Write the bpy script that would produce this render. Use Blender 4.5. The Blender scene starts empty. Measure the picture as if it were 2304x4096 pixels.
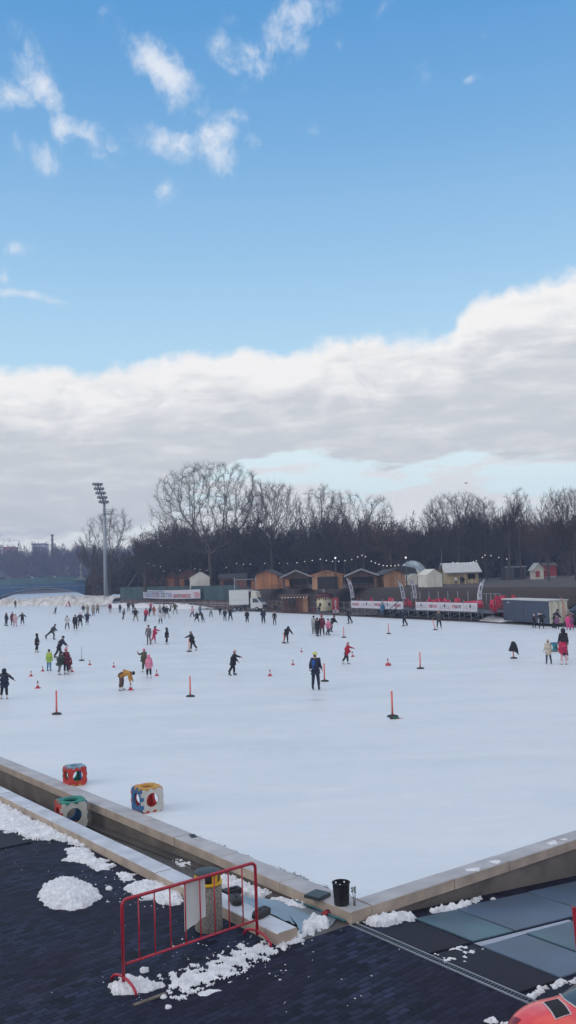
import bpy, bmesh, math, random
import numpy as np
from mathutils import Vector, Matrix, noise, Euler
R = math.radians
random.seed(7)
scene = bpy.context.scene
col = scene.collection

# ---------------------------------------------------------------- camera
F, H, ROLL, PITCH = 3650., 5.8, R(1.95), math.atan(252 / 3650.)   # focal length in photo pixels, eye height over the ice
cam = bpy.data.objects.new('camera', bpy.data.cameras.new('camera')); col.objects.link(cam)
cam.data.sensor_fit = 'VERTICAL'; cam.data.sensor_height = 36; cam.data.lens = 36 * F / 4096
cam.data.clip_start = 0.2; cam.data.clip_end = 6000
_f = Vector((0, math.cos(PITCH), math.sin(PITCH))); _r = Vector((1, 0, 0)); _u = Vector((0, -math.sin(PITCH), math.cos(PITCH)))
_right = math.cos(ROLL) * _r - math.sin(ROLL) * _u; _up = math.sin(ROLL) * _r + math.cos(ROLL) * _u
_m = Matrix((_right, _up, -_f)).transposed().to_4x4(); _m.translation = (0, 0, H)
cam.matrix_world = _m
scene.camera = cam

def ray(x, y):
    X = (x - 1152) / F; Y = -(y - 2048) / F
    d = X * _right + Y * _up + _f
    return d
def G(x, y, z=0.):
    "point of the level z seen at a photo pixel"
    d = ray(x, y); t = (z - H) / d.z
    return Vector((d.x * t, d.y * t, z))
def D(x, y, Y):
    "point at the depth Y seen at a photo pixel"
    d = ray(x, y); t = Y / d.y
    return Vector((d.x * t, Y, H + d.z * t))

# ---------------------------------------------------------------- world
SKY = dict(strength=0.11, sun_el=R(24), sun_az=R(-105))
w = bpy.data.worlds.new('World'); scene.world = w; w.use_nodes = True
nt = w.node_tree; nt.nodes.clear(); N = nt.nodes; LK = nt.links
def nn(t, **k):
    n = N.new(t)
    for a, b in k.items(): setattr(n, a, b)
    return n
def val(n, i, v):
    if hasattr(v, 'is_linked') or isinstance(v, bpy.types.NodeSocket): LK.new(v, n.inputs[i])
    else: n.inputs[i].default_value = v
def mth(op, a, b=0., c=0., clamp=False):
    n = nn('ShaderNodeMath', operation=op, use_clamp=clamp); val(n, 0, a); val(n, 1, b); val(n, 2, c); return n.outputs[0]
def sstep(x, a, b):
    n = nn('ShaderNodeMapRange', interpolation_type='SMOOTHSTEP'); val(n, 0, x); val(n, 1, a); val(n, 2, b); val(n, 3, 0.); val(n, 4, 1.); return n.outputs[0]
def mixc(f, a, b):
    n = nn('ShaderNodeMix', data_type='RGBA'); val(n, 0, f); val(n, 6, a); val(n, 7, b); return n.outputs[2]
def vcomb(x, y, z=0.):
    n = nn('ShaderNodeCombineXYZ'); val(n, 0, x); val(n, 1, y); val(n, 2, z); return n.outputs[0]
def wnoise(vec, scale, detail=5, rough=.55, dist=0.):
    n = nn('ShaderNodeTexNoise'); val(n, 'Vector', vec); n.inputs['Scale'].default_value = scale
    n.inputs['Detail'].default_value = detail; n.inputs['Roughness'].default_value = rough; n.inputs['Distortion'].default_value = dist
    return n.outputs[0]
tc = nn('ShaderNodeTexCoord'); sep = nn('ShaderNodeSeparateXYZ'); LK.new(tc.outputs['Generated'], sep.inputs[0])
az = mth('ARCTAN2', sep.outputs[0], sep.outputs[1]); el = mth('ARCSINE', sep.outputs[2])
AE = vcomb(az, el)
def ae(x, y):
    d = ray(x, y).normalized(); return math.atan2(d.x, d.y), math.asin(d.z)
sky = nn('ShaderNodeTexSky', sky_type='NISHITA', sun_disc=False, sun_elevation=SKY['sun_el'], sun_rotation=SKY['sun_az'], altitude=100, air_density=1.0, dust_density=0.6, ozone_density=2.0)
# clear sky: the Nishita sky, paler towards the horizon where the air is thick
S = 1 / SKY['strength']
def cc(r, g, b): return (r * S, g * S, b * S, 1)
tint = nn('ShaderNodeMix', data_type='RGBA', blend_type='MULTIPLY'); tint.inputs[0].default_value = 1; LK.new(sky.outputs[0], tint.inputs[6]); tint.inputs[7].default_value = (.80, 1.0, 1.12, 1)
ramp = nn('ShaderNodeValToRGB'); LK.new(mth('DIVIDE', el, .62), ramp.inputs[0])
cr = ramp.color_ramp
stops = [(0, (.62, .84, .95)), (.20, (.58, .83, .97)), (.39, (.50, .765, .97)), (.55, (.355, .62, .895)), (.75, (.20, .455, .79)), (.906, (.125, .37, .73)), (1, (.10, .34, .70))]
cr.elements[0].position, cr.elements[0].color = stops[0][0], (*stops[0][1], 1)
cr.elements[1].position, cr.elements[1].color = stops[-1][0], (*stops[-1][1], 1)
for p, c in stops[1:-1]:
    e = cr.elements.new(p); e.color = (*c, 1)
sc_ = nn('ShaderNodeVectorMath', operation='SCALE'); LK.new(ramp.outputs[0], sc_.inputs[0]); sc_.inputs['Scale'].default_value = S
clear = mixc(.90, tint.outputs[2], sc_.outputs[0])
# small wispy clouds, each a direction in the sky, feathered by noise
nz1 = wnoise(AE, 22, 7, .62, .35)
nvec = nn('ShaderNodeTexNoise'); LK.new(AE, nvec.inputs['Vector']); nvec.inputs['Scale'].default_value = 11; nvec.inputs['Detail'].default_value = 6
off = nn('ShaderNodeVectorMath', operation='SUBTRACT'); LK.new(nvec.outputs[1], off.inputs[0]); off.inputs[1].default_value = (.5, .5, .5)
off2 = nn('ShaderNodeVectorMath', operation='SCALE'); LK.new(off.outputs[0], off2.inputs[0]); off2.inputs['Scale'].default_value = .05
AEw = nn('ShaderNodeVectorMath', operation='ADD'); LK.new(AE, AEw.inputs[0]); LK.new(off2.outputs[0], AEw.inputs[1])
# x, y, radius x, radius y (photo px), tilt deg, strength
clouds = [(150, 320, 150, 60, -52, 1), (50, 400, 120, 60, 12, .85), (655, 285, 200, 62, -36, 1.1), (960, 215, 120, 62, -14, .95), (1080, 190, 110, 50, 30, .7), (1200, 110, 150, 80, 28, .95),
          (1060, 250, 200, 60, 20, .45), (330, 555, 150, 55, -14, .95), (700, 555, 190, 58, -8, .95), (860, 545, 130, 62, 24, .9), (885, 610, 62, 110, 0, .8), (1010, 570, 80, 35, -40, .6),
          (650, 755, 42, 50, -45, .85), (180, 640, 50, 42, -20, .75), (70, 600, 30, 60, 10, .4), (300, 350, 50, 55, 0, .35), (420, 40, 40, 50, 0, .4),
          (75, 990, 80, 28, 5, .55), (110, 1197, 130, 22, 0, .8), (5, 1110, 30, 50, 0, .5), (1240, 505, 70, 26, -5, .4), (1690, 260, 55, 40, -60, .35), (1885, 295, 36, 22, 0, .5), (1510, 440, 34, 45, 0, .3),
          (1930, 130, 24, 50, 0, .35), (1120, 545, 30, 30, 0, .3), (770, 1375, 110, 26, 0, .4), (1040, 1310, 50, 26, 0, .45), (1370, 1325, 120, 24, 6, .5), (1510, 25, 60, 26, 0, .35), (1370, 230, 30, 50, 20, .3), (930, 60, 40, 30, 0, .3)]
acc = None
for (cx, cy, rx, ry, tl, st) in clouds:
    a0, e0 = ae(cx, cy)
    mp = nn('ShaderNodeMapping', vector_type='TEXTURE'); LK.new(AEw.outputs[0], mp.inputs[0])
    mp.inputs['Location'].default_value = (a0, e0, 0); mp.inputs['Rotation'].default_value = (0, 0, R(tl)); mp.inputs['Scale'].default_value = (rx / F * 1.6, ry / F * 1.6, 1)
    ln = nn('ShaderNodeVectorMath', operation='LENGTH'); LK.new(mp.outputs[0], ln.inputs[0])
    m = mth('MULTIPLY', mth('SUBTRACT', 1., ln.outputs['Value'], clamp=True), st)
    acc = m if acc is None else mth('MAXIMUM', acc, m)
nz2 = wnoise(AEw.outputs[0], 60, 6, .65, .4)
wisp = mth('ADD', acc, mth('ADD', mth('MULTIPLY', mth('SUBTRACT', nz1, .5), 2.0), mth('MULTIPLY', mth('SUBTRACT', nz2, .5), 1.1)))
wmask = mth('MULTIPLY', mth('MULTIPLY', sstep(wisp, .15, 1.30), sstep(acc, .0, .45)), .95)
c1 = mixc(wmask, clear, cc(.78, .84, .93))
# the long cloud bank above the trees
fc = nn('ShaderNodeFloatCurve'); LK.new(mth('MULTIPLY_ADD', az, 1 / .8, .5), fc.inputs['Value'])
cv = fc.mapping.curves[0]
top_pts = [(-300, 1490), (0, 1470), (250, 1475), (330, 1490), (450, 1465), (640, 1430), (900, 1395), (1120, 1405), (1300, 1370), (1500, 1350), (1700, 1345), (1800, 1350), (1840, 1290), (1900, 1210), (2010, 1150), (2150, 1125), (2304, 1095), (2600, 1050)]
pts = []
for x, y in top_pts:
    a0, e0 = ae(x, y); pts.append((a0 / .8 + .5, e0))
while len(cv.points) < len(pts): cv.points.new(.5, .5)
for p, (a0, e0) in zip(cv.points, pts): p.location = (min(max(a0, 0), 1), e0); p.handle_type = 'AUTO'
fc.mapping.extend = 'HORIZONTAL'; fc.mapping.update()
elT = fc.outputs[0]
puff = wnoise(AE, 17, 7, .6, .2)
streak_v = vcomb(mth('MULTIPLY', az, 1.0), mth('MULTIPLY', el, 4.5))
streak = wnoise(streak_v, 5.5, 6, .55, .3)
streak2 = wnoise(streak_v, 13, 6, .6, .2)
bill = wnoise(vcomb(az, mth('MULTIPLY', el, 1.9)), 13, 7, .6, .6)
depth = mth('SUBTRACT', elT, el)                       # how far below the bank's top edge
dpt = mth('ADD', depth, mth('MULTIPLY', mth('SUBTRACT', puff, .5), .058))
bank = sstep(dpt, -.006, .012)
shade = mth('ADD', sstep(mth('ADD', depth, mth('MULTIPLY', mth('SUBTRACT', bill, .5), .16)), .0, .085), mth('MULTIPLY', mth('SUBTRACT', streak, .5), 1.6), clamp=True)
lite = mth('MULTIPLY', sstep(streak2, .42, .75), .45)
sh2 = mth('SUBTRACT', shade, mth('MULTIPLY', lite, 1.0), clamp=True)
bcol = mixc(sh2, cc(.97, .96, .95), cc(.645, .675, .715))
# gaps of pale sky under the bank, and thin streaks close to the horizon
gapc = nn('ShaderNodeFloatCurve'); LK.new(mth('MULTIPLY_ADD', az, 1 / .8, .5), gapc.inputs['Value'])
cv = gapc.mapping.curves[0]
gp = [(-100, 2130), (400, 2110), (700, 2040), (800, 1900), (900, 1850), (1050, 1815), (1300, 1815), (1450, 1835), (1700, 1835), (1850, 1800), (2000, 1815), (2304, 1810)]
pts = [(ae(x, y)[0] / .8 + .5, ae(x, y)[1]) for x, y in gp]
while len(cv.points) < len(pts): cv.points.new(.5, .5)
for p, (a0, e0) in zip(cv.points, pts): p.location = (a0, e0)
gapc.mapping.extend = 'HORIZONTAL'; gapc.mapping.update()
below = mth('ADD', mth('SUBTRACT', gapc.outputs[0], el), mth('MULTIPLY', mth('SUBTRACT', streak2, .5), .05))
gap = sstep(below, -.002, .008)
strk = sstep(mth('ADD', wnoise(streak_v, 9, 6, .55, .15), mth('MULTIPLY', sstep(mth('SUBTRACT', gapc.outputs[0], el), .012, .06), .13)), .49, .60)
lowsky = mixc(strk, cc(.80, .96, 1.00), cc(.84, .86, .88))
lowsky = mixc(sstep(el, .085, .035), lowsky, cc(1.08, 1.08, 1.03))
c2 = mixc(gap, bcol, lowsky)
c3 = mixc(bank, c1, c2)
# unseen broken cloud added overhead, beside and behind for whiter, brighter ambient light
outer = mth('MAXIMUM', sstep(mth('ABSOLUTE', az), .40, .62), sstep(el, .60, .78))
brk = sstep(wnoise(tc.outputs['Generated'], 2.6, 5, .55), .36, .50)
c4 = mixc(mth('MULTIPLY', outer, mth('MULTIPLY', brk, sstep(el, -.02, .05))), c3, cc(.84, .85, .91))
bg = nn('ShaderNodeBackground'); LK.new(c4, bg.inputs[0]); bg.inputs[1].default_value = SKY['strength']
out = nn('ShaderNodeOutputWorld'); LK.new(bg.outputs[0], out.inputs[0])

# ---------------------------------------------------------------- sun, exposure
sun = bpy.data.objects.new('sun', bpy.data.lights.new('sun', 'SUN')); col.objects.link(sun)
sun.data.energy = 0.55; sun.data.angle = R(25); sun.data.color = (1, .93, .85)
_az, _el = SKY['sun_az'], R(32)
sd = Vector((math.sin(_az) * math.cos(_el), math.cos(_az) * math.cos(_el), math.sin(_el)))
sun.rotation_euler = sd.to_track_quat('Z', 'Y').to_euler()
scene.view_settings.view_transform = 'Standard'; scene.view_settings.look = 'None'
scene.view_settings.gamma = 1; scene.view_settings.exposure = 0.0

# ---------------------------------------------------------------- materials
MATS = {}
def mat(name, c, rough=.7, vary=.12, scale=3., bump=0., bscale=20., metal=0., spec=.5, emit=None, c2=None, detail=4, coat=0.):
    if name in MATS: return MATS[name]
    m = bpy.data.materials.new(name); m.use_nodes = True; t = m.node_tree; b = t.nodes['Principled BSDF']
    b.inputs['Roughness'].default_value = rough; b.inputs['Metallic'].default_value = metal; b.inputs['Specular IOR Level'].default_value = spec
    if coat: b.inputs['Coat Weight'].default_value = coat; b.inputs['Coat Roughness'].default_value = .08
    co = t.nodes.new('ShaderNodeTexCoord')
    n = t.nodes.new('ShaderNodeTexNoise'); n.inputs['Scale'].default_value = scale; n.inputs['Detail'].default_value = detail
    t.links.new(co.outputs['Object'], n.inputs['Vector'])
    r = t.nodes.new('ShaderNodeValToRGB'); t.links.new(n.outputs[0], r.inputs[0])
    lo = tuple(max(0, v * (1 - vary)) for v in c) if c2 is None else c2
    hi = tuple(min(1, v * (1 + vary)) for v in c) if c2 is None else c
    r.color_ramp.elements[0].position = .3; r.color_ramp.elements[0].color = (*lo, 1)
    r.color_ramp.elements[1].position = .7; r.color_ramp.elements[1].color = (*hi, 1)
    t.links.new(r.outputs[0], b.inputs['Base Color'])
    if bump:
        n2 = t.nodes.new('ShaderNodeTexNoise'); n2.inputs['Scale'].default_value = bscale; n2.inputs['Detail'].default_value = 5
        t.links.new(co.outputs['Object'], n2.inputs['Vector'])
        bp = t.nodes.new('ShaderNodeBump'); bp.inputs['Strength'].default_value = bump; bp.inputs['Distance'].default_value = .02
        t.links.new(n2.outputs[0], bp.inputs['Height']); t.links.new(bp.outputs[0], b.inputs['Normal'])
    if emit: b.inputs['Emission Color'].default_value = (*emit[:3], 1); b.inputs['Emission Strength'].default_value = emit[3]
    MATS[name] = m; return m

def plank_mat(name, c, pitch=.14, axis='X', dark=.55, rough=.75):
    "boards: stripes across the object's own axis with a dark joint and a tone per board"
    if name in MATS: return MATS[name]
    m = mat(name, c, rough, .18, 4.); t = m.node_tree; b = t.nodes['Principled BSDF']
    src = b.inputs['Base Color'].links[0].from_socket
    co = [n for n in t.nodes if n.type == 'TEX_COORD'][0]
    sp = t.nodes.new('ShaderNodeSeparateXYZ'); t.links.new(co.outputs['Object'], sp.inputs[0])
    def M_(op, a, b_=0.):
        n = t.nodes.new('ShaderNodeMath'); n.operation = op
        for i, v in ((0, a), (1, b_)):
            if isinstance(v, bpy.types.NodeSocket): t.links.new(v, n.inputs[i])
            else: n.inputs[i].default_value = v
        return n.outputs[0]
    q = sp.outputs['XYZ'.index(axis)] if axis != 'XY' else M_('ADD', sp.outputs[0], sp.outputs[1])
    s = M_('DIVIDE', q, pitch); fr = M_('FRACT', s); fl = M_('FLOOR', s)
    joint = M_('LESS_THAN', fr, .10)
    wn = t.nodes.new('ShaderNodeTexWhiteNoise'); wn.noise_dimensions = '1D'; t.links.new(fl, wn.inputs['W'])
    tone = M_('MULTIPLY_ADD', wn.outputs['Value'], .45); t.nodes[-1].inputs[2].default_value = .75
    tone = M_('MULTIPLY', tone, M_('SUBTRACT', 1., M_('MULTIPLY', joint, dark)))
    vm = t.nodes.new('ShaderNodeVectorMath'); vm.operation = 'SCALE'; t.links.new(src, vm.inputs[0]); t.links.new(tone, vm.inputs['Scale'])
    t.links.new(vm.outputs[0], b.inputs['Base Color'])
    return m

# ---------------------------------------------------------------- mesh collector
class MB:
    def __init__(s): s.v = []; s.f = []; s.m = []; s.mats = []; s.smooth = []
    def mi(s, m):
        if m not in s.mats: s.mats.append(m)
        return s.mats.index(m)
    def add(s, vs, fs, m, smooth=False):
        k = len(s.v); s.v += [tuple(v) for v in vs]; i = s.mi(m)
        for f in fs: s.f.append(tuple(k + a for a in f)); s.m.append(i); s.smooth.append(smooth)
    def box(s, c, d, m, rot=None, taper=1.):
        x, y, z = (a / 2 for a in d); T = taper
        vs = [Vector(p) for p in ((-x, -y, -z), (x, -y, -z), (x, y, -z), (-x, y, -z), (-x * T, -y * T, z), (x * T, -y * T, z), (x * T, y * T, z), (-x * T, y * T, z))]
        if rot is not None:
            e = Euler(rot).to_matrix() if not isinstance(rot, Matrix) else rot
            vs = [e @ v for v in vs]
        c = Vector(c); s.add([v + c for v in vs], [(0, 3, 2, 1), (4, 5, 6, 7), (0, 1, 5, 4), (1, 2, 6, 5), (2, 3, 7, 6), (3, 0, 4, 7)], m)
    def tube(s, pts, r, m, n=8, smooth=True, cap=True):
        pts = [Vector(p) for p in pts]; k = len(pts)
        if not hasattr(r, '__len__'): r = [r] * k
        vs = []; prev = None
        for i, p in enumerate(pts):
            t = (pts[min(i + 1, k - 1)] - pts[max(i - 1, 0)]).normalized()
            if prev is None:
                a = Vector((0, 0, 1)) if abs(t.z) < .9 else Vector((1, 0, 0)); a = (a - t * a.dot(t)).normalized()
            else: a = prev - t * prev.dot(t); a = a.normalized() if a.length > 1e-6 else prev
            prev = a; b = t.cross(a)
            for j in range(n):
                q = 2 * math.pi * j / n; vs.append(p + r[i] * (math.cos(q) * a + math.sin(q) * b))
        fs = [(i * n + j, i * n + (j + 1) % n, (i + 1) * n + (j + 1) % n, (i + 1) * n + j) for i in range(k - 1) for j in range(n)]
        if cap: fs += [tuple(range(n - 1, -1, -1)), tuple((k - 1) * n + j for j in range(n))]
        s.add(vs, fs, m, smooth)
    def lathe(s, prof, m, n=16, c=(0, 0, 0), smooth=True, sx=1., sy=1.):
        vs = [(c[0] + r * sx * math.cos(2 * math.pi * j / n), c[1] + r * sy * math.sin(2 * math.pi * j / n), c[2] + z) for r, z in prof for j in range(n)]
        k = len(prof)
        fs = [(i * n + j, i * n + (j + 1) % n, (i + 1) * n + (j + 1) % n, (i + 1) * n + j) for i in range(k - 1) for j in range(n)]
        fs += [tuple(range(n - 1, -1, -1)), tuple((k - 1) * n + j for j in range(n))]
        s.add(vs, fs, m, smooth)
    def prism(s, poly, a, b, m, ax='z'):
        "polygon extruded between a and b along an axis; poly lies in the other two"
        k = len(poly)
        def p3(p, t): return {'z': (p[0], p[1], t), 'y': (p[0], t, p[1]), 'x': (t, p[0], p[1])}[ax]
        vs = [p3(p, a) for p in poly] + [p3(p, b) for p in poly]
        fs = [tuple(range(k - 1, -1, -1)), tuple(range(k, 2 * k))] + [(i, (i + 1) % k, k + (i + 1) % k, k + i) for i in range(k)]
        s.add(vs, fs, m)
    def build(s, name, parent=None, loc=None, rz=0.):
        me = bpy.data.meshes.new(name); me.from_pydata(s.v, [], s.f)
        for m in s.mats: me.materials.append(m)
        me.polygons.foreach_set('material_index', s.m); me.polygons.foreach_set('use_smooth', s.smooth); me.update()
        o = bpy.data.objects.new(name, me); col.objects.link(o)
        if parent is not None: o.parent = parent
        if loc is not None: o.location = loc
        if rz: o.rotation_euler.z = rz
        return o
def fixn(o):
    bm = bmesh.new(); bm.from_mesh(o.data); bmesh.ops.recalc_face_normals(bm, faces=bm.faces); bm.to_mesh(o.data); bm.free(); return o
def tag(o, label=None, cat=None, group=None, kind=None):
    if label: o['label'] = label
    if cat: o['category'] = cat
    if group: o['group'] = group
    if kind: o['kind'] = kind
    return o
def thing(name, label, cat, loc=(0, 0, 0), rz=0., group=None):
    o = bpy.data.objects.new(name, None); col.objects.link(o); o.location = loc; o.rotation_euler = (0, 0, rz); o.empty_display_size = .2
    return tag(o, label, cat, group)
def dup(o, loc, rz=None, label=None, scale=None):
    def rec(a, par):
        c = a.copy(); col.objects.link(c)
        if par is not None: c.parent = par
        for ch in list(a.children): rec(ch, c)
        return c
    c = rec(o, None); c.location = loc
    if rz is not None: c.rotation_euler.z = rz
    if label: c['label'] = label
    if scale: c.scale = (scale,) * 3
    return c
def sheet(name, poly, z, m, kind='structure'):
    "flat polygon of ground"
    b = MB(); b.add([(p[0], p[1], z if not callable(z) else z(p)) for p in poly], [tuple(range(len(poly)))], m); return tag(b.build(name), kind=kind)

# ---------------------------------------------------------------- rink frame: u along the right kerb, v along the left kerb
_a = R(126.8); E1 = Vector((math.cos(_a), math.sin(_a), 0)); E2 = Vector((math.sin(_a), -math.cos(_a), 0)); C0 = G(1407, 3648, .05)
LROT = math.atan2(E2.y, E2.x)       # rotation of the local frame
def W(u, v, z=0.): return Vector((C0.x + u * E2.x + v * E1.x, C0.y + u * E2.y + v * E1.y, z))
def UV(p): d = p - C0; return d.dot(E2), d.dot(E1)
GZ = -.15
def gz(u): return GZ - .09 * max(u, 0.)
def GR(x, y):
    "pixel to the (sloping) front paving"
    z = GZ
    for _ in range(20):
        p = G(x, y, z); u, v = UV(p); z = gz(u)
    return u, v, z

# ================================================================ materials of the place
m_ice = mat('ice', (.75, .785, .815), .42, 0, .05, bump=.06, bscale=3., spec=.35, c2=(.645, .70, .755), detail=8)
def _ice():
    t = m_ice.node_tree; n = [x for x in t.nodes if x.type == 'TEX_NOISE'][0]
    co = [x for x in t.nodes if x.type == 'TEX_COORD'][0]
    mp = t.nodes.new('ShaderNodeMapping'); mp.inputs['Scale'].default_value = (1, 2.6, 1); mp.inputs['Rotation'].default_value = (0, 0, .35)
    t.links.new(co.outputs['Object'], mp.inputs[0]); t.links.new(mp.outputs[0], n.inputs['Vector'])
    n.inputs['Scale'].default_value = .12; n.inputs['Roughness'].default_value = .62; n.inputs['Distortion'].default_value = .6
    b = t.nodes['Principled BSDF']; base = b.inputs['Base Color'].links[0].from_socket; L = t.links.new
    tracks = None
    for (sc_, rot, st) in ((.55, .3, (1, .16, 1)), (.7, 1.9, (1, .14, 1)), (.45, -.7, (1, .2, 1))):
        m1 = t.nodes.new('ShaderNodeMapping'); m1.inputs['Rotation'].default_value = (0, 0, rot); m1.inputs['Scale'].default_value = st; L(co.outputs['Object'], m1.inputs[0])
        w1 = t.nodes.new('ShaderNodeTexNoise'); w1.inputs['Scale'].default_value = .35; L(co.outputs['Object'], w1.inputs['Vector'])
        a1 = t.nodes.new('ShaderNodeVectorMath'); a1.operation = 'MULTIPLY_ADD'; L(w1.outputs[1], a1.inputs[0]); a1.inputs[1].default_value = (1.4, 1.4, 0); L(m1.outputs[0], a1.inputs[2])
        v1 = t.nodes.new('ShaderNodeTexVoronoi'); v1.feature = 'DISTANCE_TO_EDGE'; v1.inputs['Scale'].default_value = sc_ * 2.2; L(a1.outputs[0], v1.inputs['Vector'])
        r1 = t.nodes.new('ShaderNodeMapRange'); L(v1.outputs['Distance'], r1.inputs[0]); r1.inputs[1].default_value = .0; r1.inputs[2].default_value = .035; r1.inputs[3].default_value = 1; r1.inputs[4].default_value = 0
        if tracks is None: tracks = r1.outputs[0]
        else:
            x1 = t.nodes.new('ShaderNodeMath'); x1.operation = 'MAXIMUM'; L(tracks, x1.inputs[0]); L(r1.outputs[0], x1.inputs[1]); tracks = x1.outputs[0]
    pn = t.nodes.new('ShaderNodeTexNoise'); pn.inputs['Scale'].default_value = .22; pn.inputs['Detail'].default_value = 5; L(co.outputs['Object'], pn.inputs['Vector'])
    pr = t.nodes.new('ShaderNodeMapRange'); L(pn.outputs[0], pr.inputs[0]); pr.inputs[1].default_value = .42; pr.inputs[2].default_value = .62; pr.inputs[3].default_value = .0; pr.inputs[4].default_value = .16
    pm = t.nodes.new('ShaderNodeMath'); pm.operation = 'MULTIPLY'; L(tracks, pm.inputs[0]); L(pr.outputs[0], pm.inputs[1])
    mx = t.nodes.new('ShaderNodeMix'); mx.data_type = 'RGBA'; L(pm.outputs[0], mx.inputs[0]); L(base, mx.inputs[6]); mx.inputs[7].default_value = (.86, .89, .92, 1)
    # scraped snow dust: soft pale drifts, and thin damp grey patches
    dn = t.nodes.new('ShaderNodeTexNoise'); dn.inputs['Scale'].default_value = .5; dn.inputs['Detail'].default_value = 7; dn.inputs['Roughness'].default_value = .65; L(mp.outputs[0], dn.inputs['Vector'])
    dr = t.nodes.new('ShaderNodeMapRange'); L(dn.outputs[0], dr.inputs[0]); dr.inputs[1].default_value = .54; dr.inputs[2].default_value = .74; dr.inputs[3].default_value = 0; dr.inputs[4].default_value = .45
    mx2 = t.nodes.new('ShaderNodeMix'); mx2.data_type = 'RGBA'; L(dr.outputs[0], mx2.inputs[0]); L(mx.outputs[2], mx2.inputs[6]); mx2.inputs[7].default_value = (.84, .87, .90, 1)
    L(mx2.outputs[2], b.inputs['Base Color'])
    rg = t.nodes.new('ShaderNodeMapRange'); L(dn.outputs[0], rg.inputs[0]); rg.inputs[1].default_value = .35; rg.inputs[2].default_value = .6; rg.inputs[3].default_value = .30; rg.inputs[4].default_value = .55; L(rg.outputs[0], b.inputs['Roughness'])
_ice()
m_snow = mat('snow', (.86, .87, .89), .8, 0, 6, bump=.7, bscale=34, spec=.2, c2=(.62, .63, .66), detail=8)
m_snowbank = mat('old_snow', (.84, .83, .81), .85, .0, .7, bump=1., bscale=2.2, spec=.2, c2=(.42, .38, .35), detail=9)
m_stone = mat('pale_stone', (.52, .43, .345), .75, 0, 2.2, bump=.35, bscale=30, c2=(.33, .27, .225), detail=8)
m_stone_top = mat('worn_stone', (.50, .49, .50), .6, 0, 1.6, bump=.25, bscale=25, c2=(.33, .325, .34), detail=8)
m_stone_ice = mat('frosted_stone', (.64, .67, .73), .45, 0, 1.6, bump=.25, bscale=18, c2=(.40, .42, .47), detail=8)
m_conc = mat('stained_concrete', (.20, .175, .155), .8, 0, 1.3, bump=.5, bscale=14, c2=(.085, .078, .075), detail=9)
m_trench = mat('wet_concrete', (.10, .088, .08), .5, 0, .9, bump=.25, bscale=9, c2=(.055, .05, .05), detail=8)
m_dark = mat('black_plastic', (.012, .013, .016), .45)
m_rubber = mat('black_rubber', (.022, .024, .028), .6, .3, 12, bump=.2)
m_red = mat('red_paint', (.52, .018, .042), .42, 0, 22, coat=.2, c2=(.30, .012, .035), detail=8)
m_white = mat('white_plastic', (.62, .63, .62), .5, .05)
m_steel = mat('grey_steel', (.33, .36, .40), .45, .15, 2, metal=.5)
m_dsteel = mat('dark_steel', (.08, .09, .105), .5, .15, 3, metal=.4)
m_bark = mat('bark', (.100, .078, .066), .9, 0, .9, c2=(.045, .038, .036))
m_twig = mat('twigs', (.055, .040, .033), .9, 0, .25, c2=(.032, .026, .025))
m_twig_r = mat('russet_twigs', (.115, .068, .052), .9, 0, .3, c2=(.055, .040, .038))
m_brush = mat('brushwood', (.072, .050, .042), 1., 0, .11, c2=(.034, .028, .030), spec=.1)
m_brush2 = mat('grey_brushwood', (.038, .038, .045), 1., 0, .11, c2=(.020, .022, .028), spec=.1)
m_ever = mat('evergreen_leaves', (.035, .048, .035), .9, 0, .6, c2=(.018, .026, .024))

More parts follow.
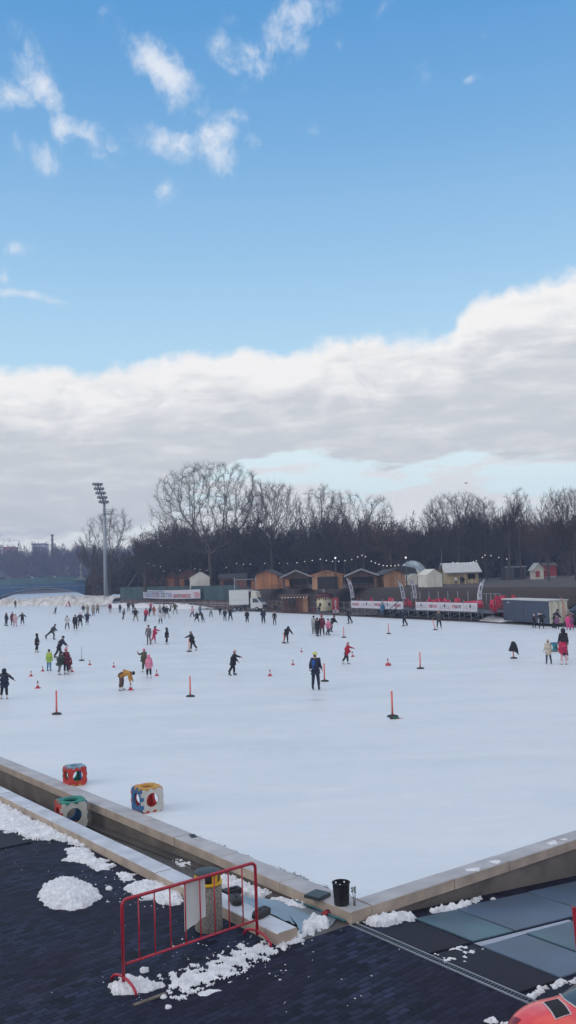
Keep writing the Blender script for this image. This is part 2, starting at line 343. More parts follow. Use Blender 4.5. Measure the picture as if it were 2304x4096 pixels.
def paver_mat():
    m = mat('dark_pavers', (.014, .0185, .036), .62, 0, .55, c2=(.018, .014, .028), detail=3, spec=.12); t = m.node_tree; b = t.nodes['Principled BSDF']
    base = b.inputs['Base Color'].links[0].from_socket
    co = [x for x in t.nodes if x.type == 'TEX_COORD'][0]
    mp = t.nodes.new('ShaderNodeMapping'); mp.inputs['Rotation'].default_value = (0, 0, R(-6)); t.links.new(co.outputs['Object'], mp.inputs[0])
    nz = t.nodes.new('ShaderNodeTexNoise'); nz.inputs['Scale'].default_value = 1.5; t.links.new(mp.outputs[0], nz.inputs['Vector'])
    ad = t.nodes.new('ShaderNodeVectorMath'); ad.operation = 'MULTIPLY_ADD'; t.links.new(nz.outputs[1], ad.inputs[0]); ad.inputs[1].default_value = (.10, .10, 0); t.links.new(mp.outputs[0], ad.inputs[2])
    br = t.nodes.new('ShaderNodeTexBrick'); t.links.new(ad.outputs[0], br.inputs['Vector'])
    br.inputs['Color1'].default_value = (.45, .5, .55, 1); br.inputs['Color2'].default_value = (2.3, 2.5, 2.7, 1); br.inputs['Mortar'].default_value = (.22, .22, .25, 1)
    br.inputs['Scale'].default_value = 1; br.inputs['Brick Width'].default_value = .23; br.inputs['Row Height'].default_value = .115
    br.inputs['Mortar Size'].default_value = .010; br.inputs['Mortar Smooth'].default_value = .3; br.inputs['Bias'].default_value = -.1
    big = t.nodes.new('ShaderNodeTexNoise'); big.inputs['Scale'].default_value = .45; big.inputs['Detail'].default_value = 4; t.links.new(co.outputs['Object'], big.inputs['Vector'])
    rr = t.nodes.new('ShaderNodeMapRange'); t.links.new(big.outputs[0], rr.inputs[0]); rr.inputs[1].default_value = .42; rr.inputs[2].default_value = .62; rr.inputs[3].default_value = .35; rr.inputs[4].default_value = 1.
    mx0 = t.nodes.new('ShaderNodeMix'); mx0.data_type = 'RGBA'; t.links.new(rr.outputs[0], mx0.inputs[0]); mx0.inputs[6].default_value = (.75, .72, .82, 1); t.links.new(br.outputs['Color'], mx0.inputs[7])
    mx = t.nodes.new('ShaderNodeMix'); mx.data_type = 'RGBA'; mx.blend_type = 'MULTIPLY'; mx.inputs[0].default_value = 1
    t.links.new(base, mx.inputs[6]); t.links.new(mx0.outputs[2], mx.inputs[7]); sn = t.nodes.new('ShaderNodeTexNoise'); sn.inputs['Scale'].default_value = .8; sn.inputs['Detail'].default_value = 9; sn.inputs['Roughness'].default_value = .7; t.links.new(co.outputs['Object'], sn.inputs['Vector'])
    sr = t.nodes.new('ShaderNodeMapRange'); t.links.new(sn.outputs[0], sr.inputs[0]); sr.inputs[1].default_value = .55; sr.inputs[2].default_value = .78; sr.inputs[3].default_value = 0; sr.inputs[4].default_value = .35
    mxs = t.nodes.new('ShaderNodeMix'); mxs.data_type = 'RGBA'; t.links.new(sr.outputs[0], mxs.inputs[0]); t.links.new(mx.outputs[2], mxs.inputs[6]); mxs.inputs[7].default_value = (.075, .085, .11, 1); t.links.new(mxs.outputs[2], b.inputs['Base Color'])
    bp = t.nodes.new('ShaderNodeBump'); bp.inputs['Strength'].default_value = .5; bp.inputs['Distance'].default_value = .012; t.links.new(br.outputs['Fac'], bp.inputs['Height']); bp.invert = True
    n3 = t.nodes.new('ShaderNodeTexNoise'); n3.inputs['Scale'].default_value = 9; t.links.new(mp.outputs[0], n3.inputs['Vector'])
    bp2 = t.nodes.new('ShaderNodeBump'); bp2.inputs['Strength'].default_value = .25; bp2.inputs['Distance'].default_value = .02; t.links.new(n3.outputs[0], bp2.inputs['Height']); t.links.new(bp.outputs[0], bp2.inputs['Normal'])
    t.links.new(bp2.outputs[0], b.inputs['Normal'])
    return m
m_paver = paver_mat()

# ================================================================ ground, ice, kerbs
OL = (C0.x, C0.y, 0)
def local(b, name, kind=None):
    o = b.build(name, loc=OL, rz=LROT)
    if kind: o['kind'] = kind
    return o
b = MB()
b.add([(-60, -40, GZ), (-1.5, -40, GZ), (-1.5, 140, GZ), (-60, 140, GZ)], [(0, 1, 2, 3)], m_paver)
b.add([(-1.5, -40, GZ), (0, -40, GZ), (0, 0, GZ), (-1.5, 0, GZ)], [(0, 1, 2, 3)], m_paver)
b.add([(0, -40, GZ), (10, -40, gz(10)), (10, .03, gz(10)), (0, .03, GZ)], [(0, 1, 2, 3)], m_paver)
b.add([(10, -40, gz(10)), (60, -40, gz(10)), (60, .03, gz(10)), (10, .03, gz(10))], [(0, 1, 2, 3)], m_paver)
local(b, 'paving', 'structure')
b = MB()      # channel floor between the two kerbs, running down to the left
prof = [(0, -.155), (6, -.36), (12, -.62), (20, -.95), (140, -1.0)]
for (v0, z0), (v1, z1) in zip(prof, prof[1:]): b.add([(-1.11, v0, z0), (.03, v0, z0), (.03, v1, z1), (-1.11, v1, z1)], [(0, 1, 2, 3)], m_trench)
b.add([(-1.11, 0, -.155), (.03, 0, -.155), (.03, 0, -.4), (-1.11, 0, -.4)], [(0, 1, 2, 3)], m_trench)
local(b, 'channel_floor', 'structure')
b = MB()
b.box((.25, 70, -.75), (.44, 140, 1.19), m_conc)
b.box((30.47, .25, -.9), (60, .44, 1.49), m_conc)
tag(local(b, 'rink_wall'), kind='structure')
b = MB(); b.box((-1.3, 70, -.72), (.36, 139.9, 1.13), m_conc); tag(local(b, 'channel_wall'), kind='structure')
# a ledge line along the foot of the rink wall in the channel
b = MB(); b.add([(-.22, .6, -.150), (.025, .6, -.150), (.025, 20, -.79), (-.22, 20, -.79), (-.22, .6, -.3), (-.22, 20, -1.1)], [(0, 1, 2, 3), (0, 3, 5, 4)], m_trench)
tag(local(b, 'channel_ledge'), kind='structure')
def kerb(name, along, u0, u1, start, end, mtop, label_kind='structure'):
    b = MB(); rr = random.Random(5 + len(name)); s = start
    while s < end:
        L = rr.uniform(1.5, 2.1) if s < 40 else 20.; e = min(s + L, end); g = .006; dz = rr.uniform(-.006, .006); du = rr.uniform(-.006, .006)
        z0, z1 = -.152, .05 + dz; c = .018
        P = [(u0 + du, z0), (u1, z0), (u1, z1 - c), (u1 - c, z1), (u0 + du + c, z1), (u0 + du, z1 - c)]
        vs = []
        for t in (s + g, e - g):
            for (u, z) in P: vs.append((u, t, z) if along == 'v' else (t, u, z))
        n = 6
        b.add(vs, [tuple(range(n)), tuple(range(2 * n - 1, n - 1, -1)), (0, 6, 7, 1), (1, 7, 8, 2), (5, 11, 6, 0)], m_stone)
        b.add(vs, [(2, 8, 9, 3), (3, 9, 10, 4), (4, 10, 11, 5)], mtop); s = e
    o = local(b, name, label_kind); return fixn(o)
kerb('kerb_left_of_rink', 'v', 0, .46, 0, 139, m_stone_top)
kerb('kerb_right_of_rink', 'u', 0, .42, .462, 60, m_stone_top)
kerb('kerb_of_channel', 'v', -1.5, -1.1, .08, 139, m_stone_ice)

# far edge of the rink
EP = [(-130, 262, None)] + [tuple(G(x, y)) for x, y in [(0, 2425), (250, 2422), (440, 2425), (700, 2434), (925, 2442), (1160, 2453), (1400, 2465), (1650, 2477), (1900, 2489), (2100, 2500), (2304, 2511)]] + [(45, 50, 0), (75, 18, 0)]
EP = [Vector((p[0], p[1], 0)) for p in EP]
def edge_y(x):
    for p, q in zip(EP, EP[1:]):
        if p.x <= x <= q.x: return p.y + (q.y - p.y) * (x - p.x) / (q.x - p.x)
    return EP[0].y if x < EP[0].x else EP[-1].y
poly = [W(.3, .3), W(60, .3)] + [p for p in reversed(EP)] + [W(.3, 138)]
sheet('ice', poly, 0, m_ice)
m_apron = mat('dark_apron', (.085, .075, .072), .8, .25, .8, bump=.3, bscale=6)
m_slope = mat('bare_slope', (.058, .045, .042), .95, 0, .35, bump=.6, bscale=3, c2=(.040, .036, .036), detail=8)
m_terr = mat('trodden_ground', (.075, .062, .055), .95, 0, .2, bump=.4, bscale=4, c2=(.045, .042, .042), detail=8)
# apron beyond the ice, slope, terrace: strips that follow the rink's edge
def strip(name, o0, o1, z0, z1, m, x0=-40.7, x1=75, n=60, bump=0., kind='structure'):
    b = MB(); vs = []
    K = 5
    for i in range(n + 1):
        x = x0 + (x1 - x0) * i / n; y = edge_y(x)
        for k in range(K + 1):
            t = k / K; ty = t * t * (3 - 2 * t) if z1 != z0 else t
            vs.append((x + (o0 + (o1 - o0) * t) * .25, y + o0 + (o1 - o0) * t, z0 + (z1 - z0) * ty + (bump * noise.noise(Vector((x * .3, t * 3, 7))) if 0 < k < K else 0)))
    fs = [(i * (K + 1) + k, (i + 1) * (K + 1) + k, (i + 1) * (K + 1) + k + 1, i * (K + 1) + k + 1) for i in range(n) for k in range(K)]
    b.add(vs, fs, m, True); return tag(b.build(name), kind=kind)
strip('apron', -.2, 9.5, .012, .03, m_apron)
strip('slope', 9.5, 14, .03, 3.5, m_slope, bump=.12)
b = MB(); xs = [-40.7 + 115.7 * i / 40 for i in range(41)]
vs = [(x + 3.5, edge_y(x) + 14, 3.5) for x in xs] + [(max(-37.2, min(730, x * 9.5)), 840, 3.5) for x in xs]
b.add(vs, [(i, i + 1, 42 + i, 41 + i) for i in range(40)], m_terr); tag(b.build('terrace_ground'), kind='structure')
# frozen lake and its far shore on the left
m_lake = mat('lake_water', (.55, .62, .70), .55, 0, .03, bump=.05, bscale=1, c2=(.42, .50, .58), detail=6)
sheet('water', [(-730, 180), (-37, 200), (-37, 561), (-730, 561)], -.25, m_lake)
b = MB(); b.add([(-735, 560, -.3), (-37.2, 560, -.3), (-37.2, 566, 1.2), (-735, 566, 1.2), (-37.2, 840, 3.45), (-735, 840, 3.45)], [(0, 1, 2, 3), (3, 2, 4, 5)], m_terr); tag(b.build('shore'), kind='structure')
b = MB(); b.add([(-37.3, 219, 3.5), (-37.3, 219, -.6), (-37.3, 566, -.6), (-37.3, 566, 3.5)], [(0, 1, 2, 3)], m_conc); tag(b.build('quay_wall'), kind='structure')
b = MB(); b.add([(-740, -160, -2.5), (740, -160, -2.5), (740, 850, -2.5), (-740, 850, -2.5)], [(0, 1, 2, 3)], m_terr); tag(b.build('ground'), kind='structure')

# ---------------------------------------------------------------- snow
def inpoly(x, y, P):
    c = False; j = len(P) - 1
    for i in range(len(P)):
        if (P[i][1] > y) != (P[j][1] > y) and x < (P[j][0] - P[i][0]) * (y - P[i][1]) / (P[j][1] - P[i][1]) + P[i][0]: c = not c
        j = i
    return c
def pdist(x, y, P):
    d = 1e9; j = len(P) - 1
    for i in range(len(P)):
        ax, ay = P[j][0], P[j][1]; bx, by = P[i][0], P[i][1]; dx, dy = bx - ax, by - ay
        t = max(0, min(1, ((x - ax) * dx + (y - ay) * dy) / (dx * dx + dy * dy + 1e-12)))
        d = min(d, math.hypot(x - ax - t * dx, y - ay - t * dy)); j = i
    return d if inpoly(x, y, P) else -d
def snow_into(b, P, zf, hgt, res=.03, ragged=.10, lump=.05, seed=0, steep=1.6, m=None, f0=5.):
    "a lumpy sheet of snow over the polygon P (local u,v), thick in the middle, ragged at the rim"
    m = m or m_snow
    us = [p[0] for p in P]; vs_ = [p[1] for p in P]; u0, u1, v0, v1 = min(us) - .2, max(us) + .2, min(vs_) - .2, max(vs_) + .2
    nu, nv = int((u1 - u0) / res) + 1, int((v1 - v0) / res) + 1
    idx = {}; V = []; hs = {}
    for i in range(nu):
        for j in range(nv):
            u, v = u0 + i * res, v0 + j * res
            d = pdist(u, v, P)
            if d < -.2: continue
            q = Vector((u * f0, v * f0, seed * 3.7))
            d += ragged * (noise.fractal(q, 1.0, 2.0, 4)) 
            h = hgt * (1 - math.exp(-max(d, -.05) * steep / max(hgt, .03) * 1.0)) if d > -.05 else -.02
            h = min(h, hgt) + (lump * (noise.fractal(q * 3.2 + Vector((9, 1, 4)), 1.0, 2.0, 3)) if d > 0 else 0)
            if d > -.05:
                hs[(i, j)] = (u, v, h if d > 0 else -.012)
    for (i, j) in hs:
        K = [(i, j), (i + 1, j), (i + 1, j + 1), (i, j + 1)]
        if all(k in hs for k in K) and max(hs[k][2] for k in K) > .002:
            f = []
            for k in K:
                if k not in idx:
                    u, v, h = hs[k]; idx[k] = len(V); V.append((u, v, zf(u, v) + max(h, -.012)))
                f.append(idx[k])
            yield_f.append(tuple(f))
    b.add(V, yield_f, m, False); yield_f.clear()
yield_f = []
def pp(lst, up=None):
    o = []
    for x, y in lst:
        if up is None: u, v, z = GR(x, y)
        else: u, v = UV(G(x, y, up))
        o.append((u, v))
    return o
gzf = lambda u, v: gz(u)
b = MB()
snow_into(b, [(min(u, -1.47), v) for u, v in pp([(-60, 3150), (0, 3180), (150, 3255), (240, 3300), (330, 3350), (360, 3390), (300, 3385), (240, 3362), (130, 3362), (0, 3325), (-100, 3300)])], gzf, .065, .028, .18, .04, 1)
snow_into(b, pp([(262, 3398), (350, 3392), (385, 3430), (462, 3468), (450, 3486), (380, 3480), (330, 3452), (272, 3440)]), gzf, .05, .025, .14, .03, 2)
snow_into(b, pp([(462, 3492), (540, 3498), (530, 3520), (490, 3530)]), gzf, .06, .025, .08, .03, 3)
snow_into(b, pp([(495, 3545), (600, 3528), (690, 3530), (735, 3560), (725, 3620), (640, 3612), (520, 3580)]), gzf, .055, .025, .14, .035, 4)
snow_into(b, pp([(420, 3952), (480, 3912), (560, 3922), (632, 3950), (620, 3965), (540, 3985), (470, 3978)]), gzf, .06, .018, .12, .045, 5)
snow_into(b, pp([(675, 3905), (800, 3872), (880, 3842), (960, 3795), (1050, 3782), (1118, 3785), (1075, 3818), (940, 3880), (905, 3915), (820, 3945), (730, 3985), (700, 3965)]), gzf, .022, .018, .42, .028, 6, f0=8.)
snow_into(b, pp([(940, 3768), (975, 3765), (985, 3788), (950, 3795)]), gzf, .05, .018, .09, .03, 61)
snow_into(b, pp([(770, 3975), (860, 3950), (880, 3962), (800, 3995)]), gzf, .012, .018, .07, .01, 62)
snow_into(b, pp([(1100, 3775), (1180, 3738), (1238, 3722), (1228, 3752), (1140, 3795)]), gzf, .05, .02, .14, .04, 7)
snow_into(b, pp([(1205, 3692), (1240, 3664), (1300, 3668), (1312, 3700), (1250, 3742), (1215, 3732)]), gzf, .06, .02, .14, .045, 8)
snow_into(b, [(u, min(v, .0)) for u, v in pp([(1415, 3682), (1450, 3660), (1545, 3632), (1600, 3648), (1660, 3668), (1640, 3686), (1520, 3712), (1460, 3700)])], gzf, .10, .022, .10, .06, 9)
snow_into(b, [(u, min(v, -.12)) for u, v in pp([(1708, 3636), (1735, 3615), (1800, 3622), (1850, 3596), (1900, 3590), (1905, 3612), (1855, 3640), (1735, 3652)])], gzf, .075, .022, .11, .05, 10)
snow_into(b, pp([(1962, 3598), (1982, 3594), (1990, 3606), (1970, 3610)]), gzf, .04, .02, .04, .03, 11)
for k, P in enumerate([[(1740, 3822), (1785, 3806), (1790, 3816), (1752, 3834)], [(1785, 3795), (1840, 3790), (1880, 3790), (1860, 3815), (1800, 3806)], [(1765, 3838), (1810, 3832), (1835, 3846), (1800, 3858), (1775, 3850)],
                       [(1840, 3815), (1900, 3800), (1905, 3818), (1850, 3830)], [(1845, 3832), (1872, 3830), (1875, 3842), (1850, 3842)], [(1845, 3850), (1870, 3848), (1878, 3860), (1852, 3860)], [(1915, 3800), (1935, 3796), (1938, 3806), (1918, 3808)],
                       [(2105, 3985), (2150, 3960), (2185, 3965), (2170, 3985), (2120, 4003)], [(2195, 3940), (2230, 3920), (2262, 3925), (2255, 3950), (2215, 3958)], [(2160, 3952), (2190, 3945), (2188, 3955), (2165, 3960)], [(2275, 3925), (2304, 3915), (2304, 3935), (2280, 3935)],
                       [(1945, 4085), (1975, 4070), (1990, 4090), (1960, 4098)], [(2000, 4090), (2040, 4088), (2040, 4098), (2000, 4100)]]):
    snow_into(b, pp(P), gzf, .035, .018, .07, .03, 20 + k)
tz = lambda u, v: -.155 - .036 * max(v, 0)
def trench(lst):
    o = []
    for x, y in lst:
        z = -.2
        for _ in range(12):
            u, v = UV(G(x, y, z)); z = tz(u, v)
        o.append((u, v))
    return o
snow_into(b, trench([(688, 3446), (720, 3440), (762, 3460), (768, 3474), (720, 3468)]), tz, .05, .02, .06, .04, 40)
snow_into(b, trench([(885, 3500), (940, 3512), (1010, 3548), (1090, 3578), (1050, 3602), (1000, 3590), (900, 3560), (860, 3530)]), tz, .09, .022, .08, .06, 41)
snow_into(b, trench([(1080, 3606), (1130, 3600), (1200, 3612), (1232, 3632), (1220, 3648), (1150, 3640), (1110, 3630)]), tz, .08, .02, .09, .05, 42)
ktop = lambda u, v: .05
for k, P in enumerate([[(1860, 3478), (1925, 3468), (1915, 3482), (1870, 3488)], [(1955, 3446), (2010, 3440), (1990, 3456)], [(2190, 3372), (2225, 3360), (2230, 3375), (2205, 3382)], [(2235, 3358), (2270, 3350), (2268, 3358)]]):
    snow_into(b, pp(P, .05), ktop, .02, .02, .05, .01, 50 + k)
# crumbs
rr = random.Random(3)
def crumb(b, u, v, z, r):
    n = 7; vs = [(0, 0, r * .7)] + [(r * rr.uniform(.6, 1.15) * math.cos(2 * math.pi * i / n), r * rr.uniform(.6, 1.15) * math.sin(2 * math.pi * i / n), r * rr.uniform(-.1, .25)) for i in range(n)]
    vs = [(x + u, y + v, zz + z) for x, y, zz in vs]; b.add(vs, [(0, 1 + i, 1 + (i + 1) % n) for i in range(n)], m_snow)
for (x0, x1, y0, y1, n, r) in [(380, 720, 3500, 3640, 30, .02), (650, 1150, 3740, 3920, 90, .022), (400, 760, 3900, 4010, 26, .016), (1150, 1260, 3690, 3780, 26, .03), (20, 480, 3360, 3500, 16, .016), (1100, 1700, 3750, 4050, 12, .016), (250, 520, 3500, 3620, 22, .022), (1740, 1950, 3780, 3870, 22, .018), (2080, 2290, 3900, 4030, 10, .018), (0, 2000, 3500, 4090, 22, .010)]:
    for _ in range(n):
        u, v, z = GR(rr.uniform(x0, x1), rr.uniform(y0, y1))
        if v > 0 and u > -1.55: continue
        crumb(b, u, v, z, r * rr.uniform(.3, 1.0) ** 1.3 * 1.1)
local(b, 'snow', 'stuff')
# the round pile on the pavers and the three big lumps
b = MB(); P = pp([(148, 3590), (170, 3545), (230, 3522), (310, 3520), (380, 3550), (408, 3590), (360, 3625), (280, 3645), (200, 3635)])
snow_into(b, P, gzf, .18, .022, .07, .05, 77, steep=.9)
o = local(b, 'snow_pile'); tag(o, 'round pile of shovelled snow alone on the dark pavers left of the red barrier', 'snow pile')
for (x, y, r, lab) in [(577, 3885, .075, 'white lump of snow on the pavers under the barrier near its left foot'), (436, 3556, .07, 'small oval snow lump on the pavers beside the round snow pile'), (673, 4031, .05, 'small snow lump on the pavers below the end of the long slush streak'), (655, 3990, .05, 'snow lump lying on the tip of the thin board near the barrier foot')]:
    u, v, z = GR(x, y); b = MB()
    n, k = 12, 6; vs = []
    for i in range(k + 1):
        for j in range(n):
            th = math.pi * .5 * (1 - i / k); q = Vector((math.cos(2 * math.pi * j / n) * math.cos(th), math.sin(2 * math.pi * j / n) * math.cos(th), math.sin(th)))
            q = q * r * (1 + .3 * noise.noise(q * 2 + Vector((x, y, 0)))); vs.append((q.x, q.y, q.z * .9 - .004))
    b.add(vs, [(i * n + j, i * n + (j + 1) % n, (i + 1) * n + (j + 1) % n, (i + 1) * n + j) for i in range(k) for j in range(n)], m_snow, True)
    tag(b.build('snow_lump', loc=W(u, v, z)), lab, 'snow lump')
# ploughed snow banks at the far end
def ridge(name, x0, x1, ya, yb, h0, wd, m, seed, kind='stuff', res=.45):
    b = MB(); A = G(x0, ya); B_ = G(x1, yb); L = (B_ - A).length; d = (B_ - A) / L; nrm = Vector((-d.y, d.x, 0))
    n = int(L / res); K = 14; vs = []
    for i in range(n + 1):
        s = i * L / n
        hh = h0(s / L) * (1 + .5 * noise.fractal(Vector((s * .10, seed, 0)), 1, 2, 4))
        for k in range(K + 1):
            t = k / K; p = A + d * s + nrm * (t * wd)
            z = max(0, hh * math.sin(math.pi * min(1, t * .9 + .02)) ** .8) + .38 * h0(s / L) * (abs(noise.fractal(Vector((s * .42, t * wd * .5, seed + 4)), .9, 2, 4)) * 1.6 - .3) * (1 if 0 < k < K else 0)
            vs.append((p.x, p.y, max(z, -.02) if k else -.02))
    b.add(vs, [(i * (K + 1) + k, (i + 1) * (K + 1) + k, (i + 1) * (K + 1) + k + 1, i * (K + 1) + k + 1) for i in range(n) for k in range(K)], m, True)
    return tag(b.build(name), kind=kind)
ridge('snow_bank', -300, 440, 2428, 2422, lambda t: 1.7 + .35 * (t > .62), 7, m_snowbank, 1)
ridge('low_snow_bank', 425, 800, 2430, 2437, lambda t: .75 * min(1, (1 - t) * 5 + .15), 3.5, m_snow, 2)
ridge('snow_heap', 1915, 2005, 2484, 2490, lambda t: .6 * math.sin(math.pi * (.15 + .8 * t)), 1.6, m_snow, 3)
# litter of dead leaves along the kerb's inner edge
m_litter = mat('dead_leaves', (.035, .032, .035), .8, .5, 20)
b = MB()
for _ in range(520):
    v = abs(rr.gauss(0, 3.2)) + .5; u = .46 + abs(rr.gauss(0, .045)); 
    if noise.noise(Vector((v * 1.6, 3, 0))) < -.02 and v > .9: continue
    if rr.random() < .25 and v < 5: v = rr.uniform(.45, 2.3); u = .47 + abs(rr.gauss(0, .06))
    s = rr.uniform(.008, .028); a = rr.uniform(0, 6.3); z = .006 + rr.uniform(0, .012)
    b.add([(u + s * math.cos(a + q), v + s * math.sin(a + q) * .7, z + (.006 if q > 2 else 0)) for q in (0, 1.9, 3.3, 4.6)], [(0, 1, 2, 3)], m_litter)
local(b, 'litter', 'stuff')

# wet rubber mats, drain channel, puddle
m_mat_t = mat('wet_teal_mat', (.060, .145, .180), .36, 0, .8, bump=.08, bscale=30, c2=(.040, .070, .105), detail=5)
m_mat_b = mat('wet_blue_mat', (.070, .115, .190), .36, 0, .8, bump=.08, bscale=30, c2=(.055, .080, .115), detail=5)
m_mat_p = mat('purple_mat', (.014, .012, .022), .6, 0, .7, bump=.12, bscale=30, c2=(.010, .012, .020), detail=5, spec=.2)
m_sub = mat('pale_underlay', (.34, .37, .44), .5, .1, 2)
def rmat(u0, u1, v0, v1, m, label, rot=0., t=.03):
    b = MB(); c = .012; cu, cv_ = (u0 + u1) / 2, (v0 + v1) / 2; hu, hv = (u1 - u0) / 2 - .022, (v1 - v0) / 2 - .022
    nx, ny = 6, 6; sl = -.09 if cu > 0 else 0
    vs = []
    for (ii, zz, k) in ((0, t, c), (1, t - c, 0.), (2, 0.003, 0.)):
        for (a, b2) in ((-1, -1), (1, -1), (1, 1), (-1, 1)):
            vs.append((a * (hu - k), b2 * (hv - k), zz + sl * a * hu))
    b.add(vs, [(0, 1, 2, 3)] + [(4 * q + (i + 1) % 4, 4 * q + i, 4 * (q + 1) + i, 4 * (q + 1) + (i + 1) % 4) for q in (0, 1) for i in range(4)], m)
    o = b.build('rubber_mat', loc=W(cu, cv_, gz(cu)), rz=LROT + R(rot)); fixn(o)
    return tag(o, label, 'rubber mat', 'rubber mats laid on the paving')
rmat(1.10, 2.14, -1.72, -.36, m_mat_t, 'wet teal mat next to the snow wedge, left end of the upper row')
rmat(2.14, 4.20, -1.72, -.30, m_mat_b, 'large wet blue-grey mat in the middle of the upper row on the right')
rmat(4.20, 6.4, -1.66, -.28, m_mat_b, 'blue-grey mat at the right picture edge against the stained rink wall')
rmat(1.04, 2.18, -3.46, -1.90, m_mat_b, 'pale blue-grey mat in the lower row, left of the red post')
rmat(2.20, 3.75, -3.46, -1.86, m_mat_t, 'green-grey mat in the lower row just behind the red post')
rmat(3.79, 5.6, -3.46, -1.82, m_mat_b, 'blue mat in the lower row at the right edge of the picture')
rmat(.06, 1.06, -1.75, -.50, m_mat_p, 'dark purple mat beside the drain, upper of the two')
rmat(.06, 1.03, -3.5, -1.78, m_mat_p, 'dark purple mat beside the drain, lower of the two')
b = MB(); b.add([(1.08, -1.905, gz(1.08) + .012), (3.5, -1.85, gz(3.5) + .012), (3.5, -1.77, gz(3.5) + .012), (1.08, -1.75, gz(1.08) + .012)], [(0, 1, 2, 3)], m_sub); tag(local(b, 'gravel_strip'), kind='structure')
uL, vL, _ = GR(0, 3350)
rmat(-3.3 - 1.0, -3.3, 9.6, 11.2, m_mat_t, 'teal mat at the left picture edge below the snow strip')
rmat(-3.28, -2.3, 8.6, 10.4, m_mat_p, 'purple-black mat between the snow strip and the dark pavers')
rmat(-4.3, -3.3, 8.0, 9.58, m_mat_p, 'purple-black mat at the left picture edge, below the teal one')
rmat(-3.28, -2.35, 10.44, 11.5, m_mat_t, 'small greenish mat half under the snow strip')
# drain
b = MB()
for du in (-.075, .055): b.box((du + .01, -10, GZ + .008), (.022, 20, .02), m_steel)
for i in range(160): b.box((0, -.1 - i * .06, GZ + .004), (.10, .03, .012), m_dsteel)
o = local(b, 'drain_channel'); tag(o, 'long metal drain grate running from the rink corner to the lower right', 'drain')
# puddle
m_pud = mat('shallow_water', (.20, .25, .30), .04, .1, 1, spec=.6)
b = MB(); P = pp([(905, 3565), (1010, 3592), (1100, 3600), (1290, 3648), (1345, 3676), (1330, 3700), (1290, 3715), (1215, 3742), (1195, 3725), (1190, 3702), (1090, 3660), (950, 3605)])
PP = []
for i in range(len(P)):
    a_, b_ = P[i], P[(i + 1) % len(P)]
    for k in range(6):
        t = k / 6; u = a_[0] + (b_[0] - a_[0]) * t; v = a_[1] + (b_[1] - a_[1]) * t; q = noise.noise(Vector((u * 6, v * 6, 2))) * .05; PP.append((min(u + q, -.02), v + q))
cu_ = sum(p[0] for p in PP) / len(PP); cv2 = sum(p[1] for p in PP) / len(PP)
b.add([(cu_, cv2, GZ + .006)] + [(u, v, GZ + .006) for u, v in PP], [(0, 1 + i, 1 + (i + 1) % len(PP)) for i in range(len(PP))], m_pud); fixn(local(b, 'puddle_water', 'structure'))

# ================================================================ bare trees
def perp(d, rr):
    a = Vector((rr.gauss(0, 1), rr.gauss(0, 1), rr.gauss(0, 1))); a -= d * a.dot(d); return a.normalized()
def grow(seed, form):
    "one bare tree of height about 1 x 20 m: returns trunk mesh and crown mesh"
    rr = random.Random(seed); T = MB(); Cn = MB(); P = form
    tw = P.get('twig', m_twig)
    def branch(p, d, L, r, lev):
        n = 5 if lev == 0 else 4 if lev <= 2 else 2
        pts = [p]; dd = d.copy()
        for i in range(n):
            wob = P['wob'] * (.4 if lev == 0 else 1)
            dd = (dd + perp(dd, rr) * wob * rr.random() + Vector((0, 0, P['up'] * (1 if lev else .5)))).normalized()
            if lev >= 4: dd = (dd + Vector((0, 0, .12))).normalized()
            pts.append(pts[-1] + dd * (L / n))
        rend = r * (.62 if lev == 0 else .5)
        rad = [max(P.get('rmin', .020), r + (rend - r) * i / n) for i in range(n + 1)]
        if lev == 0: rad[0] = r * 1.35
        (T if lev <= 1 else Cn).tube(pts, rad, m_bark if lev <= 2 else tw, n=7 if lev == 0 else 5 if lev <= 1 else 3, smooth=lev <= 1, cap=False)
        if lev >= P['levels']: return
        kids = P['kids'][lev]
        for i in range(kids):
            t0 = P['start'][lev]; t = t0 + (1 - t0) * ((i + rr.random()) / kids) if not (lev == 0 and P.get('fork')) else rr.uniform(.86, 1.)
            x = t * n; k = min(int(x), n - 1); q = pts[k].lerp(pts[k + 1], x - k); dr = (pts[k + 1] - pts[k]).normalized()
            ang = R(rr.uniform(*P['ang'][min(lev, len(P['ang']) - 1)])); az_ = 2 * math.pi * (i / kids + rr.uniform(-.12, .12)) + seed
            a = Vector((math.cos(az_), math.sin(az_), 0)) if lev == 0 else perp(dr, rr)
            a = (a - dr * a.dot(dr)).normalized()
            nd = dr * math.cos(ang) + a * math.sin(ang)
            frac = P['len'][lev] * rr.uniform(.75, 1.15) * (1.15 - .45 * (t - t0) / max(1 - t0, .01) if lev or not P.get('fork') else 1)
            branch(q, nd.normalized(), L * frac, rad[k] * P['rad'][min(lev, len(P['rad']) - 1)], lev + 1)
        if lev: branch(pts[-1], dd, L * P.get('cont', .5), rend, lev + 1)
    branch(Vector((0, 0, -.3)), Vector((P.get('tilt', 0), 0, 1)).normalized(), P['trunk'], P['r'], 0)
    return T, Cn
A_ = [(38, 62), (30, 55), (25, 55), (25, 60)]; U_ = [(14, 34), (16, 34), (18, 42), (22, 50)]
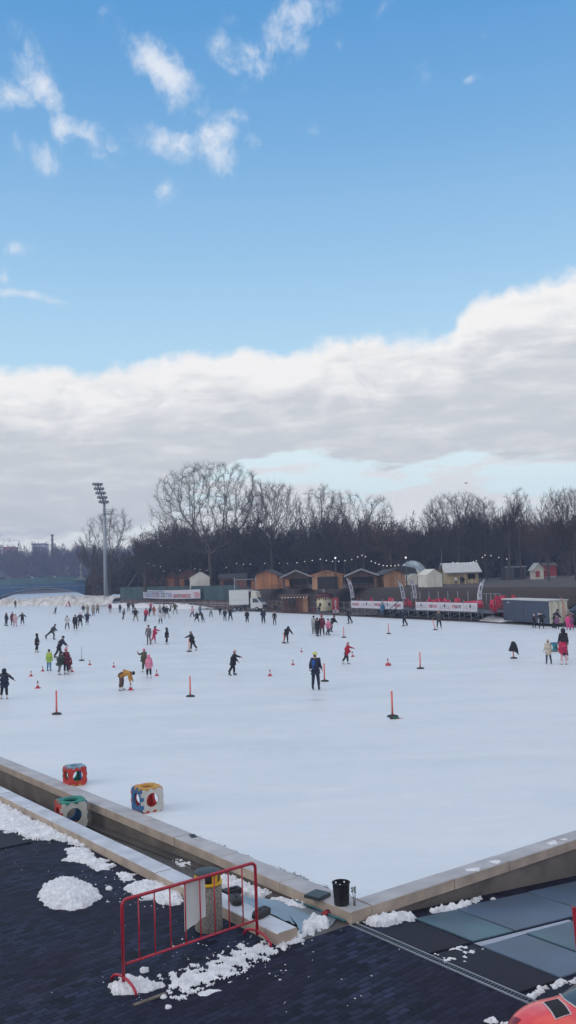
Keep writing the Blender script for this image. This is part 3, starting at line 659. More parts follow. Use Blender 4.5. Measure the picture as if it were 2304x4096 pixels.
forms = {
    'tall': dict(trunk=14, r=.42, kids=[14, 6, 6, 5], start=[.3, .2, .15, .1], ang=[(30, 50), (25, 45), (25, 50), (25, 55)], len=[.42, .5, .52, .6], rad=[.45, .55, .6, .6], levels=4, wob=.22, up=.06, rmin=.018),
    'russet': dict(trunk=9, r=.38, kids=[10, 7, 7, 5], start=[.3, .2, .15, .1], ang=[(35, 60), (30, 50), (30, 55), (30, 60)], len=[.72, .5, .5, .55], rad=[.45, .6, .6, .6], levels=4, wob=.3, up=.08, twig=m_twig_r),
    'leaning': dict(trunk=9, r=.40, kids=[6, 5, 5, 4], start=[.4, .25, .2, .1], ang=[(25, 50), (30, 55), (30, 55), (30, 60)], len=[.7, .5, .5, .55], rad=[.6, .6, .6, .6], levels=4, wob=.5, up=.05, tilt=.75, rmin=.018),
    'slender': dict(trunk=13, r=.28, kids=[15, 5, 5, 4], start=[.35, .2, .15, .1], ang=[(20, 38), (20, 40), (25, 45), (25, 50)], len=[.38, .5, .5, .55], rad=[.45, .6, .6, .6], levels=4, wob=.2, up=.08),
}
TREES = {}
for i, (k, fm) in enumerate(forms.items()):
    for v in range(2):
        T, Cn = grow(11 + 7 * i + 101 * v, fm)
        zs = sorted(p[2] for p in Cn.v); xs = sorted(p[0] for p in Cn.v); ht = zs[int(len(zs) * .998)]; wd = xs[int(len(xs) * .99)] - xs[int(len(xs) * .01)]
        mt = bpy.data.meshes.new('trunk'); mt.from_pydata(T.v, [], T.f); [mt.materials.append(m) for m in T.mats]; mt.polygons.foreach_set('material_index', T.m); mt.polygons.foreach_set('use_smooth', T.smooth)
        mc = bpy.data.meshes.new('crown'); mc.from_pydata(Cn.v, [], Cn.f); [mc.materials.append(m) for m in Cn.mats]; mc.polygons.foreach_set('material_index', Cn.m)
        TREES[(k, v)] = (mt, mc, ht, wd)
from mathutils import kdtree
def colonize(seed, inside, box, n_att, trunk_h, r0=.022, step=.5, dk=1.1, di=7., lean=0., up=.18, twigs=6, tw=None, tl=(.5, 1.35)):
    "a bare tree whose limbs grow towards points spread through its crown's volume"
    rr = random.Random(seed); att = []
    while len(att) < n_att:
        q = Vector((rr.uniform(box[0], box[1]), rr.uniform(box[0], box[1]), rr.uniform(box[2], box[3])))
        if inside(q): att.append(q)
    nodes = [Vector((0, 0, -.3))]; par = [-1]; d = Vector((lean, 0, 1)).normalized()
    while nodes[-1].z < trunk_h: nodes.append(nodes[-1] + (d + Vector((rr.gauss(0, .08), rr.gauss(0, .08), 0))).normalized() * step); par.append(len(nodes) - 2)
    t0 = len(nodes)
    for it in range(110):
        kd = kdtree.KDTree(len(nodes))
        for i, q in enumerate(nodes): kd.insert(q, i)
        kd.balance(); pull = {}
        keep = []
        for q in att:
            co, i, dist = kd.find(q)
            if dist < dk: continue
            keep.append(q)
            if dist < di: pull.setdefault(i, []).append(q)
        att = keep
        if not pull: 
            if it < 20: di *= 1.4; continue
            break
        for i, qs in pull.items():
            v = Vector((0, 0, 0))
            for q in qs: v += (q - nodes[i]).normalized()
            if v.length < .2 * len(qs) ** .5: v = perp(Vector((0, 0, 1)), rr)
            v = (v.normalized() + Vector((rr.gauss(0, .15), rr.gauss(0, .15), rr.gauss(0, .12) + up))).normalized()
            nodes.append(nodes[i] + v * step); par.append(i)
        if len(nodes) > 9000: break
    n = len(nodes); kids = [[] for _ in range(n)]
    for i in range(1, n): kids[par[i]].append(i)
    rad = [0.] * n
    for i in range(n - 1, -1, -1): rad[i] = r0 if not kids[i] else sum(rad[k] ** 2.2 for k in kids[i]) ** (1 / 2.2)
    T, Cn = MB(), MB(); stack = [(0, -1)]
    tr = rad[0]
    while stack:
        i, p = stack.pop(); chain = [i]; j = i
        while kids[j]:
            ks = sorted(kids[j], key=lambda k: -rad[k])
            for k in ks[1:]: stack.append((k, j))
            j = ks[0]; chain.append(j)
        P = ([nodes[p]] if p >= 0 else []) + [nodes[k] for k in chain]; Rr = ([rad[chain[0]]] if p >= 0 else []) + [rad[k] for k in chain]
        if len(P) < 2: continue
        if p < 0: Rr[0] *= 1.3
        big = Rr[0] > tr * .42
        (T if big else Cn).tube(P, Rr, m_bark if Rr[0] > .06 else (tw or m_twig), n=7 if big else 4 if Rr[0] > .06 else 3, smooth=big, cap=False)
    for i in range(t0, n):
        if rad[i] < .07:
            for _ in range(twigs):
                d = (nodes[i] - nodes[par[i]]).normalized(); e = (d * .7 + perp(d, rr) * .9 + Vector((0, 0, .35))).normalized(); L = rr.uniform(*tl)
                m_ = nodes[i] + e * L * .5; Cn.tube([nodes[i], m_, m_ + (e + Vector((0, 0, .3)) + perp(e, rr) * .3).normalized() * L * .5], [.017, .014, .008], tw or m_twig, 3, False, False)
    return T, Cn
def _store(key, TC):
    T, Cn = TC; zs = sorted(p[2] for p in Cn.v); xs = sorted(p[0] for p in Cn.v); ht = zs[int(len(zs) * .998)]; wd = xs[int(len(xs) * .99)] - xs[int(len(xs) * .01)]
    out_ = []
    for nm, Q in (('trunk', T), ('crown', Cn)):
        me = bpy.data.meshes.new(nm); me.from_pydata(Q.v, [], Q.f); [me.materials.append(m) for m in Q.mats]; me.polygons.foreach_set('material_index', Q.m); me.polygons.foreach_set('use_smooth', Q.smooth); out_.append(me)
    TREES[key] = (out_[0], out_[1], ht, wd)
def ell(cx, cz, rx, rz, pw=2.): return lambda q: (abs(math.hypot(q.x - cx, q.y) / rx) ** pw + abs((q.z - cz) / rz) ** pw) < 1
def lobes(*L): return lambda q: any(f(q) for f in L)
_store(('oak', 0), colonize(3, lambda q: ell(0, 15.5, 12.2, 9.6, 2.4)(q) and math.hypot(q.x, q.y) > (9.5 - q.z) * .9 and (math.hypot(q.x, q.y, (q.z - 12)) > 4.2), (-12.5, 12.5, 5.5, 25.2), 1500, 7.0, r0=.024, step=.55, dk=1.15, up=.05))
_store(('fan', 0), colonize(5, lambda q: ell(0, 14.5, 8.2, 7.6, 2.6)(q) and math.hypot(q.x, q.y) < 1.2 + (q.z - 6) * .95, (-8.5, 8.5, 6.5, 22.2), 1500, 6.5, up=.30, step=.5, dk=1.0))
_store(('oval', 0), colonize(8, ell(.5, 12.5, 6.2, 9., 2.2), (-7, 7, 3.5, 21.6), 1500, 4., up=.15, step=.5, dk=1.0))
_store(('oval', 1), colonize(18, lobes(ell(-2, 14, 4.5, 7.5), ell(3, 11, 4.5, 6.5)), (-8, 8, 3.5, 21.6), 1400, 4., up=.12, step=.5, dk=1.0, tw=m_twig_r))
_store(('lobed', 0), colonize(9, lobes(ell(-3.5, 16, 4.2, 5.), ell(4., 14.5, 5., 5.2), ell(.5, 9.5, 4.5, 4.)), (-9, 9.5, 5.5, 21.2), 850, 5., up=.05, step=.55, dk=1.1))
_store(('lobed', 1), colonize(10, lobes(ell(-4, 13, 4., 5.), ell(2.5, 17, 4.5, 5.), ell(6, 10, 3., 3.4)), (-9, 9.5, 5.5, 22.2), 850, 5., up=.08, step=.55, dk=1.1, lean=.1))
_store(('crooked', 0), colonize(12, lobes(ell(5, 9, 4, 3.5), ell(-1, 12, 3, 4)), (-5, 9.5, 4.5, 16.2), 420, 4.5, up=.0, step=.55, dk=1.2, lean=.45, twigs=1))
def tree(kind, v, loc, h, wd, label, rz=0., group=None, name='bare_tree'):
    mt, mc, ht, w0 = TREES[(kind, v)]
    t = thing(name, label, 'tree', loc, rz, group)
    for nm, me in (('trunk', mt), ('crown', mc)):
        o = bpy.data.objects.new(nm, me); col.objects.link(o); o.parent = t
    s = h / ht; sw = wd / w0; t.scale = (sw, sw, s); return t
def hor(x): return 2339 - (x / 2304) * 78
def tree_px(kind, v, x, top, wpx, Y, label, rz=0., z=3.45, group=None, name='bare_tree'):
    p = D(x, hor(x), Y); h = (hor(x) - top) / F * Y + H - z
    return tree(kind, v, (p.x, Y, z), h, wpx / F * Y, label, rz, group, name)
tree_px('oak', 0, 850, 1850, 440, 186, 'tallest and broadest bare tree, wide round crown above the white tent', rz=1.0, name='spreading_tree')
tree_px('fan', 0, 1092, 1925, 225, 188, 'bare vase-shaped tree with steep limbs, second tallest, right of the broad one', rz=.4)
tree_px('oval', 0, 1290, 1940, 200, 190, 'dense bare tree with pointed top above the black tarpaulin stall')
tree_px('lobed', 0, 1455, 1962, 230, 186, 'bare tree with twisting open limbs over the dark gabled stall', rz=.2)
tree_px('oval', 1, 1375, 2010, 170, 188, 'reddish bushy bare tree between the pointed tree and the twisted one')
tree_px('russet', 1, 1560, 2060, 150, 178, 'reddish low bare tree left of the open gap in the skyline')
tree_px('lobed', 1, 1700, 2020, 170, 176, 'small open bare tree whose limbs reach into the gap above the dome', rz=.3)
tree_px('fan', 0, 1835, 1970, 240, 174, 'fan-topped bare tree rising behind the beige bar', rz=2.9)
tree_px('oval', 0, 1945, 1990, 160, 176, 'slim dense bare tree just right of the fan-topped one', rz=2.)
tree_px('lobed', 1, 2085, 1948, 210, 162, 'tall bare tree with a pair of peaks, left of the red kiosk', rz=1.4)
tree_px('slender', 0, 2035, 1990, 120, 166, 'slender bare tree behind the dark stage on the terrace')
tree_px('oval', 1, 2195, 1960, 190, 140, 'thick-trunked bare tree standing in front of the red kiosk', rz=2.5)
tree_px('fan', 0, 2300, 1950, 190, 138, 'bare tree cut by the right edge of the picture', rz=1.)
tree_px('lobed', 0, 440, 2040, 250, 232, 'open grey bare tree standing behind the floodlight mast', rz=2.2, z=2.5)
tree_px('crooked', 0, 545, 2130, 170, 224, 'dark crooked tree leaning over the green fence, left of the stalls', rz=.3)
tree_px('leaning', 1, 500, 2170, 120, 222, 'thin leaning bare tree at the left end of the green fence', rz=.2)
tree_px('russet', 0, 365, 2150, 130, 250, 'reddish dense tree just left of the floodlight mast', z=2.)
rr = random.Random(21); kinds = ['tall', 'oval', 'lobed', 'russet', 'fan', 'slender']
look = dict(oval='oval-crowned bare tree', lobed='bare tree with crooked open limbs', fan='bare tree with a fan-shaped top', tall='dense bare tree with upright crown', vase='bare tree with a fan-shaped crown', forked='bare tree with crooked limbs', russet='reddish twiggy bare tree', slender='slender bare tree', spreading='broad bare tree')
k = 0
LM = [(640, 'behind the row of brown stalls'), (900, 'behind the broadest tree'), (1060, 'behind the bright orange stall'), (1200, 'behind the gable with white edges'), (1400, 'behind the black tarpaulin stall'), (1600, 'behind the glass dome'), (1760, 'behind the white tent'), (1950, 'behind the beige bar'), (2130, 'behind the dark stage'), (9999, 'behind the red kiosk')]
x = 590
while x < 2420:
    for Y0, dt in ((200, 0), (222, 25)):
        kd = kinds[k % 6]; xx = x + rr.uniform(-16, 16) + (28 if dt else 0)
        top = 2100 + rr.uniform(-30, 45) - dt * .6 + (25 if xx < 800 else 0) + (20 if 1560 < xx < 1700 else 0) - (30 if xx > 1750 else 0)
        lm = next(l for a, l in LM if xx < a)
        tree_px(kd, rr.randint(0, 1) if kd != 'fan' else 0, xx, top, rr.uniform(110, 190), Y0 + rr.uniform(-8, 8), f'{look[kd]} in the {"second" if not dt else "rearmost"} row, {lm}', rr.uniform(0, 6), group=f'{look[kd]}s {lm}')
        k += 1
    x += 62
x = -40
while x < 600:
    kd = kinds[k % 6]; Y0 = 590 + rr.uniform(-15, 35)
    tree_px(kd, rr.randint(0, 1) if kd != 'fan' else 0, x, 2192 + rr.uniform(-18, 18) - (14 if 230 < x < 400 else 0), rr.uniform(80, 130), Y0, f'hazy {look[kd]} on the far shore beyond the blue bridge', rr.uniform(0, 6), z=2.2, group=f'hazy {look[kd]}s on the far shore')
    k += 1; x += 27
# the brushwood under and behind the trees, nobody could count it
def brush(name, x0, x1, Y0, Y1, z, topf, n, seed, sz=1., m=None, msz=1.4):
    rr = random.Random(seed); b = MB()
    for _ in range(n):
        x = rr.uniform(x0, x1); Y = rr.uniform(Y0, Y1); p = D(x, hor(x), Y); top = topf(x) ; ht = (hor(x) - top) / F * Y + H - z
        q = rr.random() ** 1.25; ht *= 1.12 + .5 * noise.noise(Vector((x * .045, Y * .08, 3))); zz = z + ht * q; a = rr.uniform(0, math.pi); L = rr.uniform(.5, msz) * sz; wd = rr.uniform(.05, .26) * sz * (1.5 - q)
        d = Vector((rr.gauss(0, .5), rr.gauss(0, .5), rr.uniform(.3, 1))).normalized(); s_ = Vector((math.cos(a), math.sin(a), rr.uniform(-.3, .3)))
        c = Vector((p.x, Y, zz)); pr = wd * s_
        tn = noise.noise(Vector((x * .014, Y * .02, 31))) + rr.uniform(-.18, .18)
        b.add([c - pr, c + pr, c + d * L + pr * .3, c + d * L - pr * .3], [(0, 1, 2, 3)], m or (m_twig_r if tn > .16 else m_brush if tn > -.16 else m_brush2))
    return tag(b.build(name), kind='stuff')
def topA(x): return 2150 + 26 * noise.noise(Vector((x * .017, 1, 0))) + 14 * noise.noise(Vector((x * .06, 5, 0))) - (25 if 1170 < x < 1600 else 0) - (25 if x > 1750 else 0) + (45 if x < 640 else 0) + (24 if 1060 < x < 1180 else 0)
brush('undergrowth', 560, 2420, 214, 236, 3.4, topA, 52000, 1)
def topB(x): return 2222 + 14 * noise.noise(Vector((x * .03, 1, 0)))
brush('undergrowth', 540, 2420, 255, 275, 3.4, lambda x: 2215 + 10 * noise.noise(Vector((x * .02, 2, 0))), 16000, 8, sz=2.3)
brush('distant_woods', -120, 640, 580, 625, 1.5, topB, 30000, 2, sz=2.2)
brush('lakeside_undergrowth', 345, 640, 238, 262, 2.2, lambda x: 2235 + 30 * noise.noise(Vector((x * .03, 9, 0))) - (40 if x > 540 else 0) + max(0, 415 - x) * 1.1, 9000, 3)

# ================================================================ buildings of the market and the far side
m_wood_o = plank_mat('orange_boards', (.46, .20, .085), .22, 'X')
m_wood_p = plank_mat('pine_boards', (.48, .27, .155), .25, 'X')
m_wood_r = plank_mat('brown_boards', (.20, .090, .065), .25, 'X')
m_wood_d = plank_mat('dark_boards', (.13, .075, .058), .25, 'X')
m_wood_b = plank_mat('beige_boards', (.52, .42, .26), .5, 'X', dark=.2)
m_roof_d = mat('dark_roof', (.045, .048, .055), .8, .2, 1)
m_roof_g = mat('green_roof', (.055, .095, .09), .7, .2, 1)
m_roof_w = mat('pale_roof', (.50, .51, .50), .6, .08, 1)
m_roof_br = mat('brown_roof', (.085, .050, .045), .8, .2, 1)
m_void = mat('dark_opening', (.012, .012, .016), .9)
m_tent = mat('white_canvas', (.66, .64, .56), .8, .10, .9, bump=.5, bscale=1.2)
m_tarp_g = mat('green_tarpaulin', (.028, .070, .072), .7, .3, .4, bump=.3, bscale=2)
m_trim = mat('white_trim', (.30, .32, .34), .6)
m_redw = mat('red_boards', (.36, .030, .045), .6, .15, 1)
m_glass = mat('window_glass', (.05, .07, .09), .12, .1, 2)
m_blueg = mat('blue_bridge_steel', (.028, .12, .25), .55, .2, .3)
m_tealb = mat('teal_bridge_steel', (.075, .16, .19), .55, .2, .3)
m_brick = mat('brown_brick', (.17, .12, .105), .9, .3, .6)
def hut(name, label, cat, x0, x1, yb, ye, yr, wall, roof, depth=3., front=None, gable=True, rot=0., group=None, z=3.5, over=.3, trim=None, door=None, windows=(), opening=None):
    "a hut placed by the photo pixels of its front: foot, eaves, ridge"
    xc = (x0 + x1) / 2; g = G(xc, yb, z); Y = g.y; k = Y / F; w_ = (x1 - x0) * k; he = (yb - ye) * k; hr = (yb - yr) * k
    t = thing(name, label, cat, (g.x, Y, z - .02), R(rot), group); hw = w_ / 2
    b = MB()
    if gable: b.prism([(-hw, 0), (hw, 0), (hw, he), (0, hr - .05), (-hw, he)], 0, depth, wall, 'y')
    else:
        b.prism([(0, 0), (depth, 0), (depth, he), (depth / 2, hr - .05), (0, he)], -hw, hw, wall, 'x')
    fixn(b.build('wall', t))
    b = MB(); th = .10
    if gable:
        sl = math.atan2(hr - he, hw); ex = hw + over; ez = he - over * math.tan(sl)
        for s in (-1, 1): b.prism([(0, hr), (s * ex, ez), (s * ex, ez + th), (0, hr + th)], -over, depth + over, roof, 'y')
    else:
        sl = math.atan2(hr - he, depth / 2); ez = he - over * math.tan(sl)
        for s in (-1, 1):
            b.prism([(depth / 2, hr), (depth / 2 + s * (depth / 2 + over), ez), (depth / 2 + s * (depth / 2 + over), ez + th), (depth / 2, hr + th)], -hw - over, hw + over, roof, 'x')
    fixn(b.build('roof', t))
    if trim:
        b = MB()
        if gable:
            for s in (-1, 1): b.prism([(0, hr - .03), (s * ex, ez - .03), (s * ex, ez + th + .12), (0, hr + th + .12)], -over - .05, -over - .003, trim, 'y')
        else: b.box((0, -over - .03, ez + th / 2), (2 * (hw + over), .05, .16), trim)
        fixn(b.build('trim', t))
    if door:
        a, c_, d_, mt_ = door; b = MB(); b.box((a * hw, -.02, c_ * he / 2 + .02), (d_, .05, c_ * he), mt_); b.build('door', t)
    for (a, q, ww, hh, mt_) in windows:
        b = MB(); b.box((a * hw, -.02, q * he), (ww, .05, hh), mt_); b.build('window', t)
        b = MB()
        for sx in (-1, 1): b.box((a * hw + sx * (ww / 2 + .03), -.03, q * he), (.06, .08, hh + .12), wall)
        for sz in (-1, 1): b.box((a * hw, -.03, q * he + sz * (hh / 2 + .03)), (ww - .002, .08, .06), wall)
        b.build('window_frame', t)
    if opening:
        a, q, ww, hh = opening; b = MB(); b.box((a * hw, -.02, q * he), (ww, .05, hh), m_void); b.build('serving_hatch', t)
        b = MB(); b.box((a * hw, -.25, (q * he) - hh / 2 - .04), (ww + .1, .5, .06), wall); b.build('counter', t)
    return t
hut('market_hut', 'brown hut with green roof, leftmost of the brown stalls above the green fence', 'hut', 603, 660, 2357, 2310, 2290, m_wood_r, m_roof_g, 3.5, windows=[(0, .45, 1.4, 1., m_wood_o)], group=None)
hut('market_hut', 'narrow brown hut with an orange front, second of the brown stalls', 'hut', 664, 704, 2357, 2305, 2288, m_wood_r, m_roof_br, 3, door=(0, .8, 1.3, m_wood_o))
hut('market_hut', 'brown-roofed hut partly behind the white tent, broad gable', 'hut', 706, 800, 2356, 2303, 2278, m_wood_r, m_roof_br, 4, door=(-.6, .75, 1.2, m_wood_o), opening=(0, .5, 1.2, 1.2))
hut('market_hut', 'dark red hut right of the big trunk, behind the lorry box', 'hut', 880, 985, 2354, 2312, 2296, m_wood_r, m_roof_d, 4, opening=(-.3, .55, 2.2, 1.0), gable=False)
hut('market_hut', 'bright orange hut above the white lorry, plank gable', 'hut', 1020, 1112, 2356, 2300, 2280, m_wood_o, m_roof_d, 4, rot=-14, door=(.5, .75, 1., m_wood_o), over=.5)
hut('market_hut', 'dark hut with white-edged gable between the orange hut and the black tarpaulin', 'hut', 1135, 1235, 2355, 2305, 2284, m_wood_d, m_roof_d, 4, trim=m_trim, opening=(.2, .5, 3.0, 1.3), windows=[(-.6, .5, 1.1, 1.1, m_wood_o)], over=.6)
hut('market_hut', 'stall closed with black tarpaulin between two orange board sides', 'hut', 1252, 1372, 2356, 2300, 2283, m_wood_p, m_wood_o, 4, door=(.02, .88, 3.2, m_dark), over=.5, windows=[(.8, .5, .5, 1.6, m_wood_o)])
hut('market_hut', 'dark open stall with white-edged gable behind the leftmost feather flag', 'hut', 1392, 1500, 2352, 2300, 2279, m_wood_d, m_roof_d, 4, trim=m_trim, opening=(.1, .55, 3.2, 1.2), over=.6)
hut('market_hut', 'light pine hut with front gable, left of the glass dome', 'hut', 1535, 1625, 2347, 2295, 2278, m_wood_p, m_roof_d, 4.5, rot=12, door=(.35, .75, 1.1, m_wood_p), windows=[(-.35, .55, .8, .7, m_wood_o)], over=.45)
hut('beige_bar', 'long beige bar with a pale pitched roof and stools in front', 'bar', 1790, 1915, 2335, 2286, 2252, m_wood_b, m_roof_w, 6, gable=False, over=.5, trim=m_trim, windows=[(.55, .6, 1.2, .8, m_void)])
hut('dark_stage', 'dark box-like stage with an open front, left of the red kiosk', 'stage', 2024, 2106, 2318, 2268, 2266, m_dsteel, m_roof_d, 4, gable=False, opening=(.3, .55, 1.8, 1.7), trim=m_trim, over=.15)
hut('red_kiosk', 'plain red kiosk at the right between two thick trunks', 'kiosk', 2182, 2228, 2312, 2262, 2252, m_redw, m_roof_br, 3, gable=False, door=(0, .15, 2., m_trim))
hut('tent', 'small pale striped tent left of the red kiosk', 'tent', 2138, 2176, 2317, 2275, 2253, m_tent, m_roof_w, 3, windows=[(-.3, .5, .8, 1.1, m_redw)])
hut('wooden_crate_hut', 'low ochre board box leaning against the bright orange hut', 'shed', 1006, 1040, 2357, 2325, 2322, m_wood_o, m_wood_o, 2, over=.05)
def tent(label, x0, x1, yb, ye, yr, depth, rot=0, gable=True):
    t = hut('tent', label, 'tent', x0, x1, yb, ye, yr, m_tent, m_tent, depth, gable=gable, rot=rot, over=.04)
    g = MB(); w_ = (x1 - x0) * G((x0 + x1) / 2, yb, 3.5).y / F
    g.box((0, -.03, 1.), (w_ * .02, .04, 2.), m_roof_w); g.build('flap', t)
    return t
tent('white tent with a wrinkled front among the brown stalls', 760, 839, 2358, 2312, 2289, 4)
tent('white tent with a plain square front beside the glass dome', 1708, 1772, 2348, 2300, 2278, 4, rot=10)
# glass dome
g = G(1672, 2340, 3.5); b = MB(); Rd = 70 * g.y / F
t = thing('glass_dome', 'round transparent dome tent with white lower skirt behind the white tent', 'dome', (g.x, g.y + 6, 3.45))
m_domeg = mat('dome_panels', (.30, .36, .40), .3, .55, .9, detail=8)
b = MB(); n = 28; prof = [(Rd * math.cos(a), Rd * math.sin(a) * 1.42) for a in [i * math.pi / 2 / 10 for i in range(11)]]
b.lathe([(max(r, .01), z) for r, z in prof], m_domeg, n); b.build('shell', t)
b = MB()
for i in range(8):
    a = i * math.pi / 4; b.tube([((Rd + .03) * math.cos(q) * math.cos(a), (Rd + .03) * math.cos(q) * math.sin(a), (Rd + .03) * 1.42 * math.sin(q)) for q in [j * math.pi / 2 / 10 for j in range(11)]], .05, m_trim, 5)
b.build('ribs', t)
b = MB(); b.prism([(-Rd * .55, 0), (Rd * .75, 0), (Rd * .75, Rd * .55), (Rd * .2, Rd * .82), (-Rd * .4, Rd * .5)], -Rd - .6, -Rd * .5, m_tent, 'y'); fixn(b.build('entrance', t))
g = G(1640, 2345, 3.5)
t = thing('canopy', 'low dark canopy with a pale lower edge between the pine hut and the white tent', 'canopy', (g.x, g.y + 1, 3.5)); b = MB()
b.prism([(-2.2, 1.9), (1.4, 1.9), (1.0, 2.7), (-.6, 3.1), (-2., 2.9)], 0, 2.5, m_roof_d, 'y'); fixn(b.build('roof', t))
b = MB(); b.box((-.4, -.04, 1.84), (3.6, .06, .16), m_trim); b.build('trim', t)
for sx in (-2.1, 1.3): b = MB(); b.box((sx, .1, .95), (.08, .08, 1.9), m_dsteel); b.build('post', t)
# string lights
m_bulb = mat('lamp_glass', (.9, .9, .85), .4, emit=(1., .97, .9, .75))
m_wire = mat('cable', (.02, .02, .022), .7)
def string(label, px, Y, r=.14):
    P = [D(x, y, Y) for x, y in px]; t = thing('string_light', label, 'string light', P[0], 0, None)
    b = MB(); b.tube([p - P[0] + Vector((0, 0, .16)) for p in P], .018, m_wire, 4); b.build('cable', t)
    b = MB(); r *= .8; b = MB(); b.lathe([(.01, -r), (r * .7, -r * .7), (r, 0), (r * .7, r * .7), (.03, r)], m_bulb, 8); first = b.build('bulb', t); first.location = (0, 0, 0)
    for p in P[1:]:
        c = first.copy(); col.objects.link(c); c.parent = t; c.location = p - P[0]
string('sagging string of bulbs between the bright orange hut and the gable with white edges', [(905, 2270), (946, 2254), (974, 2257), (1001, 2257), (1059, 2254), (1117, 2253), (1150, 2254), (1188, 2251)], 172, .09)
string('string of large bulbs above the black tarpaulin stall', [(1188, 2251), (1219, 2246), (1249, 2242), (1281, 2237), (1305, 2242), (1330, 2245), (1355, 2245), (1380, 2243), (1407, 2238), (1431, 2228)], 160, .10)
string('string of bulbs drooping towards the pine hut', [(1431, 2228), (1448, 2221), (1462, 2227), (1485, 2245), (1501, 2252), (1516, 2257), (1533, 2262), (1548, 2264), (1564, 2263), (1580, 2263), (1594, 2260)], 150, .10)
string('string of bulbs climbing from the roof of the beige bar', [(1812, 2250), (1830, 2251), (1882, 2250), (1894, 2247), (1905, 2243), (1930, 2230), (1940, 2221), (1964, 2223), (1995, 2230), (2027, 2236)], 138, .09)
string('short string of bulbs over the leftmost brown stalls', [(594, 2254), (616, 2262), (642, 2267), (655, 2284), (720, 2282), (780, 2276), (800, 2279), (828, 2282)], 195, .09)
def lamp_post(label, x, yb, yt, z, head=True):
    g = G(x, yb, z); h = (yb - yt) / F * g.y; t = thing('lamp_post', label, 'lamp post', g); b = MB(); b.tube([(0, 0, 0), (0, 0, h)], [.09, .05], m_dsteel, 8); b.build('pole', t)
    b = MB(); b.lathe([(.04, 0), (.13, .08), (.14, .2), (.05, .28)], m_bulb if head else m_dsteel, 10, (0, 0, h)); b.build('lamp_head', t)
lamp_post('dark lamp post beside the glass dome, taller than the tents', 1771, 2345, 2205, 3.5, False)
lamp_post('lamp post with a pale head over the pine roof', 1346, 2355, 2236, 3.5)
lamp_post('lamp post with a pale head left of the dome', 1628, 2346, 2235, 3.5)
lamp_post('pale-headed lamp post next to the red kiosk', 2190, 2316, 2226, 3.5)
for x, y, lab in [(1880, 2337, 'bar stool near the left end of the beige bar counter'), (1868, 2337, 'bar stool standing left of its neighbour at the beige bar'), (1897, 2337, 'bar stool at the right end of the beige bar front')]:
    g = G(x, y, 3.5); t = thing('bar_stool', lab, 'stool', g); b = MB(); b.lathe([(.18, .72), (.2, .76), (.19, .80)], m_wood_r, 10); b.build('seat', t)
    b = MB()
    for k in range(4): b.tube([(.16 * math.cos(k * 1.57 + .8), .16 * math.sin(k * 1.57 + .8), 0), (.1 * math.cos(k * 1.57 + .8), .1 * math.sin(k * 1.57 + .8), .72)], .015, m_dsteel, 5)
    b.build('legs', t)

# ---------------------------------------------------------------- green fence with banner, brick plinth
def along(p, q, n):
    return [p.lerp(q, i / n) for i in range(n + 1)]
P0, P1 = G(440, 2428), G(925, 2440); P0.y += 7; P1.y += 7.5; P0.x += 1; P1.x += 1
t = thing('green_fence', 'tall dark green tarpaulin fence behind the low snow bank', 'fence', P0, math.atan2((P1 - P0).y, (P1 - P0).x)); L = (P1 - P0).length
b = MB(); n = 120; vs = []
for i in range(n + 1):
    x = L * i / n; o = .10 * math.sin(x * 2.1) + .06 * noise.noise(Vector((x, 0, 0))); vs += [(x, o, 1.5), (x, o * .6, 2.6), (x, 0, 4.25 + .04 * math.cos(x * 2.5))]
b.add(vs, [(3 * i + k, 3 * i + 3 + k, 3 * i + 4 + k, 3 * i + 1 + k) for i in range(n) for k in range(2)], m_tarp_g, True); b.build('tarpaulin', t)
for i in range(int(L / 3.2) + 1):
    b = MB(); b.tube([(i * 3.2, .12, 0), (i * 3.2, .12, 4.35)], .04, m_dsteel, 6); b.build('post', t)
b = MB(); b.box((L / 2, .35, .72), (L, .3, 1.5), m_brick); b.build('plinth', t)
b = MB(); b.box((L * .62, -1.2, .95), (L * .7, .08, .10), m_steel); b.box((L * .62, -1.2, .5), (L * .7, .06, .08), m_steel)
for i in range(9): b.box((L * (.28 + .085 * i), -1.2, .5), (.07, .07, 1.), m_steel)
o = b.build('handrail', loc=P0, rz=math.atan2((P1 - P0).y, (P1 - P0).x)); tag(o, 'low grey handrail running in front of the green fence', 'handrail')
# printed banner: pale ground, rows of coloured letter-like marks
m_bwhite = mat('banner_white', (.56, .55, .60), .7, .04); m_blk = mat('print_black', (.03, .03, .045), .7); m_pred = mat('print_red', (.45, .05, .09), .7); m_pblue = mat('print_blue', (.10, .22, .42), .7); m_pteal = mat('print_teal', (.06, .25, .27), .7); m_pviolet = mat('print_violet', (.26, .16, .36), .7)
def glyphs(b, x0, x1, z, h, mts, rr, y=-.02, gap=.25, flip=1):
    "upright strokes, rings and bars like bold capitals seen from far away"
    x = x0
    while x < x1 - h * .5:
        w_ = h * rr.uniform(.45, .75); m = mts[rr.randrange(len(mts))]; k = rr.randrange(5); s = h * .18
        B = lambda cx, cz, dx, dz: b.box((x + cx * w_, y - rr.uniform(0, .004), z + cz * h), (dx * w_, .012, dz * h), m)
        if k == 0: B(.15, .5, .3, 1); B(.85, .5, .3, 1); B(.5, .5, .4, .2)
        elif k == 1: B(.15, .5, .3, 1); B(.65, .9, .7, .2); B(.6, .5, .6, .18); B(.65, .1, .7, .2)
        elif k == 2: B(.15, .5, .3, 1); B(.85, .5, .3, 1); B(.5, .91, .4, .18); B(.5, .09, .4, .18)
        elif k == 3: B(.5, .9, 1, .2); B(.5, .4, .3, .8)
        else: B(.15, .5, .3, 1); B(.7, .72, .4, .18); B(.85, .3, .3, .6)
        x += w_ + h * gap
Pa, Pb = G(556, 2430), G(790, 2436); Pa.y += 6.6; Pb.y += 7; e = math.atan2((P1 - P0).y, (P1 - P0).x)
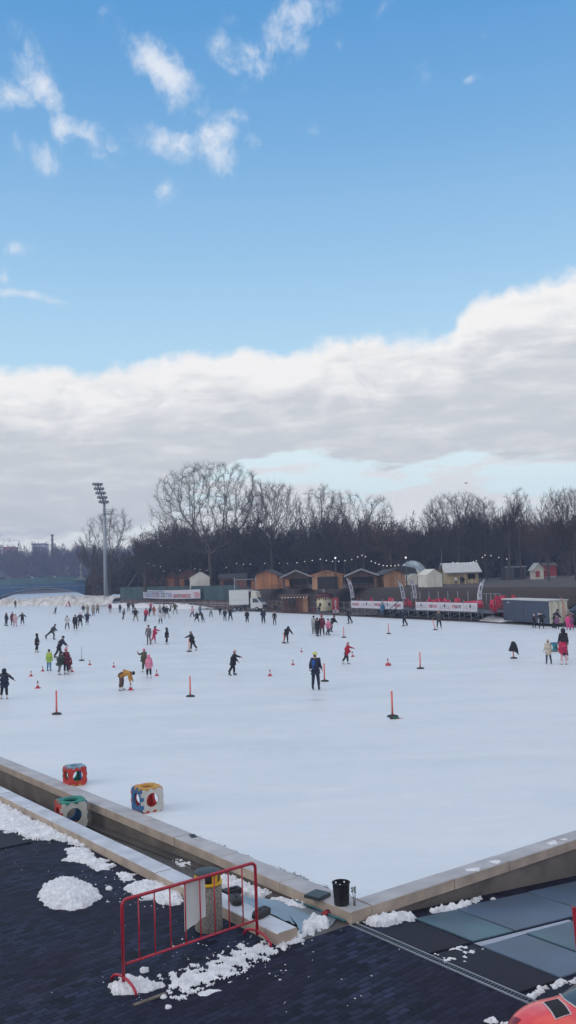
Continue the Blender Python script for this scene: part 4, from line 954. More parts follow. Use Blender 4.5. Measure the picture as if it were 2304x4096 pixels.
Lb = (Pb - Pa).length * .99; t = thing('printed_banner', 'long white banner with blue, violet and red lettering hung on the green fence', 'banner', Pa, e)
b = MB(); zb, hb = 1.75, 1.75; n = 40; vs = []
for i in range(n + 1):
    x = Lb * i / n; sg = -.25 * math.sin(math.pi * i / n); vs += [(x, -.1, zb + sg * .7 + .1), (x, -.1, zb + hb + sg * .5 + .1), (x, -.08, zb + sg * .7 + .1), (x, -.08, zb + hb + sg * .5 + .1)]
b.add(vs, [(4 * i, 4 * i + 4, 4 * i + 5, 4 * i + 1) for i in range(n)] + [(4 * i + 2, 4 * i + 3, 4 * i + 7, 4 * i + 6) for i in range(n)], m_bwhite); b.build('cloth', t)
rr = random.Random(4); b = MB(); glyphs(b, .4, Lb * .55, zb + .25, .95, [m_pteal, m_blk, m_pblue, m_pviolet, m_pviolet], rr, -.115); glyphs(b, Lb * .56, Lb * .86, zb + .2, .7, [m_pred, m_blk, m_pred], rr, -.115, .1); glyphs(b, Lb * .9, Lb - .3, zb + .25, 1.0, [m_pred], rr, -.115); glyphs(b, .4, Lb * .4, zb + 1.3, .25, [m_pblue, m_pteal], rr, -.115)
b.build('lettering', t)
# ---------------------------------------------------------------- floodlight mast
g = Vector((D(425, 2405, 226).x, 226, 0)); hm = (2325 - 1998) / F * 226 + 5.8
t = thing('floodlight_mast', 'tall grey mast with a tilted rack of floodlights beyond the snow bank', 'floodlight mast', g, R(20))
b = MB(); b.tube([(0, 0, -.5), (0, 0, hm)], [.62, .32], m_steel, 14); b.build('pole', t)
b = MB(); b.box((.9, 0, hm - 3.6), (2.6, 1.5, .12), m_dsteel)
for i in range(6):
    for s in (-1, 1): b.box((-.3 + i * .5, s * .72, hm - 3.0), (.04, .04, 1.2), m_dsteel)
for s in (-1, 1):
    for dz in (-3.0, -2.45): b.box((.95, s * .72, hm + dz), (2.5, .04, .04), m_dsteel)
b.build('platform', t)
b = MB(); lean = Vector((-.34, -.05, 1)).normalized(); base = Vector((0, -.4, hm - 1.2)); hl = 5.6
for s in (-.6, .6): b.tube([base + Vector((s, 0, 0)), base + Vector((s, 0, 0)) + lean * hl], .09, m_dsteel, 5)
b.tube([base, base + lean * hl], .2, m_dsteel, 6)
for k in range(5): q = base + lean * (.5 + k * 1.15); b.tube([q + Vector((-1.2, 0, 0)), q + Vector((1.1, 0, 0))], .06, m_dsteel, 5)
b.build('rack', t)
lamp = MB(); lamp.lathe([(.12, -.30), (.32, -.12), (.40, .12), (.38, .16)], m_dsteel, 10); lamp.lathe([(.35, .165), (.01, .175)], m_trim, 10)
first = lamp.build('floodlight', t); first.rotation_euler = (R(115), 0, R(-15))
k = 0
for r_ in range(5):
    for c_ in range(4):
        q = base + lean * (.5 + r_ * 1.15) + Vector((-1.0 + c_ * .62, -.35, .15))
        o = first if k == 0 else first.copy()
        if k: col.objects.link(o); o.parent = t
        o.location = q; k += 1
# ---------------------------------------------------------------- bridge
Yb = 262.
def XB(x): return D(x, hor(x), Yb).x
xa, xb = XB(-260), XB(378)
t = thing('road_bridge', 'low blue steel arch bridge with a teal deck edge at the left', 'bridge', (0, Yb, 0))
deck = H + (2330 - 2321) / F * Yb; low = H - (2343 - 2330) / F * Yb
b = MB(); b.box(((xa + xb) / 2, 4, deck + .55), (xb - xa, .2, 1.0), m_tealb); b.box(((xa + xb) / 2, 0, deck + .45), (xb - xa, .2, .9), m_tealb); b.build('parapet', t)
b = MB(); b.box(((xa + xb) / 2, 4, deck - .35), (xb - xa, 9, .7), m_tealb); b.build('deck', t)
b = MB(); b.box(((xa + xb) / 2, -.62, low), (xb - xa, .18, .14), m_trim); b.build('edge_line', t)
for s_, (xc0, xc1) in enumerate([(XB(-420), XB(-42)), (XB(-34), XB(368))]):
    b = MB(); n = 28; vs = []
    for i in range(n + 1):
        q = i / n; x = xc0 + (xc1 - xc0) * q; zz = 1.2 + 3.1 * (1 - (2 * q - 1) ** 2) ** .9
        vs += [(x, -.5, zz), (x, -.5, deck - .72), (x, 8, zz), (x, 8, deck - .72)]
    b.add(vs, [(4 * i, 4 * i + 4, 4 * i + 5, 4 * i + 1) for i in range(n)] + [(4 * i + 2, 4 * i + 3, 4 * i + 7, 4 * i + 6) for i in range(n)] + [(4 * i, 4 * i + 2, 4 * i + 6, 4 * i + 4) for i in range(n)], m_blueg); fixn(b.build('arch', t))
    b = MB(); b.tube([(vs[4 * i][0], -.6, vs[4 * i][2] + .1) for i in range(n + 1)], .10, m_trim, 4); b.build('arch_rim', t)
    b = MB()
    for i in range(2, n - 1, 2): b.box((vs[4 * i][0], -.56, (vs[4 * i][2] + deck - .7) / 2), (.12, .1, max(.1, deck - .8 - vs[4 * i][2])), m_tealb)
    b.build('struts', t)
b = MB(); b.box((XB(397), 2, 2.6), (2.4, 6, 6.2), m_brick); b.box((XB(397), 2, 5.85), (2.8, 6.4, .3), m_roof_d); b.build('pier', t)
b = MB(); b.box((XB(424), 2, 2.2), (1.5, 5, 5.), m_blueg); b.build('end_panel', t)
# cars crossing the bridge
def small_car(label, x, mc, Y=265.5, w_=4.3):
    p = D(x, hor(x), Y); t = thing('passing_car', label, 'car', (p.x, Y, deck + .0)); b = MB()
    b.prism([(-w_ / 2, .25), (w_ / 2, .25), (w_ / 2, .75), (w_ * .28, .95), (w_ * .12, 1.45), (-w_ * .25, 1.45), (-w_ * .42, .95), (-w_ / 2, .85)], -.85, .85, mc, 'y'); fixn(b.build('body', t))
    b = MB(); b.prism([(w_ * .25, .97), (w_ * .11, 1.38), (-w_ * .24, 1.38), (-w_ * .38, .97)], -.87, -.853, m_glass, 'y'); fixn(b.build('window', t))
    for sx in (-.3, .3):
        b = MB(); b.lathe([(.05, -.9), (.31, -.9), (.31, -.7), (.05, -.7)], m_dark, 12)
        o = b.build('wheel', t); o.rotation_euler = (R(90), 0, 0); o.location = (sx * w_, -1.7 + 0, .31)
small_car('dark car crossing the bridge beside the white steam', 12, m_dark); small_car('small grey car crossing the left part of the bridge', 118, m_steel); small_car('bluish car in the middle of the bridge', 208, m_steel)
# statue on the bridge pier
g = D(328, hor(328), 262); t = thing('statue', 'slim pale statue on a stepped plinth at the end of the bridge', 'statue', (g.x, 261, deck)); b = MB()
m_stat = mat('grey_stone', (.25, .26, .28), .8); b.box((0, 0, .25), (3., 1.2, .5), m_stat); b.box((0, 0, .75), (1.2, 1, .5), m_stat, taper=.8); b.box((0, 0, 1.9), (.6, .6, 1.9), m_stat, taper=.8); b.build('plinth', t)
b = MB(); b.tube([(0, 0, 2.8), (.05, 0, 3.4), (0, 0, 4.0), (0, 0, 4.25), (0, 0, 4.6)], [.3, .28, .34, .12, .15], m_stat, 8); b.build('figure', t)
# distant buildings and chimney
def far_block(name, label, x0, x1, yt, Y, m, extra=None):
    p = D((x0 + x1) / 2, hor((x0 + x1) / 2), Y); w_ = (x1 - x0) / F * Y; h = (hor(x0) - yt) / F * Y + H - 2
    t = thing(name, label, 'building', (p.x, Y, 2)); b = MB(); b.box((0, 0, h / 2), (w_, 14, h), m); b.build('wall', t)
    b = MB(); b.box((0, 0, h + .4), (w_ + .8, 14.8, .8), m_roof_d if extra is None else extra); b.build('roof', t)
    n = max(3, int(w_ / 3.5))
    for f_ in range(3):
        b = MB()
        for i in range(n): b.box((-w_ / 2 + (i + .5) * w_ / n, -7.03, h - 2.5 - f_ * 3.2), (w_ / n * .5, .08, 1.5), m_glass)
        b.build('window_row', t)
m_pinkw = mat('pinkish_plaster', (.55, .20, .17), .8); m_palew = mat('pale_plaster', (.62, .64, .66), .8)
far_block('far_building', 'far red-pink building showing above the hazy trees at the left edge', 26, 64, 2193, 680, m_pinkw, m_pinkw)
far_block('far_building', 'far pale grey building between the hazy trees left of the chimney', 140, 186, 2180, 680, m_palew)
g = D(212, hor(212), 660); hh = (hor(212) - 2137) / F * 660 + H - 2; t = thing('chimney', 'thin far chimney with ring platforms above the hazy trees', 'chimney', (g.x, 660, 2)); b = MB()
b.tube([(0, 0, 0), (0, 0, hh)], [1.3, .7], m_brick, 10); b.build('shaft', t)
for k in range(3): b = MB(); b.lathe([(.8, 0), (1.5, 0), (1.5, .5), (.8, .5)], m_dsteel, 12, (0, 0, hh - 1.2 - 3.2 * k)); b.build('platform', t)

# ================================================================ foreground things
def tubeo(name, par, pts, r, m, n=10):
    b = MB(); b.tube(pts, r, m, n); return b.build(name, par)
# red crowd barrier
A = G(495, 3955, GZ); B = G(1030, 3765, GZ); ang = math.atan2((B - A).y, (B - A).x); Lb = (B - A).length
t = thing('crowd_barrier', 'red steel crowd barrier with vertical bars on the dark pavers', 'barrier', A, ang)
zt, zb = 1.26, .34; rc = .09
arc = lambda cx, s: [(cx + s * rc * (1 - math.cos(q)) * 1., 0, zt - rc + rc * math.sin(q)) for q in [i * math.pi / 2 / 6 for i in range(7)]]
pts = [(0, 0, .10)] + arc(0, 1) + [(Lb - p[0], 0, p[2]) for p in reversed(arc(0, 1))] + [(Lb, 0, .10)]
tubeo('frame', t, pts, .026, m_red, 12)
tubeo('lower_rail', t, [(0, 0, zb), (Lb, 0, zb)], .019, m_red)
for i in range(1, 9): tubeo('bar', t, [(Lb * i / 9, 0, zb), (Lb * i / 9, 0, zt)], .0115, m_red, 8)
for x in (0, Lb):
    tubeo('foot', t, [(x, .36 * math.cos(q), .015 + .15 * math.sin(q)) for q in [i * math.pi / 10 for i in range(11)]], .021, m_red)
# white board hung behind the bars
b = MB(); n = 8; x0, x1 = Lb * 4.05 / 9, Lb * 5.42 / 9; vs = []
for i in range(n + 1):
    x = x0 + (x1 - x0) * i / n; y = .045 + (.03 * math.sin(i * .5)); zb_ = .50 + .10 * (i / n) + (.04 if i > 5 else 0)
    vs += [(x, y, zb_), (x, y, zt - .035), (x, y + .012, zb_), (x, y + .012, zt - .035)]
b.add(vs, [(4 * i, 4 * i + 4, 4 * i + 5, 4 * i + 1) for i in range(n)] + [(4 * i + 2, 4 * i + 3, 4 * i + 7, 4 * i + 6) for i in range(n)] + [(4 * i, 4 * i + 2, 4 * i + 6, 4 * i + 4) for i in range(n)] + [(4 * i + 1, 4 * i + 5, 4 * i + 7, 4 * i + 3) for i in range(n)] + [(0, 1, 3, 2), (4 * n, 4 * n + 2, 4 * n + 3, 4 * n + 1)], m_white)
o = fixn(b.build('blank_board', loc=A, rz=ang)); tag(o, 'blank white plastic board hung behind the bars of the red barrier', 'board')
# litter bin of exposed aggregate
m_agg = mat('exposed_aggregate', (.38, .35, .31), .9, 0, 42, bump=1., bscale=45, c2=(.11, .10, .092), detail=2)
m_yel = mat('yellow_plastic', (.70, .42, .012), .45, .08); m_lid = mat('dark_green_lid', (.020, .036, .042), .4, .2, 5)
g = G(836, 3718, GZ); t = thing('litter_bin', 'round pebble-concrete litter bin with yellow ring and dark lid behind the barrier', 'litter bin', g, .3)
b = MB(); b.lathe([(.0, -.0), (.215, 0), (.235, .03), (.235, .74), (.225, .76)], m_agg, 8 * 4); b.build('body', t)
b = MB(); b.lathe([(.2, .755), (.243, .765), (.248, .80), (.225, .81), (.19, .81)], m_yel, 24)
for q in range(4):
    a = q * math.pi / 2 + .35
    for k in range(-1, 2): b.box((.228 * math.cos(a + k * .12), .228 * math.sin(a + k * .12), .87), (.018, .05, .15), m_yel, (0, 0, a + k * .12))
b.build('ring', t)
b = MB(); b.lathe([(.01, .80), (.20, .80), (.20, .94), (.01, .94)], m_dark, 24); b.build('liner', t)
b = MB(); b.lathe([(.225, .935), (.232, .95), (.222, .97), (.16, .995), (.06, 1.0), (.01, 1.0)], m_lid, 24); b.build('lid', t)
# rubber fence feet
def foot_block(label, x, y, rz):
    g = G(x, y, .05); t = thing('ballast_block', label, 'ballast block', g, rz, 'rubber fence feet on the kerb end'); b = MB(); w_, d_, h_ = .40, .20, .12
    P = []
    for i in range(20):
        q = 2 * math.pi * i / 20; c_, s_ = math.cos(q), math.sin(q); P.append((math.copysign(abs(c_) ** .55, c_) * w_ / 2, math.copysign(abs(s_) ** .7, s_) * d_ / 2))
    vs = []; prof = [(.92, 0), (1, .015), (1, .075), (.9, .105), (.72, h_)]
    for s_, z in prof: vs += [(x_ * s_, y_ * s_, z) for x_, y_ in P]
    b.add(vs, [(i * 20 + j, i * 20 + (j + 1) % 20, (i + 1) * 20 + (j + 1) % 20, (i + 1) * 20 + j) for i in range(4) for j in range(20)] + [tuple(range(80, 100)), tuple(range(19, -1, -1))], m_rubber, False); b.build('block', t)
    for sx in (-.1, -.03, .1): b = MB(); b.lathe([(.005, h_ + .002), (.024, h_ + .002), (.024, h_ + .010), (.016, h_ + .010), (.016, h_ + .003)], m_dark, 10, (sx, 0, 0)); b.build('socket', t)
    for s in (-1, 1): b = MB(); b.box((s * w_ * .49, 0, .055), (.03, .10, .04), m_dark); b.build('grip', t)
foot_block('black rubber fence foot on the kerb end, nearer the litter bin', 943, 3610, LROT + 1.2)
foot_block('black rubber fence foot on the kerb end, beside the barrier post', 1046, 3664, LROT + .35)
b = MB(); b.box((0, 0, .06), (.34, .2, .10), m_rubber, (0, 0, .6)); b.box((.02, .0, .125), (.16, .06, .03), m_dark, (0, 0, .6)); o = b.build('ballast_block', loc=G(928, 3578, GZ)); tag(o, 'black rubber fence foot lying in the slush between the bin and the kerb', 'ballast block', 'rubber fence feet on the kerb end')
# black perforated basket at the corner
u, v = UV(G(1367, 3625, .05)); t = thing('waste_basket', 'black perforated plastic basket standing on the corner of the rink kerb', 'waste basket', G(1367, 3616, .05))
b = MB(); n = 36; rows = 14; hb_ = .37; vs = []; fs = []
for i in range(rows + 1):
    r_ = .130 + .022 * i / rows
    for j in range(n): vs.append((r_ * math.cos(2 * math.pi * j / n), r_ * math.sin(2 * math.pi * j / n), hb_ * i / rows))
for i in range(rows):
    for j in range(n):
        if i in (6, 8, 10, 12) and (j + (i % 4) // 2 * 3) % 6 == 0: continue
        fs.append((i * n + j, i * n + (j + 1) % n, (i + 1) * n + (j + 1) % n, (i + 1) * n + j))
b.add(vs, fs, m_dark, True); b.add([(.13 * math.cos(2 * math.pi * j / n), .13 * math.sin(2 * math.pi * j / n), .006) for j in range(n)], [tuple(range(n))], m_dark); b.build('shell', t)
b = MB(); b.tube([(.154 * math.cos(q), .154 * math.sin(q), hb_) for q in [2 * math.pi * i / 24 for i in range(25)]], .009, m_dark, 6); b.build('rim', t)
# dark slab on the kerb
g = G(1270, 3588, .052); b = MB(); b.box((0, 0, .03), (.36, .34, .055), m_lid, None, .95); b.box((0, 0, .0), (.30, .28, .012), m_dark); o = b.build('fence_plate', loc=g + Vector((0, 0, .006)), rz=LROT + .25); tag(o, 'dark grey square plate lying on the kerb left of the black basket', 'plate')
b = MB(); b.box((0, 0, .012), (.22, .12, .02), m_lid); b.box((.02, .01, .026), (.10, .05, .01), m_dark); o = b.build('fence_plate', loc=G(772, 3345, .05), rz=LROT + 1.3); tag(o, 'tiny dark plate on the inner edge of the left kerb, above the barrier', 'plate')
b = MB(); b.box((0, 0, .02), (.16, .10, .04), m_redw, (0, 0, 1.)); b.box((.04, .03, .045), (.07, .04, .02), m_dark); o = b.build('cable_joint', loc=W(-.06, .62, GZ + .02)); tag(o, 'small red and blue cable joint at the foot of the rink kerb near the corner', 'cable joint')
m_hose = mat('teal_hose', (.03, .14, .17), .5); o = tubeo('hose', None, [W(-.05, .12, GZ + .03), W(-.07, .6, GZ + .03), W(-.05, 1.0, GZ + .03), W(-.10, 1.5, GZ + .02)], .018, m_hose, 8); tag(o, 'thin teal hose along the foot of the rink kerb beside the puddle', 'hose')
b = MB(); b.box((0, 0, .012), (.52, .06, .02), mat('weathered_wood', (.14, .12, .10), .85, .3, 12)); o = b.build('thin_board', loc=G(600, 4000, GZ), rz=ang - .35 + .35); tag(o, 'thin weathered board on the pavers below the barrier foot, snow on its tip', 'board')
b = MB()
for k in range(3): b.tube([(.01 * k, 0, 0), (.02 * k - .01, .01, .16), (.03 * k - .03, .02 * k, .27 + .03 * k)], [.006, .004, .002], mat('dry_weed', (.08, .07, .05), .9), 4)
for k in range(14): a = k * 2.4; b.box((.03 * math.cos(a), .03 * math.sin(a), .22 + .012 * k * .6), (.03, .006, .02), MATS['dry_weed'], (0, .4, a))
o = b.build('dry_weed', loc=G(1412, 3625, .05) + Vector((.02, .03, -.0))); tag(o, 'dry weed sprig sticking up beside the black basket', 'weed')
# foam cubes: six panels with a round hole and jigsaw teeth
fc_ = dict(red=mat('red_foam', (.50, .045, .035), .75, .15, 8), blue=mat('blue_foam', (.035, .13, .28), .75, .15, 8), white=mat('white_foam', (.52, .52, .47), .75, .10, 8), green=mat('green_foam', (.02, .22, .17), .75, .15, 8), yellow=mat('yellow_foam', (.55, .30, .06), .75, .15, 8), teal=mat('teal_foam', (.03, .20, .24), .75, .15, 8), pale=mat('pale_blue_foam', (.22, .36, .45), .75, .15, 8))
def foam_cube(label, loc, rz, cols, s=.58, name='foam_cube'):
    t = thing(name, label, 'foam cube', loc, rz, None); th = .055; hs = s / 2
    dirs = [('x', 1), ('x', -1), ('y', 1), ('y', -1), ('z', 1), ('z', -1)]
    rot = {('x', 1): Euler((R(90), 0, R(90))), ('x', -1): Euler((R(90), 0, R(-90))), ('y', 1): Euler((R(90), 0, R(180))), ('y', -1): Euler((R(90), 0, 0)), ('z', 1): Euler((0, 0, 0)), ('z', -1): Euler((R(180), 0, 0))}
    for i, dd in enumerate(dirs):
        M = rot[dd].to_matrix(); b = MB(); n = 40; rh = s * .29; k = hs - .016; ch = .05
        out_, inn = [], []
        for j in range(n):
            q = 2 * math.pi * (j + .5) / n; c_, s_ = math.cos(q), math.sin(q); m_ = max(abs(c_), abs(s_)); r_ = k / m_
            x, y = r_ * c_, r_ * s_
            ov = abs(x) + abs(y) - (2 * k - ch)
            if ov > 0: x -= math.copysign(ov / 2, x); y -= math.copysign(ov / 2, y)
            out_.append((x, y)); inn.append((rh * c_, rh * s_))
        vs = [(x, y, hs) for x, y in out_] + [(x, y, hs) for x, y in inn] + [(x, y, hs - th) for x, y in out_] + [(x, y, hs - th) for x, y in inn]
        fs = []
        for j in range(n):
            j2 = (j + 1) % n
            fs += [(j, j2, n + j2, n + j), (2 * n + j2, 2 * n + j, 3 * n + j, 3 * n + j2), (n + j, n + j2, 3 * n + j2, 3 * n + j), (j2, j, 2 * n + j, 2 * n + j2)]
        vs = [M @ Vector(v) + Vector((0, 0, hs)) for v in vs]; b.add(vs, fs, fc_[cols[i]])
        # teeth: blocks of this panel that reach the neighbour's edge, a couple of mm proud
        tw = s / 7
        for side in range(4):
            for q in (-1.5, .5) if (i + side) % 2 else (-.5, 1.5):
                a = side * math.pi / 2; ee = .002 + .0007 * i; cx, cy = hs - th / 2 + ee / 2, q * tw * 1.15; X = cx * math.cos(a) - cy * math.sin(a); Y = cx * math.sin(a) + cy * math.cos(a)
                dx, dy = (th + ee, tw) if side % 2 == 0 else (tw, th + ee)
                b.box(M @ Vector((X, Y, hs - th / 2 + ee / 2)) + Vector((0, 0, hs)), (dx, dy, th + ee), fc_[cols[i]], M)
        fixn(b.build('panel', t))
    return t
def ang_between(a, b): d = b - a; return math.atan2(d.y, d.x)
c1a, c1b = G(278, 3149), G(350, 3137)
def cube_at(near, right, cols, label, z=0., s=.58, name='foam_cube'):
    a = G(*near, z); r_ = G(*right, z); th = ang_between(a, r_); ex = Vector((math.cos(th), math.sin(th), 0)); ey = Vector((-ex.y, ex.x, 0))
    return foam_cube(label, a + ex * s / 2 + ey * s / 2, th, cols, s, name)
# faces: +x right, -x left, +y back, -y front, +z top, -z bottom
cube_at((278, 3149), (350, 3137), ['blue', 'red', 'green', 'red', 'pale', 'yellow'], 'red foam cube with a pale blue top on the ice by the kerb', s=.53)
cube_at((569, 3258), (648, 3242), ['red', 'blue', 'red', 'white', 'yellow', 'red'], 'foam cube with blue and white sides and a yellow top on the ice', s=.60)
zc = -.57; a = G(294, 3366, zc); foam_cube('white and red foam cube with a green top, wedged in the channel between the kerbs', W(-.60, 10.35, -.44), LROT + R(-9) , ['blue', 'red', 'blue', 'white', 'green', 'red'], .68)
g = G(2222, 2606); foam_cube('teal foam cube on the ice between the cream coat and the pink jacket', g, .25, ['white', 'teal', 'green', 'teal', 'blue', 'red'], .60)

# red car nose and red post at the lower right
m_car = mat('glossy_red_car_paint', (.85, .050, .028), .20, .05, 1, coat=.8); m_chr = mat('pale_seal', (.60, .50, .52), .4)
cg = G(2288, 4098, .35); t = thing('red_car', 'glossy red car with a black bonnet vent, cut off by the lower right corner', 'car', (cg.x, cg.y, gz(UV(cg)[0]) + .03), R(200) - math.pi)
def car_surface(x, y):
    "height of the rounded nose: x runs from nose (-) to screen (+)"
    f = max(0., 1 - ((x + .12) / -.60) ** 2) if x < -.12 else 1.; g_ = max(0., 1 - (y / .50) ** 2)
    return .30 + .34 * (f ** .5) * (g_ ** .32) + .04 * math.exp(-((y / .20) ** 2)) * (f ** .5) + .05 * max(0, x)
b = MB(); nx, ny = 40, 30; vs = []
for i in range(nx + 1):
    x = -.72 + 1.9 * i / nx; wx = .50 * (1 - max(0, (-x - .1) / .62) ** 2.4 * .999) ** .5 if x < -.1 else .50
    for j in range(ny + 1):
        s_ = math.sin(math.pi * (j / ny - .5)); y = s_ * wx; yy = s_ * .5
        f = max(0., 1 - ((x + .10) / -.62) ** 2) if x < -.10 else 1.
        z = .22 + (.42 * f ** .45) * max(0., 1 - abs(s_) ** 5) ** .5 + .03 * math.exp(-((yy / .16) ** 2)) * f + .04 * max(0, x)
        vs.append((x, y, z))
b.add(vs, [(i * (ny + 1) + j, (i + 1) * (ny + 1) + j, (i + 1) * (ny + 1) + j + 1, i * (ny + 1) + j + 1) for i in range(nx) for j in range(ny)], m_car, True)
ring = [(i, 0) for i in range(nx + 1)]
for jj in (0, ny):
    k = [vs[i * (ny + 1) + jj] for i in range(nx + 1)]
    b.add(k + [(x, y * .96, .04) for x, y, z in k], [(i, i + 1, nx + 2 + i, nx + 1 + i) for i in range(nx)], m_car, True)
b.build('body', t)
def on(x, y, dz=.006):
    i = (x + .72) / 1.9 * nx; i = int(max(0, min(nx - 1, i))); wx = .5; f = max(0., 1 - ((x + .10) / -.62) ** 2) if x < -.10 else 1.
    wx = .50 * (1 - max(0, (-x - .1) / .62) ** 2.4 * .999) ** .5 if x < -.1 else .50; s_ = max(-1, min(1, y / wx)); yy = s_ * .5
    return (x, y, .22 + (.42 * f ** .45) * max(0., 1 - abs(s_) ** 5) ** .5 + .03 * math.exp(-((yy / .16) ** 2)) * f + .04 * max(0, x) + dz)
def patch(name, x0, x1, y0, y1, m, dz, skew=0.):
    b = MB(); n = 8; b.add([on(x0 + (x1 - x0) * i / n + skew * (j / n - .5), y0 + (y1 - y0) * j / n, dz) for i in range(n + 1) for j in range(n + 1)], [(i * (n + 1) + j, (i + 1) * (n + 1) + j, (i + 1) * (n + 1) + j + 1, i * (n + 1) + j + 1) for i in range(n) for j in range(n)], m, True); return b.build(name, t)
patch('vent_surround', -.235, -.035, -.13, .23, m_chr, .004, .10); patch('bonnet_vent', -.22, -.05, -.12, .22, m_void, .008, .10)
t.scale = (1.18, 1.18, 1.02)
b = MB(); n = 16; wpts = [(.03 + .10 * (y / .42) ** 2 * 3 * .5, y) for y in [-.44 + .88 * i / n for i in range(n + 1)]]
vs = [on(x, y, .005) for x, y in wpts] + [(x + .34, y * .86, .76) for x, y in wpts]
b.add(vs, [(i, i + 1, n + 2 + i, n + 1 + i) for i in range(n)], m_glass, True); b.build('windscreen', t)
b = MB(); b.tube([on(x - .012, y, .008) for x, y in wpts], .010, m_chr, 5); b.build('windscreen_seal', t)
b = MB(); vs = [(x + .34, y * .86, .76) for x, y in wpts] + [(x + .60, y * .84, .78) for x, y in wpts] + [(x + 1.0, y * .84, .72) for x, y in wpts]
b.add(vs, [(k * (n + 1) + i, k * (n + 1) + i + 1, (k + 1) * (n + 1) + i + 1, (k + 1) * (n + 1) + i) for k in (0, 1) for i in range(n)], m_car, True); b.build('roof', t)
m_lampr = mat('dark_red_lamp', (.22, .01, .015), .15); patch('headlamp', -.58, -.50, .14, .28, m_lampr, .004); patch('headlamp', -.58, -.50, -.28, -.14, m_lampr, .004)
for sx, sy in ((-.25, -.42), (-.25, .42), (.75, -.42), (.75, .42)):
    b = MB(); b.lathe([(.02, -.06), (.13, -.06), (.14, 0), (.13, .06), (.02, .06)], m_rubber, 18); w_o = b.build('wheel', t); w_o.location = (sx, sy, .14); w_o.rotation_euler = (R(90), 0, 0)
u, v, z = GR(2322, 3985); pw = W(u, v, z); t = thing('red_stand', 'tall red steel stand at the right edge above the car', 'stand', pw, R(-10)); b = MB()
b.prism([(0, 0), (.07, 0), (.05, 1.22), (-.05, 1.22)], -.03, -.015, m_red, 'y'); b.prism([(0, 0), (.02, 0), (-.035, 1.22), (-.05, 1.22)], -.0148, .05, m_red, 'y'); fixn(b.build('front', t))
b = MB(); b.prism([(.07, .2), (.5, .2), (.5, 1.22), (.05, 1.22)], .02, .035, m_red, 'y'); b.box((.28, .02, .02), (.6, .34, .04), m_red); fixn(b.build('panel', t))

# ================================================================ on the ice: posts and cones
m_coral = mat('coral_pole', (.72, .14, .12), .6, .05, 3); m_pale = mat('pale_pole_tape', (.70, .62, .60), .6, .05)
def marker(x, y, ytop, label, grey=False, lean=0., Lk=None, name='marker_post'):
    g = G(x, y); h = (y - ytop) / F * math.hypot(g.x, g.y) * 1.01; t = thing(name, label, 'marker post', g, -.3, 'marker posts on the ice' if not grey else None)
    b = MB(); P = []
    vs = []; prof = [(.96, 0), (1, .03), (.86, .075), (.3, .10)]
    for s_, z in prof: vs += [(.23 * s_ * math.copysign(abs(math.cos(q)) ** .7, math.cos(q)), .15 * s_ * math.sin(q), z) for q in [2 * math.pi * i / 16 for i in range(16)]]
    b.add(vs, [(i * 16 + j, i * 16 + (j + 1) % 16, (i + 1) * 16 + (j + 1) % 16, (i + 1) * 16 + j) for i in range(3) for j in range(16)] + [tuple(range(48, 64))], m_rubber, True); b.build('base', t)
    b = MB(); b.tube([(0, 0, .08), (lean, 0, h)], .034 if not grey else .022, m_steel if grey else m_coral, 10)
    b.build('pole', t)
    if not grey: b = MB(); b.tube([(-.040, -.012, .1), (lean - .040, -.012, h - .02)], .018, m_pale, 6); b.build('tape', t)
    return t
for a in [(227, 2858, 2768, 'coral post nearest the left picture edge, in front of the cones'), (762, 2787, 2708, 'coral post between the mustard jacket and the black coat skater, nearer the kerb'), (1299, 2726, 2655, 'coral post just right of the blue skater'),
          (1571, 2868, 2768, 'coral post nearest the camera, a green bundle at its foot'), (1682, 2675, 2611, 'coral post on open ice right of the cones'), (1376, 2551, 2508, 'coral post above the girl in red'),
          (1555, 2536, 2495, 'thin coral post on open ice before the stage stairs'), (1741, 2520, 2480, 'tilted coral post touched by the man in dark grey', False, -.22), (757, 2607, 2557, 'coral post held by the skater in a pale hat'),
          (1137, 2573, 2532, 'short coral post under the hunched skater'), (2055, 2634, 2585, 'coral post with a black coat hung over it', )]:
    marker(*a)
marker(327, 2643, 2588, 'thin grey post with a black base, alone on the ice', True)
m_cr = mat('cone_red', (.50, .05, .075), .6); m_cw = mat('cone_white', (.70, .68, .70), .6)
def cone(x, y, h, label, first=[None]):
    g = G(x, y)
    if first[0] is None:
        t = thing('traffic_cone', label, 'traffic cone', g, 0, 'traffic cones on the ice'); b = MB(); b.box((0, 0, .02), (.34, .34, .04), m_cr, None, .94); b.build('base', t)
        b = MB(); rr_ = lambda z: .125 - .10 * z / .5
        b.lathe([(rr_(.04), .04), (rr_(.17), .17)], m_cr, 16); b.lathe([(rr_(.17) + .001, .17), (rr_(.33) + .001, .33)], m_cw, 16); b.lathe([(rr_(.33), .33), (rr_(.40), .40)], m_cr, 16); b.lathe([(rr_(.40) + .003, .40), (.02, .5)], m_dark, 16); b.build('cone', t)
        first[0] = t
    else: t = dup(first[0], g, 0, label)
    t.scale = (h / .5,) * 3; return t
